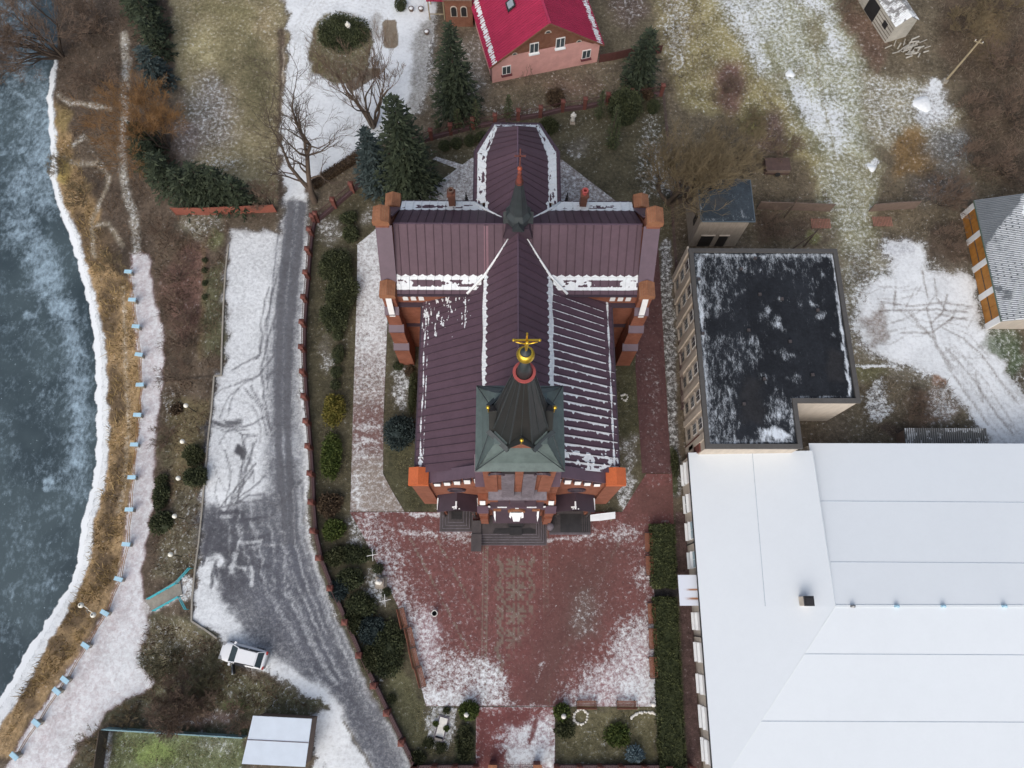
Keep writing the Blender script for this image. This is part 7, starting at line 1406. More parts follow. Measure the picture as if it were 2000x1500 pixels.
def conifer(base, h, r, mat, label, name='spruce_tree', cat='tree', group=None, terr=False, **kw):
    SEED[0] += 1; loc = T(*base) if terr else (*G(*base), 0); o = thing(name, label, cat, loc, group, rz=rnd.uniform(0, 6))
    q, v = conifer_quads(h, r, SEED[0], **kw); foliage('crown', q, v, mat, o)
    mb = MB(); mb.tube((0, 0, -.2), (0, 0, h * .93), .05 + h * .014, .03, 7); part('trunk', mb, 'bark', o, local=True); return o
PXM = lambda py: F / math.hypot(CAMH, (1195 - py) * .0) / 1.0
def shrub(px, py, rx, ry, h, mat, label, name='shrub', cat='shrub', group=None, terr=False, rz=0.0, dens=90, leaf=.16, box=False, lump=.22, spiky=0.0):
    """px, py: middle of the plant as seen; rx, ry in survey pixels"""
    SEED[0] += 1
    z = 0.0
    if terr: z = T(px, py)[2]
    x, y = G(px, py, z + h * .45); x1, _ = G(px + rx, py, z + h * .45); _, y1 = G(px, py - ry, z + h * .45)
    o = thing(name, label, cat, (x, y, z), group, rz=rz)
    q, v = shrub_quads(abs(x1 - x), abs(y1 - y), h, SEED[0], dens, leaf, lump, box, spiky); f = foliage('foliage', q, v, mat, o)
    mb = MB()
    if box: mb.box(-abs(x1 - x) * .88, -abs(y1 - y) * .97, 0, abs(x1 - x) * .88, abs(y1 - y) * .97, h * .86)
    else: core(mb, abs(x1 - x), abs(y1 - y), h, SEED[0])
    b = part('stems', mb, mat, o, local=True); set_attr(b.data, 'Var', np.full(len(b.data.vertices), .15), 'FLOAT'); return o  # solid filler core in the dark leaf tone, not real stems
def twig_mesh(segs, k=3):
    S = np.array([(*a, *b, r0, r1) for a, b, r0, r1 in segs]); A, B = S[:, :3], S[:, 3:6]; d = unit(B - A)
    u = unit(np.cross(d, np.where(np.abs(d[:, 2:3]) > .9, [[1, 0, 0]], [[0, 0, 1]]))); w = np.cross(d, u); V = []
    for P0, r in ((A, S[:, 6]), (B, S[:, 7])):
        for i in range(k): a = 2 * PI * i / k; V.append(P0 + (u * math.cos(a) + w * math.sin(a)) * r[:, None])
    n = len(S); V = np.stack(V, 1).reshape(-1, 3); o = np.arange(n)[:, None] * 2 * k
    return V, np.vstack([np.hstack([o + i, o + (i + 1) % k, o + k + (i + 1) % k, o + k + i]) for i in range(k)])
def bare_segs(h, seed, lean=(0, 0), stems=1, spread=.55, levels=5, r0=None, trunk=.3, up=.35, kids=(3, 5), shrink=.66, stemspread=.25, wob=.14, limbs=None, limb_len=.3):
    g = random.Random(seed); thick, thin = [], []
    def grow(p, d, L, r, lv):
        n = 4 if lv < 2 else 3; pts = [p]; dd = d.copy()
        for i in range(n):
            dd = (dd + Vector((g.gauss(0, wob), g.gauss(0, wob), g.gauss(0, wob * .7) + up * .12))).normalized(); pts.append(pts[-1] + dd * (L / n))
        for i in range(n):
            ra, rb = r * (1 - .5 * i / n), r * (1 - .5 * (i + 1) / n); (thick if lv < 2 else thin).append((pts[i], pts[i + 1], ra, rb))
        if lv >= levels: return
        c = g.randint(*kids) + (1 if lv >= levels - 2 else 0)
        for j in range(c):
            t = g.uniform(.35, 1.0) if j else 1.0; i = min(n - 1, int(t * n)); q = pts[i].lerp(pts[i + 1], t * n - i)
            ax = Vector((g.gauss(0, 1), g.gauss(0, 1), g.gauss(0, .6))); ax = (ax - dd * ax.dot(dd)).normalized()
            nd = (dd * math.cos(spread * g.uniform(.6, 1.5)) + ax * math.sin(spread * g.uniform(.6, 1.5)) + Vector((0, 0, up * .3))).normalized()
            grow(q, nd, L * shrink * g.uniform(.7, 1.15), max(.014, r * .54 * g.uniform(.75, 1.1)), lv + 1)
    for pts, rs in (limbs or ()):
        pts = [Vector(p) for p in pts]
        for i in range(len(pts) - 1):
            thick.append((pts[i], pts[i + 1], rs[i], rs[i + 1])); n = 3 if i else 1
            for j in range(n):
                q = pts[i].lerp(pts[i + 1], (j + 1) / n); dd = (pts[i + 1] - pts[i]).normalized()
                if i == 0: continue
                ax = Vector((g.gauss(0, 1), g.gauss(0, 1), g.gauss(0, .5))); ax = (ax - dd * ax.dot(dd)).normalized(); grow(q, (dd * .75 + ax * .75 + Vector((0, 0, .2))).normalized(), h * limb_len * g.uniform(.6, 1.1), rs[i + 1] * .55, 2)
        grow(pts[-1], (pts[-1] - pts[-2]).normalized(), h * limb_len * 1.1, rs[-1], 2)
    for s in range(stems if not limbs else 0):
        a = 2 * PI * s / max(1, stems) + g.uniform(-.4, .4); k = stemspread if stems > 1 else 0
        d = Vector((lean[0] + k * math.cos(a), lean[1] + k * math.sin(a), 1)).normalized(); grow(Vector((.12 * math.cos(a) * (stems > 1), .12 * math.sin(a) * (stems > 1), -.15)), d, h * trunk * g.uniform(.85, 1.1), (r0 or h * .022) * (1 if stems == 1 else .75), 0)
    return thick, thin
def bare_tree(base, h, label, mat='twig', name='bare_tree', cat='tree', group=None, terr=True, barkm='bark', **kw):
    SEED[0] += 1; o = thing(name, label, cat, T(*base), group); th, tn = bare_segs(h, kw.pop('seed', SEED[0]), **kw)
    V, Q = twig_mesh(th, 6); np_mesh('trunk', V, Q, barkm, o, smooth=True); V, Q = twig_mesh(tn, 3); np_mesh('crown', V, Q, mat, o); return o

# tall conifers round the church yard
conifer((893, 218), 13.6, 3.3, 'spruce', 'tall dark spruce with long low branches between the pink house and the choir', pw=.72, dens=1.1)
conifer((808, 380), 16.6, 3.7, 'spruce', 'tallest dark spruce just left of the choir, over the brick fence', dens=1.2, pw=.58)
conifer((744, 366), 10.4, 2.6, 'bluespruce', 'bluish green spruce beside the tallest spruce, left of the choir', dens=1.2, pw=.55)
conifer((1244, 168), 8.8, 2.6, 'spruce', 'dark spruce in the garden right of the pink house', dens=1.3, pw=.6)
for b, t, w_, lb_ in (((931, 250), (929, 194), .55, 'slim thuja left of the fence pier behind the choir'), ((896, 254), (895, 214), .6, 'slim thuja below the big spruce near the pink house'), ((993, 234), (993, 188), .62, 'dark upright thuja alone in the middle of the house garden'), ((855, 256), (855, 238), .35, 'very small thuja in the house garden near the fence'), ((1169, 230), (1170, 178), .6, 'upright thuja left of the big round garden shrub'), ((1190, 286), (1192, 206), .72, 'tall dark thuja right of the choir'), ((1197, 290), (1200, 236), .6, 'shorter thuja leaning on the tall one right of the choir')):
    conifer(b, height_of(b, t), w_, 'yew', lb_, name='thuja', leaf=.2, pw=.45, z0=.02, lift=.6, dens=1.1)
# spruce rows of the west bank
for b, h, r, lb_ in (((300, 300), 5.5, 1.9, 'first spruce of the west bank row, just below the orange willow'), ((312, 340), 6, 2.0, 'second spruce of the west bank row, below the first by the path'), ((342, 368), 6.4, 2.1, 'third spruce of the west bank row, at its bend'), ((380, 392), 6, 2.0, 'fourth spruce of the west bank row, right of the bend'), ((415, 388), 6.6, 2.2, 'fifth spruce of the west bank row, above the brick coloured board fence'), ((448, 392), 6.2, 2.1, 'sixth spruce of the west bank row, reaching into the lawn'), ((478, 402), 5.4, 1.8, 'last spruce of the west bank row, nearest the road'),
        ((292, 35), 8, 2.2, 'dark spruce at the top edge, left of the lawn'), ((312, 72), 7, 1.9, 'dark spruce left of the lawn, second from the top edge'), ((320, 110), 6, 1.6, 'slim dark spruce left of the lawn, third from the top edge'), ((280, 20), 7.5, 2.1, 'dark spruce at the top edge, nearest the narrow bank path'), ((318, 165), 6, 2.0, 'greyish spruce on the lawn edge above the orange willow')):
    conifer(b, h, r * 1.22, 'bluespruce' if 'greyish' in lb_ else 'spruce', lb_, group='spruces along the west bank', terr=True, dens=1.1, pw=.65)
# clipped and spreading evergreens, west garden
for px, py, rx, ry, h, mt, nm, lb_ in (
    (655, 520, 36, 34, 1.7, 'yew', 'yew', 'broad dark yew, upper one of three between road fence and church walk'), (668, 572, 36, 36, 1.9, 'yew', 'yew', 'broad dark yew, middle one of three between road fence and church walk'), (652, 620, 32, 30, 1.7, 'yew', 'yew', 'broad dark yew, lower one of three between road fence and church walk'),
    (680, 424, 17, 15, 1.2, 'yew', 'yew', 'small round yew at the fence corner west of the transept'), (686, 456, 17, 17, 1.3, 'yew', 'yew', 'small round yew next to the top of the church walk'), (660, 655, 12, 10, .8, 'yew', 'box_ball', 'clipped ball just below the three broad yews'), (661, 692, 13, 20, 1.0, 'yew', 'box_ball', 'oval clipped shrub beside the narrow gravel strip'), (657, 727, 12, 13, .9, 'yew', 'box_ball', 'clipped ball at the lower end of the gravel strip'), (655, 752, 11, 10, .8, 'yew', 'box_ball', 'clipped ball just above the golden shrub'),
    (651, 800, 23, 33, 1.5, 'goldleaf', 'golden_shrub', 'golden green oval shrub west of the church walk'), (648, 890, 22, 50, 1.3, 'green', 'juniper', 'long bright green juniper below the golden shrub'), (645, 985, 26, 26, 1.2, 'brownleaf', 'brown_shrub', 'brownish shrub at the left corner of the plaza'), (652, 1036, 24, 24, 1.2, 'green', 'juniper', 'green mound below the brownish shrub by the road fence'),
    (692, 1082, 40, 20, .8, 'yew', 'juniper', 'flat dark juniper under the upper white star frame'), (655, 1085, 22, 22, 1.2, 'olive', 'shrub', 'olive shrub between the road fence and the flat juniper'), (684, 1132, 28, 24, 1.2, 'yew', 'juniper', 'dark mound left of the white bust'), (662, 1150, 20, 24, 1.3, 'bluespruce', 'juniper', 'greyish juniper along the road fence near the bust'), (706, 1182, 34, 28, 1.3, 'yew', 'juniper', 'dark mound below left of the white bust'), (690, 1215, 22, 26, 1.2, 'olive', 'shrub', 'olive mound along the road fence beside the benches'), (727, 1232, 30, 30, 1.3, 'bluespruce', 'juniper', 'greyish green mound left of the upper bench'), (758, 1268, 34, 58, 1.2, 'yew', 'juniper', 'largest dark juniper, filling the bed beside the left benches'), (726, 1285, 22, 30, 1.2, 'olive', 'shrub', 'olive mound between the largest juniper and the road fence'),
    (755, 1157, 10, 10, .8, 'yew', 'box_ball', 'clipped ball just below the white bust'), (738, 1110, 12, 10, .8, 'yew', 'box_ball', 'clipped ball just above the white bust'), (765, 1365, 10, 10, .7, 'olive', 'box_ball', 'small shrub in the lower left lawn by the road fence'), (815, 1480, 18, 14, .8, 'olive', 'shrub', 'small dark shrub at the bottom end of the road fence'),
    (780, 845, 36, 34, 2.2, 'bluespruce', 'blue_spruce', 'wide bluish spruce against the west wall of the church'), (806, 770, 9, 50, .9, 'olive', 'hedge', 'narrow dark hedge along the west wall of the church'), (777, 715, 11, 9, .8, 'yew', 'box_ball', 'small dark shrub at the transept buttress'), (800, 725, 10, 12, .7, 'brownleaf', 'brown_shrub', 'small brown shrub at the foot of the transept buttress'),
    (868, 284, 12, 10, 1.2, 'yew', 'box_ball', 'leftmost of four clipped balls behind the choir'), (891, 280, 12, 10, 1.2, 'yew', 'box_ball', 'second from the left of four clipped balls behind the choir'), (917, 274, 12, 11, 1.3, 'yew', 'box_ball', 'third from the left of four clipped balls behind the choir'), (940, 268, 12, 11, 1.3, 'yew', 'box_ball', 'rightmost of four clipped balls behind the choir, touching its roof line'),
    (1072, 246, 20, 16, 1.4, 'olive', 'shrub', 'olive shrub right behind the choir roof'), (1222, 208, 36, 34, 3.0, 'yew', 'yew', 'big round dark yew in the garden right of the choir'), (1276, 208, 13, 12, 1.6, 'yew', 'yew', 'smaller round yew right of the big round one'), (1085, 190, 18, 16, 1.8, 'brownleaf', 'brown_shrub', 'brown leafed shrub in the garden below the pink house'), (850, 350, 12, 9, .7, 'yew', 'shrub', 'low dark shrub beside the path left of the choir'), (1265, 180, 18, 12, 1.4, 'brownleaf', 'brown_shrub', 'brown shrub below the dark garden spruce'),
    (915, 1388, 20, 20, 1.3, 'green', 'box_ball', 'round clipped shrub left of the plaza entry'), (908, 1450, 18, 38, .7, 'olive', 'juniper', 'low dark juniper strip left of the entry walk'), (1097, 1390, 17, 17, 1.2, 'green', 'box_ball', 'round clipped shrub right of the plaza entry'), (1103, 1424, 20, 20, .9, 'olive', 'juniper', 'dark juniper just below the right entry shrub'), (1205, 1436, 28, 24, .8, 'green', 'juniper', 'spreading green juniper on the lower right lawn'), (1242, 1474, 20, 18, 1.3, 'paleblueplant', 'blue_spruce', 'small silvery blue spruce on the lower right lawn'),
    (837, 1451, 14, 13, .35, 'olive', 'flat_shrub', 'left one of two flat round cushions on the gravel bed'), (861, 1460, 14, 13, .35, 'olive', 'flat_shrub', 'right one of two flat round cushions on the gravel bed'), (851, 1414, 5.5, 5.5, .4, 'green', 'flat_shrub', 'tiny round shrub left of the memorial slab'), (872, 1423, 5.5, 5.5, .4, 'green', 'flat_shrub', 'tiny round shrub right of the memorial slab'), (872, 1388, 9, 7, .4, 'olive', 'flat_shrub', 'tiny shrub at the top of the gravel bed'),
    (672, 62, 52, 40, .9, 'yew', 'juniper_ring', 'large dark juniper filling the snowy turning circle'), (782, 8, 12, 14, 1.0, 'yew', 'box_ball', 'dark clipped shrub at the top edge by the drive'), (1318, 905, 8, 30, .8, 'olive', 'shrub', 'dark shrub strip at the foot of the beige block')):
    yew_ = mt in ('yew', 'olive', 'green'); shrub(px, py, rx, ry, h, mt, lb_, name=nm, dens=(150 if rx < 15 else 95), leaf=(.10 if rx < 15 else .17), lump=.12 if 'ball' in nm else .28, spiky=.0 if 'ball' in nm else .35)
for px, py, rx, ry, h, mt, lb_ in ((378, 888, 22, 22, 1.4, 'olive', 'rounded olive bush on the slope, beside the car park kerb'), (382, 930, 26, 22, 1.5, 'yew', 'darker rounded bush on the slope, just below the olive one'), (314, 968, 16, 30, 1.3, 'yew', 'tall narrow dark bush at the promenade edge'), (318, 1022, 28, 24, 1.5, 'yew', 'wide dark bush at the promenade edge above the stairs'), (316, 940, 12, 18, 1.0, 'olive', 'small olive bush at the promenade edge, topmost of three'), (345, 800, 14, 14, .7, 'brownleaf', 'low brown bush on the slope near the uppermost globe lamp'), (558, 1478, 12, 10, .6, 'olive', 'low bush hidden below the garage')):
    shrub(px, py, rx, ry, h, mt, lb_, name='slope_bush', cat='bush', terr=True, dens=95, leaf=.17, lump=.3, spiky=.35)
for i, y in enumerate((508, 528, 553, 580)): shrub(400, y, 6, 6, .5, 'yew', 'tiny round shrub on the reddish slope, ' + ['topmost', 'second from the top', 'third from the top', 'lowest'][i] + ' of four', name='young_shrub', terr=True, dens=200, leaf=.08, group='young shrubs on the slope')
# clipped hedges right of the plaza
def hedge(pix, h, mat, label, jit=.0):
    w = [G(x, y, h) for x, y in pix]; c = np.mean(w, 0); a = np.array(w); ln = (a[0] + a[1]) / 2 - (a[2] + a[3]) / 2; L_ = np.linalg.norm(ln); wd = np.linalg.norm(a[1] - a[0]); rz = math.atan2(ln[1], ln[0]) - PI / 2
    SEED[0] += 1; o = thing('clipped_hedge', label, 'hedge', (c[0], c[1], 0), None, rz=rz); q, v = shrub_quads(wd / 2, L_ / 2, h, SEED[0], 105, .15, .1, True); foliage('foliage', q, v, mat, o)
    mb = MB(); mb.box(-wd * .44, -L_ * .49, 0, wd * .44, L_ * .49, h * .9); b = part('stems', mb, mat, o, local=True); set_attr(b.data, 'Var', np.full(len(b.data.vertices), .2), 'FLOAT')  # solid block filling the hedge, in a darker leaf tone
M['hedge'] = leafy('hedge_leaves', (.026, .034, .013), (.095, .105, .042))
hedge([(1273, 1026), (1317, 1022), (1320, 1146), (1277, 1147)], 1.3, 'hedge', 'shorter clipped green hedge on the right of the plaza, above the dark path'); hedge([(1278, 1169), (1322, 1166), (1341, 1520), (1293, 1520)], 1.3, 'hedge', 'long clipped green hedge on the right of the plaza, below the dark path')
hedge([(612, 360), (622, 374), (712, 312), (702, 297)], .9, 'brownleaf', 'brown leafless hedge slanting along the snowy drive') if False else None
hw0, hw1 = Vector((*G(613, 366), 0)), Vector((*G(706, 305), 0)); hm = (hw0 + hw1) / 2; o = thing('brown_hedge', 'brown leafless hedge slanting along the snowy drive', 'hedge', hm[:], rz=math.atan2((hw1 - hw0).y, (hw1 - hw0).x) - PI / 2)
q, v = shrub_quads(.45, (hw1 - hw0).length / 2, .9, 77, 170, .13, .1, True); foliage('foliage', q, v, 'brownleaf', o); mb = MB(); mb.box(-.38, -(hw1 - hw0).length * .49, 0, .38, (hw1 - hw0).length * .49, .78); b = part('stems', mb, 'brownleaf', o, local=True); set_attr(b.data, 'Var', np.full(len(b.data.vertices), .2), 'FLOAT')  # inner block that fills out the brown hedge, in its darker leaf tone

# leafless trees
def LP(base, pts): b = Vector(T(*base)); return [tuple(Vector((*G(x, y, z), z)) - b) for x, y, z in pts]
OB = (615, 395)
bare_tree(OB, 15, 'big leafless tree with a forked grey trunk at the road corner, leaning over the drive', name='leafless_oak', mat='bark', spread=.55, levels=5, up=.3, kids=(2, 3), shrink=.7, seed=5, wob=.2, limb_len=.19, limbs=[
    (LP(OB, [(615, 395, -.1), (607, 372, 1.6), (602, 340, 3.4), (600, 305, 5.6)]) , [.42, .34, .28, .24]), (LP(OB, [(602, 340, 3.4), (600, 300, 5.8), (606, 285, 6.8), (590, 262, 8.2), (578, 238, 9.8), (570, 212, 11.4), (573, 186, 13)]), [.26, .22, .19, .16, .13, .09, .06]),
    (LP(OB, [(609, 376, 1.2), (586, 350, 3.2), (566, 325, 4.8), (556, 300, 6.2), (546, 280, 7.2)]), [.26, .22, .18, .13, .08]), (LP(OB, [(600, 305, 5.6), (585, 300, 6.4), (566, 282, 7.6), (553, 268, 8.6)]), [.14, .12, .08, .05]), (LP(OB, [(606, 285, 6.8), (622, 290, 7.4), (640, 280, 8)]), [.10, .07, .04])])
bare_tree((728, 248), 15, 'leafless many stemmed tree standing before the turning circle', name='leafless_maple', mat='twig', lean=(.06, .0), stems=6, stemspread=.3, r0=.26, spread=.40, levels=6, trunk=.34, up=.7, kids=(2, 3), shrink=.74, seed=9)
bare_tree((122, 112), 13, 'large leafless willow leaning over the river, top left', mat='twig', name='leafless_willow', lean=(-.45, .0), stems=8, stemspread=.5, r0=.28, spread=.55, levels=6, trunk=.32, up=.3, kids=(3, 3), shrink=.76, seed=12)
bare_tree((1308, 398), 16, 'big leafless willow with thick trunk and olive twigs beside the substation', mat='twigolive', name='leafless_willow', lean=(.10, .0), stems=7, stemspread=.34, r0=.40, spread=.55, levels=6, trunk=.26, up=.55, kids=(3, 3), shrink=.76, seed=21)
bare_tree((1395, 350), 9, 'smaller leafless willow with olive twigs, right of the big one', mat='twigolive', name='leafless_willow', lean=(.05, .0), stems=7, stemspread=.5, r0=.16, spread=.55, levels=6, trunk=.30, up=.5, kids=(2, 3), shrink=.76, seed=24)
bare_tree((330, 288), 9.0, 'orange twigged leafless willow on the west bank', mat='twigorange', name='orange_willow', lean=(-.4, .0), stems=7, stemspread=.6, r0=.16, spread=.6, levels=5, trunk=.36, up=.3, kids=(3, 4), shrink=.74, barkm='bark', seed=31)
bare_tree((362, 1375), 4.6, 'round leafless brown bush tree above the fenced lawn, bottom left', name='round_bush_tree', stems=12, stemspread=.7, r0=.08, spread=.5, levels=5, trunk=.36, up=.3, kids=(3, 4), shrink=.74, seed=41)
M['twiggreen'] = plain('twigs_greenish', K(88, 84, 62), .95, .25, 2)
bare_tree((328, 1288), 2.6, 'greenish leafless bush below the stairs, beside the wide promenade', mat='twiggreen', name='bare_bush', cat='bush', stems=8, stemspread=.8, r0=.06, spread=.55, levels=4, trunk=.42, kids=(3, 4), shrink=.72, seed=43)
bare_tree((405, 1320), 2.4, 'greenish leafless bush between the round bush tree and the car', mat='twiggreen', name='bare_bush', cat='bush', stems=7, stemspread=.8, r0=.06, spread=.55, levels=4, trunk=.42, kids=(3, 4), shrink=.72, seed=44)
bare_tree((528, 402), 4.5, 'small leafless grey tree at the lawn corner beside the road', name='bare_bush', cat='bush', stems=5, stemspread=.45, r0=.09, spread=.55, levels=4, trunk=.38, kids=(3, 4), shrink=.7, seed=45)
bare_tree((1835, 398), 4.2, 'wide grey leafless bush right of the field, above the snowy yard', mat='twig', name='bare_bush', cat='bush', stems=10, stemspread=.9, r0=.08, spread=.5, levels=4, trunk=.42, kids=(3, 4), shrink=.72, seed=46)
bare_tree((1030, 165), 3.6, 'thin leafless sapling in front of the pink house', name='sapling', cat='sapling', stems=3, stemspread=.3, r0=.035, spread=.4, levels=3, trunk=.4, kids=(2, 3), seed=47)
bare_tree((1018, 222), 3.0, 'thin leafless sapling at the fence behind the choir', name='sapling', cat='sapling', stems=2, stemspread=.3, r0=.03, spread=.4, levels=3, trunk=.4, kids=(2, 3), seed=48)
def bush_proto(label, mat, h, seed, **kw):
    return bare_tree((1000, 2200), h, label, mat=mat, name='bare_bush', cat='bush', stems=9, stemspread=.85, r0=.05, spread=.55, levels=4, trunk=.42, kids=(3, 3), shrink=.72, terr=True, seed=seed)
pb1, pb2 = bush_proto('x', 'twig', 2.8, 61), bush_proto('x', 'twigolive', 2.4, 62); used = [False, False]
for i, (x, y, s, k, lb_) in enumerate((
    (330, 470, 1.0, 0, 'brown leafless bush at the upper end of the promenade slope'), (350, 545, 1.1, 0, 'brown leafless bush on the reddish slope beside the promenade'), (352, 612, 1.1, 0, 'brown leafless bush mid slope, left of the snowy car park'), (362, 672, 1.2, 0, 'largest brown leafless bush on the slope, level with the car park kerb bend'), (345, 738, .9, 0, 'brown leafless bush above the uppermost globe lamp'), (322, 862, .8, 0, 'low brown bush at the promenade edge, left of the lamps'),
    (190, 60, 1.5, 0, 'brown leafless thicket bush between river willow and narrow path, top left'), (200, 170, 1.4, 0, 'brown leafless bush left of the narrow path, below the river willow'), (280, 190, 1.3, 0, 'brown leafless bush between the narrow path and the lawn'), (160, 390, 1.1, 1, 'olive leafless bush on the river bank, left of the narrow path'), (120, 330, .9, 1, 'yellowish bush at the river edge'), (225, 520, .9, 1, 'yellowish bush beside the promenade top'),
    (1880, 60, 1.6, 1, 'olive leafless bush right of the log shed'), (1950, 130, 1.7, 0, 'brown leafless bush at the right edge, level with the pole'), (1940, 20, 1.6, 1, 'olive leafless bush in the top right corner'), (1970, 230, 1.6, 0, 'brown leafless bush at the right edge, below the pole'), (1900, 230, 1.3, 0, 'brown leafless bush just right of the snow heap'), (1960, 340, 1.6, 0, 'brown leafless bush behind the ochre door shed'), (1900, 320, 1.2, 0, 'grey brown bush between the wide grey bush and the right edge'), (1850, 480, 1.0, 0, 'brown leafless bush left of the ochre door shed'),
    (1470, 250, 1.0, 1, 'olive leafless bush in the field, above the rusty trailer'), (1530, 300, 1.0, 0, 'brown leafless bush behind the rusty trailer'), (1450, 320, 1.2, 1, 'olive leafless bush above the substation'), (1650, 20, 1.0, 0, 'brown leafless bush left of the log shed'), (1420, 180, .8, 0, 'reddish brown bush at the left edge of the snowy field'), (1500, 450, 1.0, 0, 'brown leafless bush between substation and concrete wall'), (1790, 800, .9, 0, 'brown leafless bush above the corrugated low shed'), (470, 1395, .8, 0, 'low brown bush at the garage corner'), (190, 1455, 1.0, 1, 'olive bush beside the dark plank fence, bottom left'), (250, 1400, .8, 1, 'olive bush at the left end of the turquoise plank fence'))):
    p = (pb1, pb2)[k]; o = p if not used[k] else copy_tree(p); used[k] = True
    o.location = T(x, y); o.scale = (s, s, s * .9); o.rotation_euler = (0, 0, rnd.uniform(0, 6)); o['label'] = lb_; o['group'] = 'leafless bushes of the banks and fields'

# ground cover nobody could count
def scatter(name, label, cat, zones, mat, h, w, seed, lean=.5):
    g = np.random.default_rng(seed); V, var = [], []
    for pts, n in zones:
        a = np.array(pts, float); x0, y0 = a.min(0); x1, y1 = a.max(0); xs, ys = g.uniform(x0, x1, n * 3), g.uniform(y0, y1, n * 3); ins = np.zeros(len(xs), bool)
        for i in range(len(a)):
            p, q = a[i], a[(i + 1) % len(a)]
            if p[1] != q[1]: ins ^= ((p[1] > ys) != (q[1] > ys)) & (xs < (q[0] - p[0]) * (ys - p[1]) / (q[1] - p[1]) + p[0])
        xs, ys = xs[ins][:n], ys[ins][:n]; den = np.sin(xs * .13 + seed) * np.sin(ys * .11) + np.sin(xs * .05 + ys * .07); k = den > g.uniform(-1.6, .9, len(xs)); xs, ys = xs[k], ys[k]
        d = np.stack([xs - 1000, 750 - ys, np.full(len(xs), -F)], 1) @ R.T; z = np.zeros(len(xs))
        for _ in range(5): t = (CAMH - z) / -d[:, 2]; X, Y = d[:, 0] * t, d[:, 1] * t; z = height(X, Y)
        B = np.stack([X, Y, z - .03], 1); m = len(B); a_ = g.uniform(0, 2 * PI, m); hh = h * g.uniform(.4, 1.3, m); ln = g.normal(0, lean, (m, 2)) * hh[:, None]
        s = np.stack([np.cos(a_), np.sin(a_), np.zeros(m)], 1) * (w * g.uniform(.6, 1.4, m))[:, None]; tip = B + np.stack([ln[:, 0], ln[:, 1], hh], 1)
        V.append(np.stack([B - s, B + s, tip + s * .25, tip - s * .25], 1)); var.append(np.clip(.5 + .3 * np.sin(X * 1.1) * np.sin(Y * .9 + 1) + g.normal(0, .22, m), 0, 1))
    V = np.vstack(V); o = np_mesh(name, V.reshape(-1, 3), np.arange(len(V) * 4).reshape(-1, 4), mat); set_attr(o.data, 'Var', np.repeat(np.concatenate(var), 4), 'FLOAT'); return tag(o, label, cat, kind='stuff')
bank = [(106, 210), (150, 300), (190, 420), (225, 520), (262, 560), (270, 700), (268, 850), (252, 950), (228, 1120), (155, 1262), (60, 1380), (10, 1450), (40, 1350), (110, 1240), (165, 1130), (185, 1020), (212, 900), (212, 720), (195, 590), (150, 440), (112, 320)]
scatter('dry_grass', 'tall dry golden grass along the frozen river bank', 'grass', [(bank, 17000)], 'dryg', .42, .035, 3, .6)
M['brushgrey'] = leafy('dead_grass_grey', (.07, .055, .04), (.22, .18, .13))
scatter('dead_brush', 'dead brown weeds and brush on the bank and slope', 'brush', [([(110, 0), (330, 0), (340, 250), (350, 300), (300, 420), (450, 440), (440, 560), (430, 720), (320, 720), (300, 500), (256, 500), (200, 400), (150, 300), (110, 180)], 15000), ([(325, 740), (415, 740), (400, 950), (380, 1130), (290, 1120), (310, 900)], 4500), ([(290, 1200), (420, 1250), (610, 1380), (230, 1400), (300, 1340), (270, 1290)], 5500)], 'brushm', .34, .03, 5, .8)
scatter('field_brush', 'dead weeds and brown brush over the field and the right edge', 'brush', [([(1830, 0), (2000, 0), (2000, 400), (1900, 380), (1870, 200), (1820, 100)], 9000), ([(1700, 270), (1900, 280), (1900, 480), (1720, 470)], 4500), ([(1380, 120), (1480, 150), (1640, 420), (1480, 420), (1400, 260)], 6500), ([(1290, 0), (1370, 0), (1400, 200), (1300, 180)], 3000), ([(1680, 740), (1850, 740), (1900, 850), (1680, 850)], 3000), ([(1650, 500), (1700, 480), (1690, 600)], 600), ([(1480, 420), (1600, 425), (1600, 480), (1480, 480)], 1500)], 'brushgrey', .3, .03, 8, .9)
M['lawng'] = leafy('short_grass', (.08, .078, .034), (.26, .235, .13))
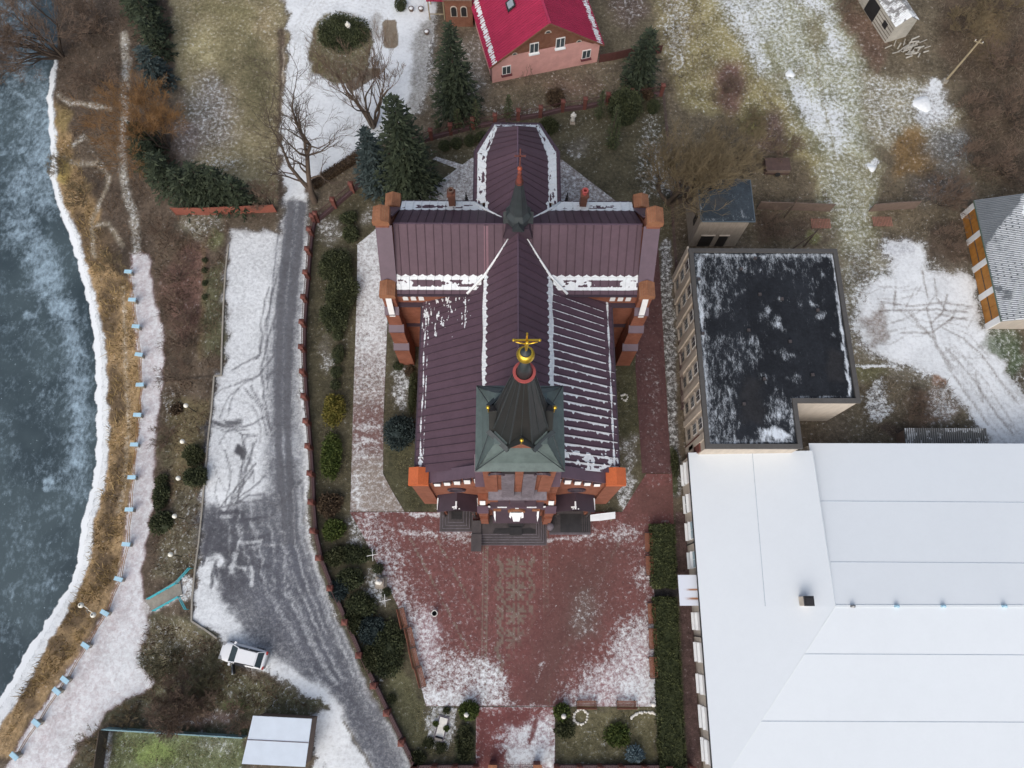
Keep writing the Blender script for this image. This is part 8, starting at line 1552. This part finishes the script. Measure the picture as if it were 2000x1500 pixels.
scatter('lawn_grass', 'short frosted grass of the lawns', 'grass', [([(345, 0), (552, 0), (550, 300), (540, 390), (440, 320), (360, 290), (350, 150)], 11000), ([(1092, 1390), (1272, 1390), (1278, 1490), (1092, 1490)], 4500), ([(225, 1440), (470, 1440), (460, 1500), (215, 1500)], 5000), ([(615, 480), (690, 480), (690, 960), (620, 960)], 6000), ([(760, 870), (812, 900), (820, 990), (795, 995)], 1200), ([(1205, 690), (1240, 690), (1250, 850), (1205, 850)], 1200), ([(780, 1310), (830, 1390), (900, 1390), (880, 1480), (820, 1470)], 2500), ([(960, 175), (1280, 130), (1290, 175), (1010, 222)], 4000)], 'lawng', .12, .028, 9, .9)

# ------------------------------------------------------------------ camera, light
cam = bpy.data.cameras.new('camera'); co = bpy.data.objects.new('camera', cam); C.objects.link(co)
cam.sensor_width = 36; cam.lens = F / 2000 * 36; cam.clip_end = 3000; cam.clip_start = .5
from mathutils import Matrix
co.matrix_world = Matrix(((*R[0], 0), (*R[1], 0), (*R[2], CAMH), (0, 0, 0, 1)))
scene = bpy.context.scene; scene.camera = co
w = bpy.data.worlds.new('World'); scene.world = w; w.use_nodes = True
nt = w.node_tree; bg = nt.nodes['Background']
sky = nt.nodes.new('ShaderNodeTexSky'); sky.sky_type = 'NISHITA'; sky.sun_disc = False
SUN_EL, SUN_AZ = math.radians(42), math.radians(200)     # soft light from the south, veiled by cloud
sky.sun_elevation = SUN_EL; sky.sun_rotation = SUN_AZ; sky.dust_density = 4; sky.air_density = 1.0; sky.altitude = 100
hs = nt.nodes.new('ShaderNodeHueSaturation'); hs.inputs['Saturation'].default_value = .72      # veiled, overcast sky
nt.links.new(sky.outputs[0], hs.inputs['Color']); nt.links.new(hs.outputs[0], bg.inputs['Color']); bg.inputs['Strength'].default_value = .13
sl = bpy.data.lights.new('sun', 'SUN'); so = bpy.data.objects.new('sun', sl); C.objects.link(so)
sl.energy = 0.9; sl.angle = math.radians(75); sl.color = (1, .965, .92)
dv = Vector((math.sin(SUN_AZ) * math.cos(SUN_EL), math.cos(SUN_AZ) * math.cos(SUN_EL), math.sin(SUN_EL)))
so.rotation_euler = dv.to_track_quat('Z', 'Y').to_euler(); so.location = (0, -40, 90)
scene.view_settings.view_transform = 'Standard'; scene.view_settings.look = 'None'; scene.view_settings.gamma = 1
scene.view_settings.exposure = 0.36
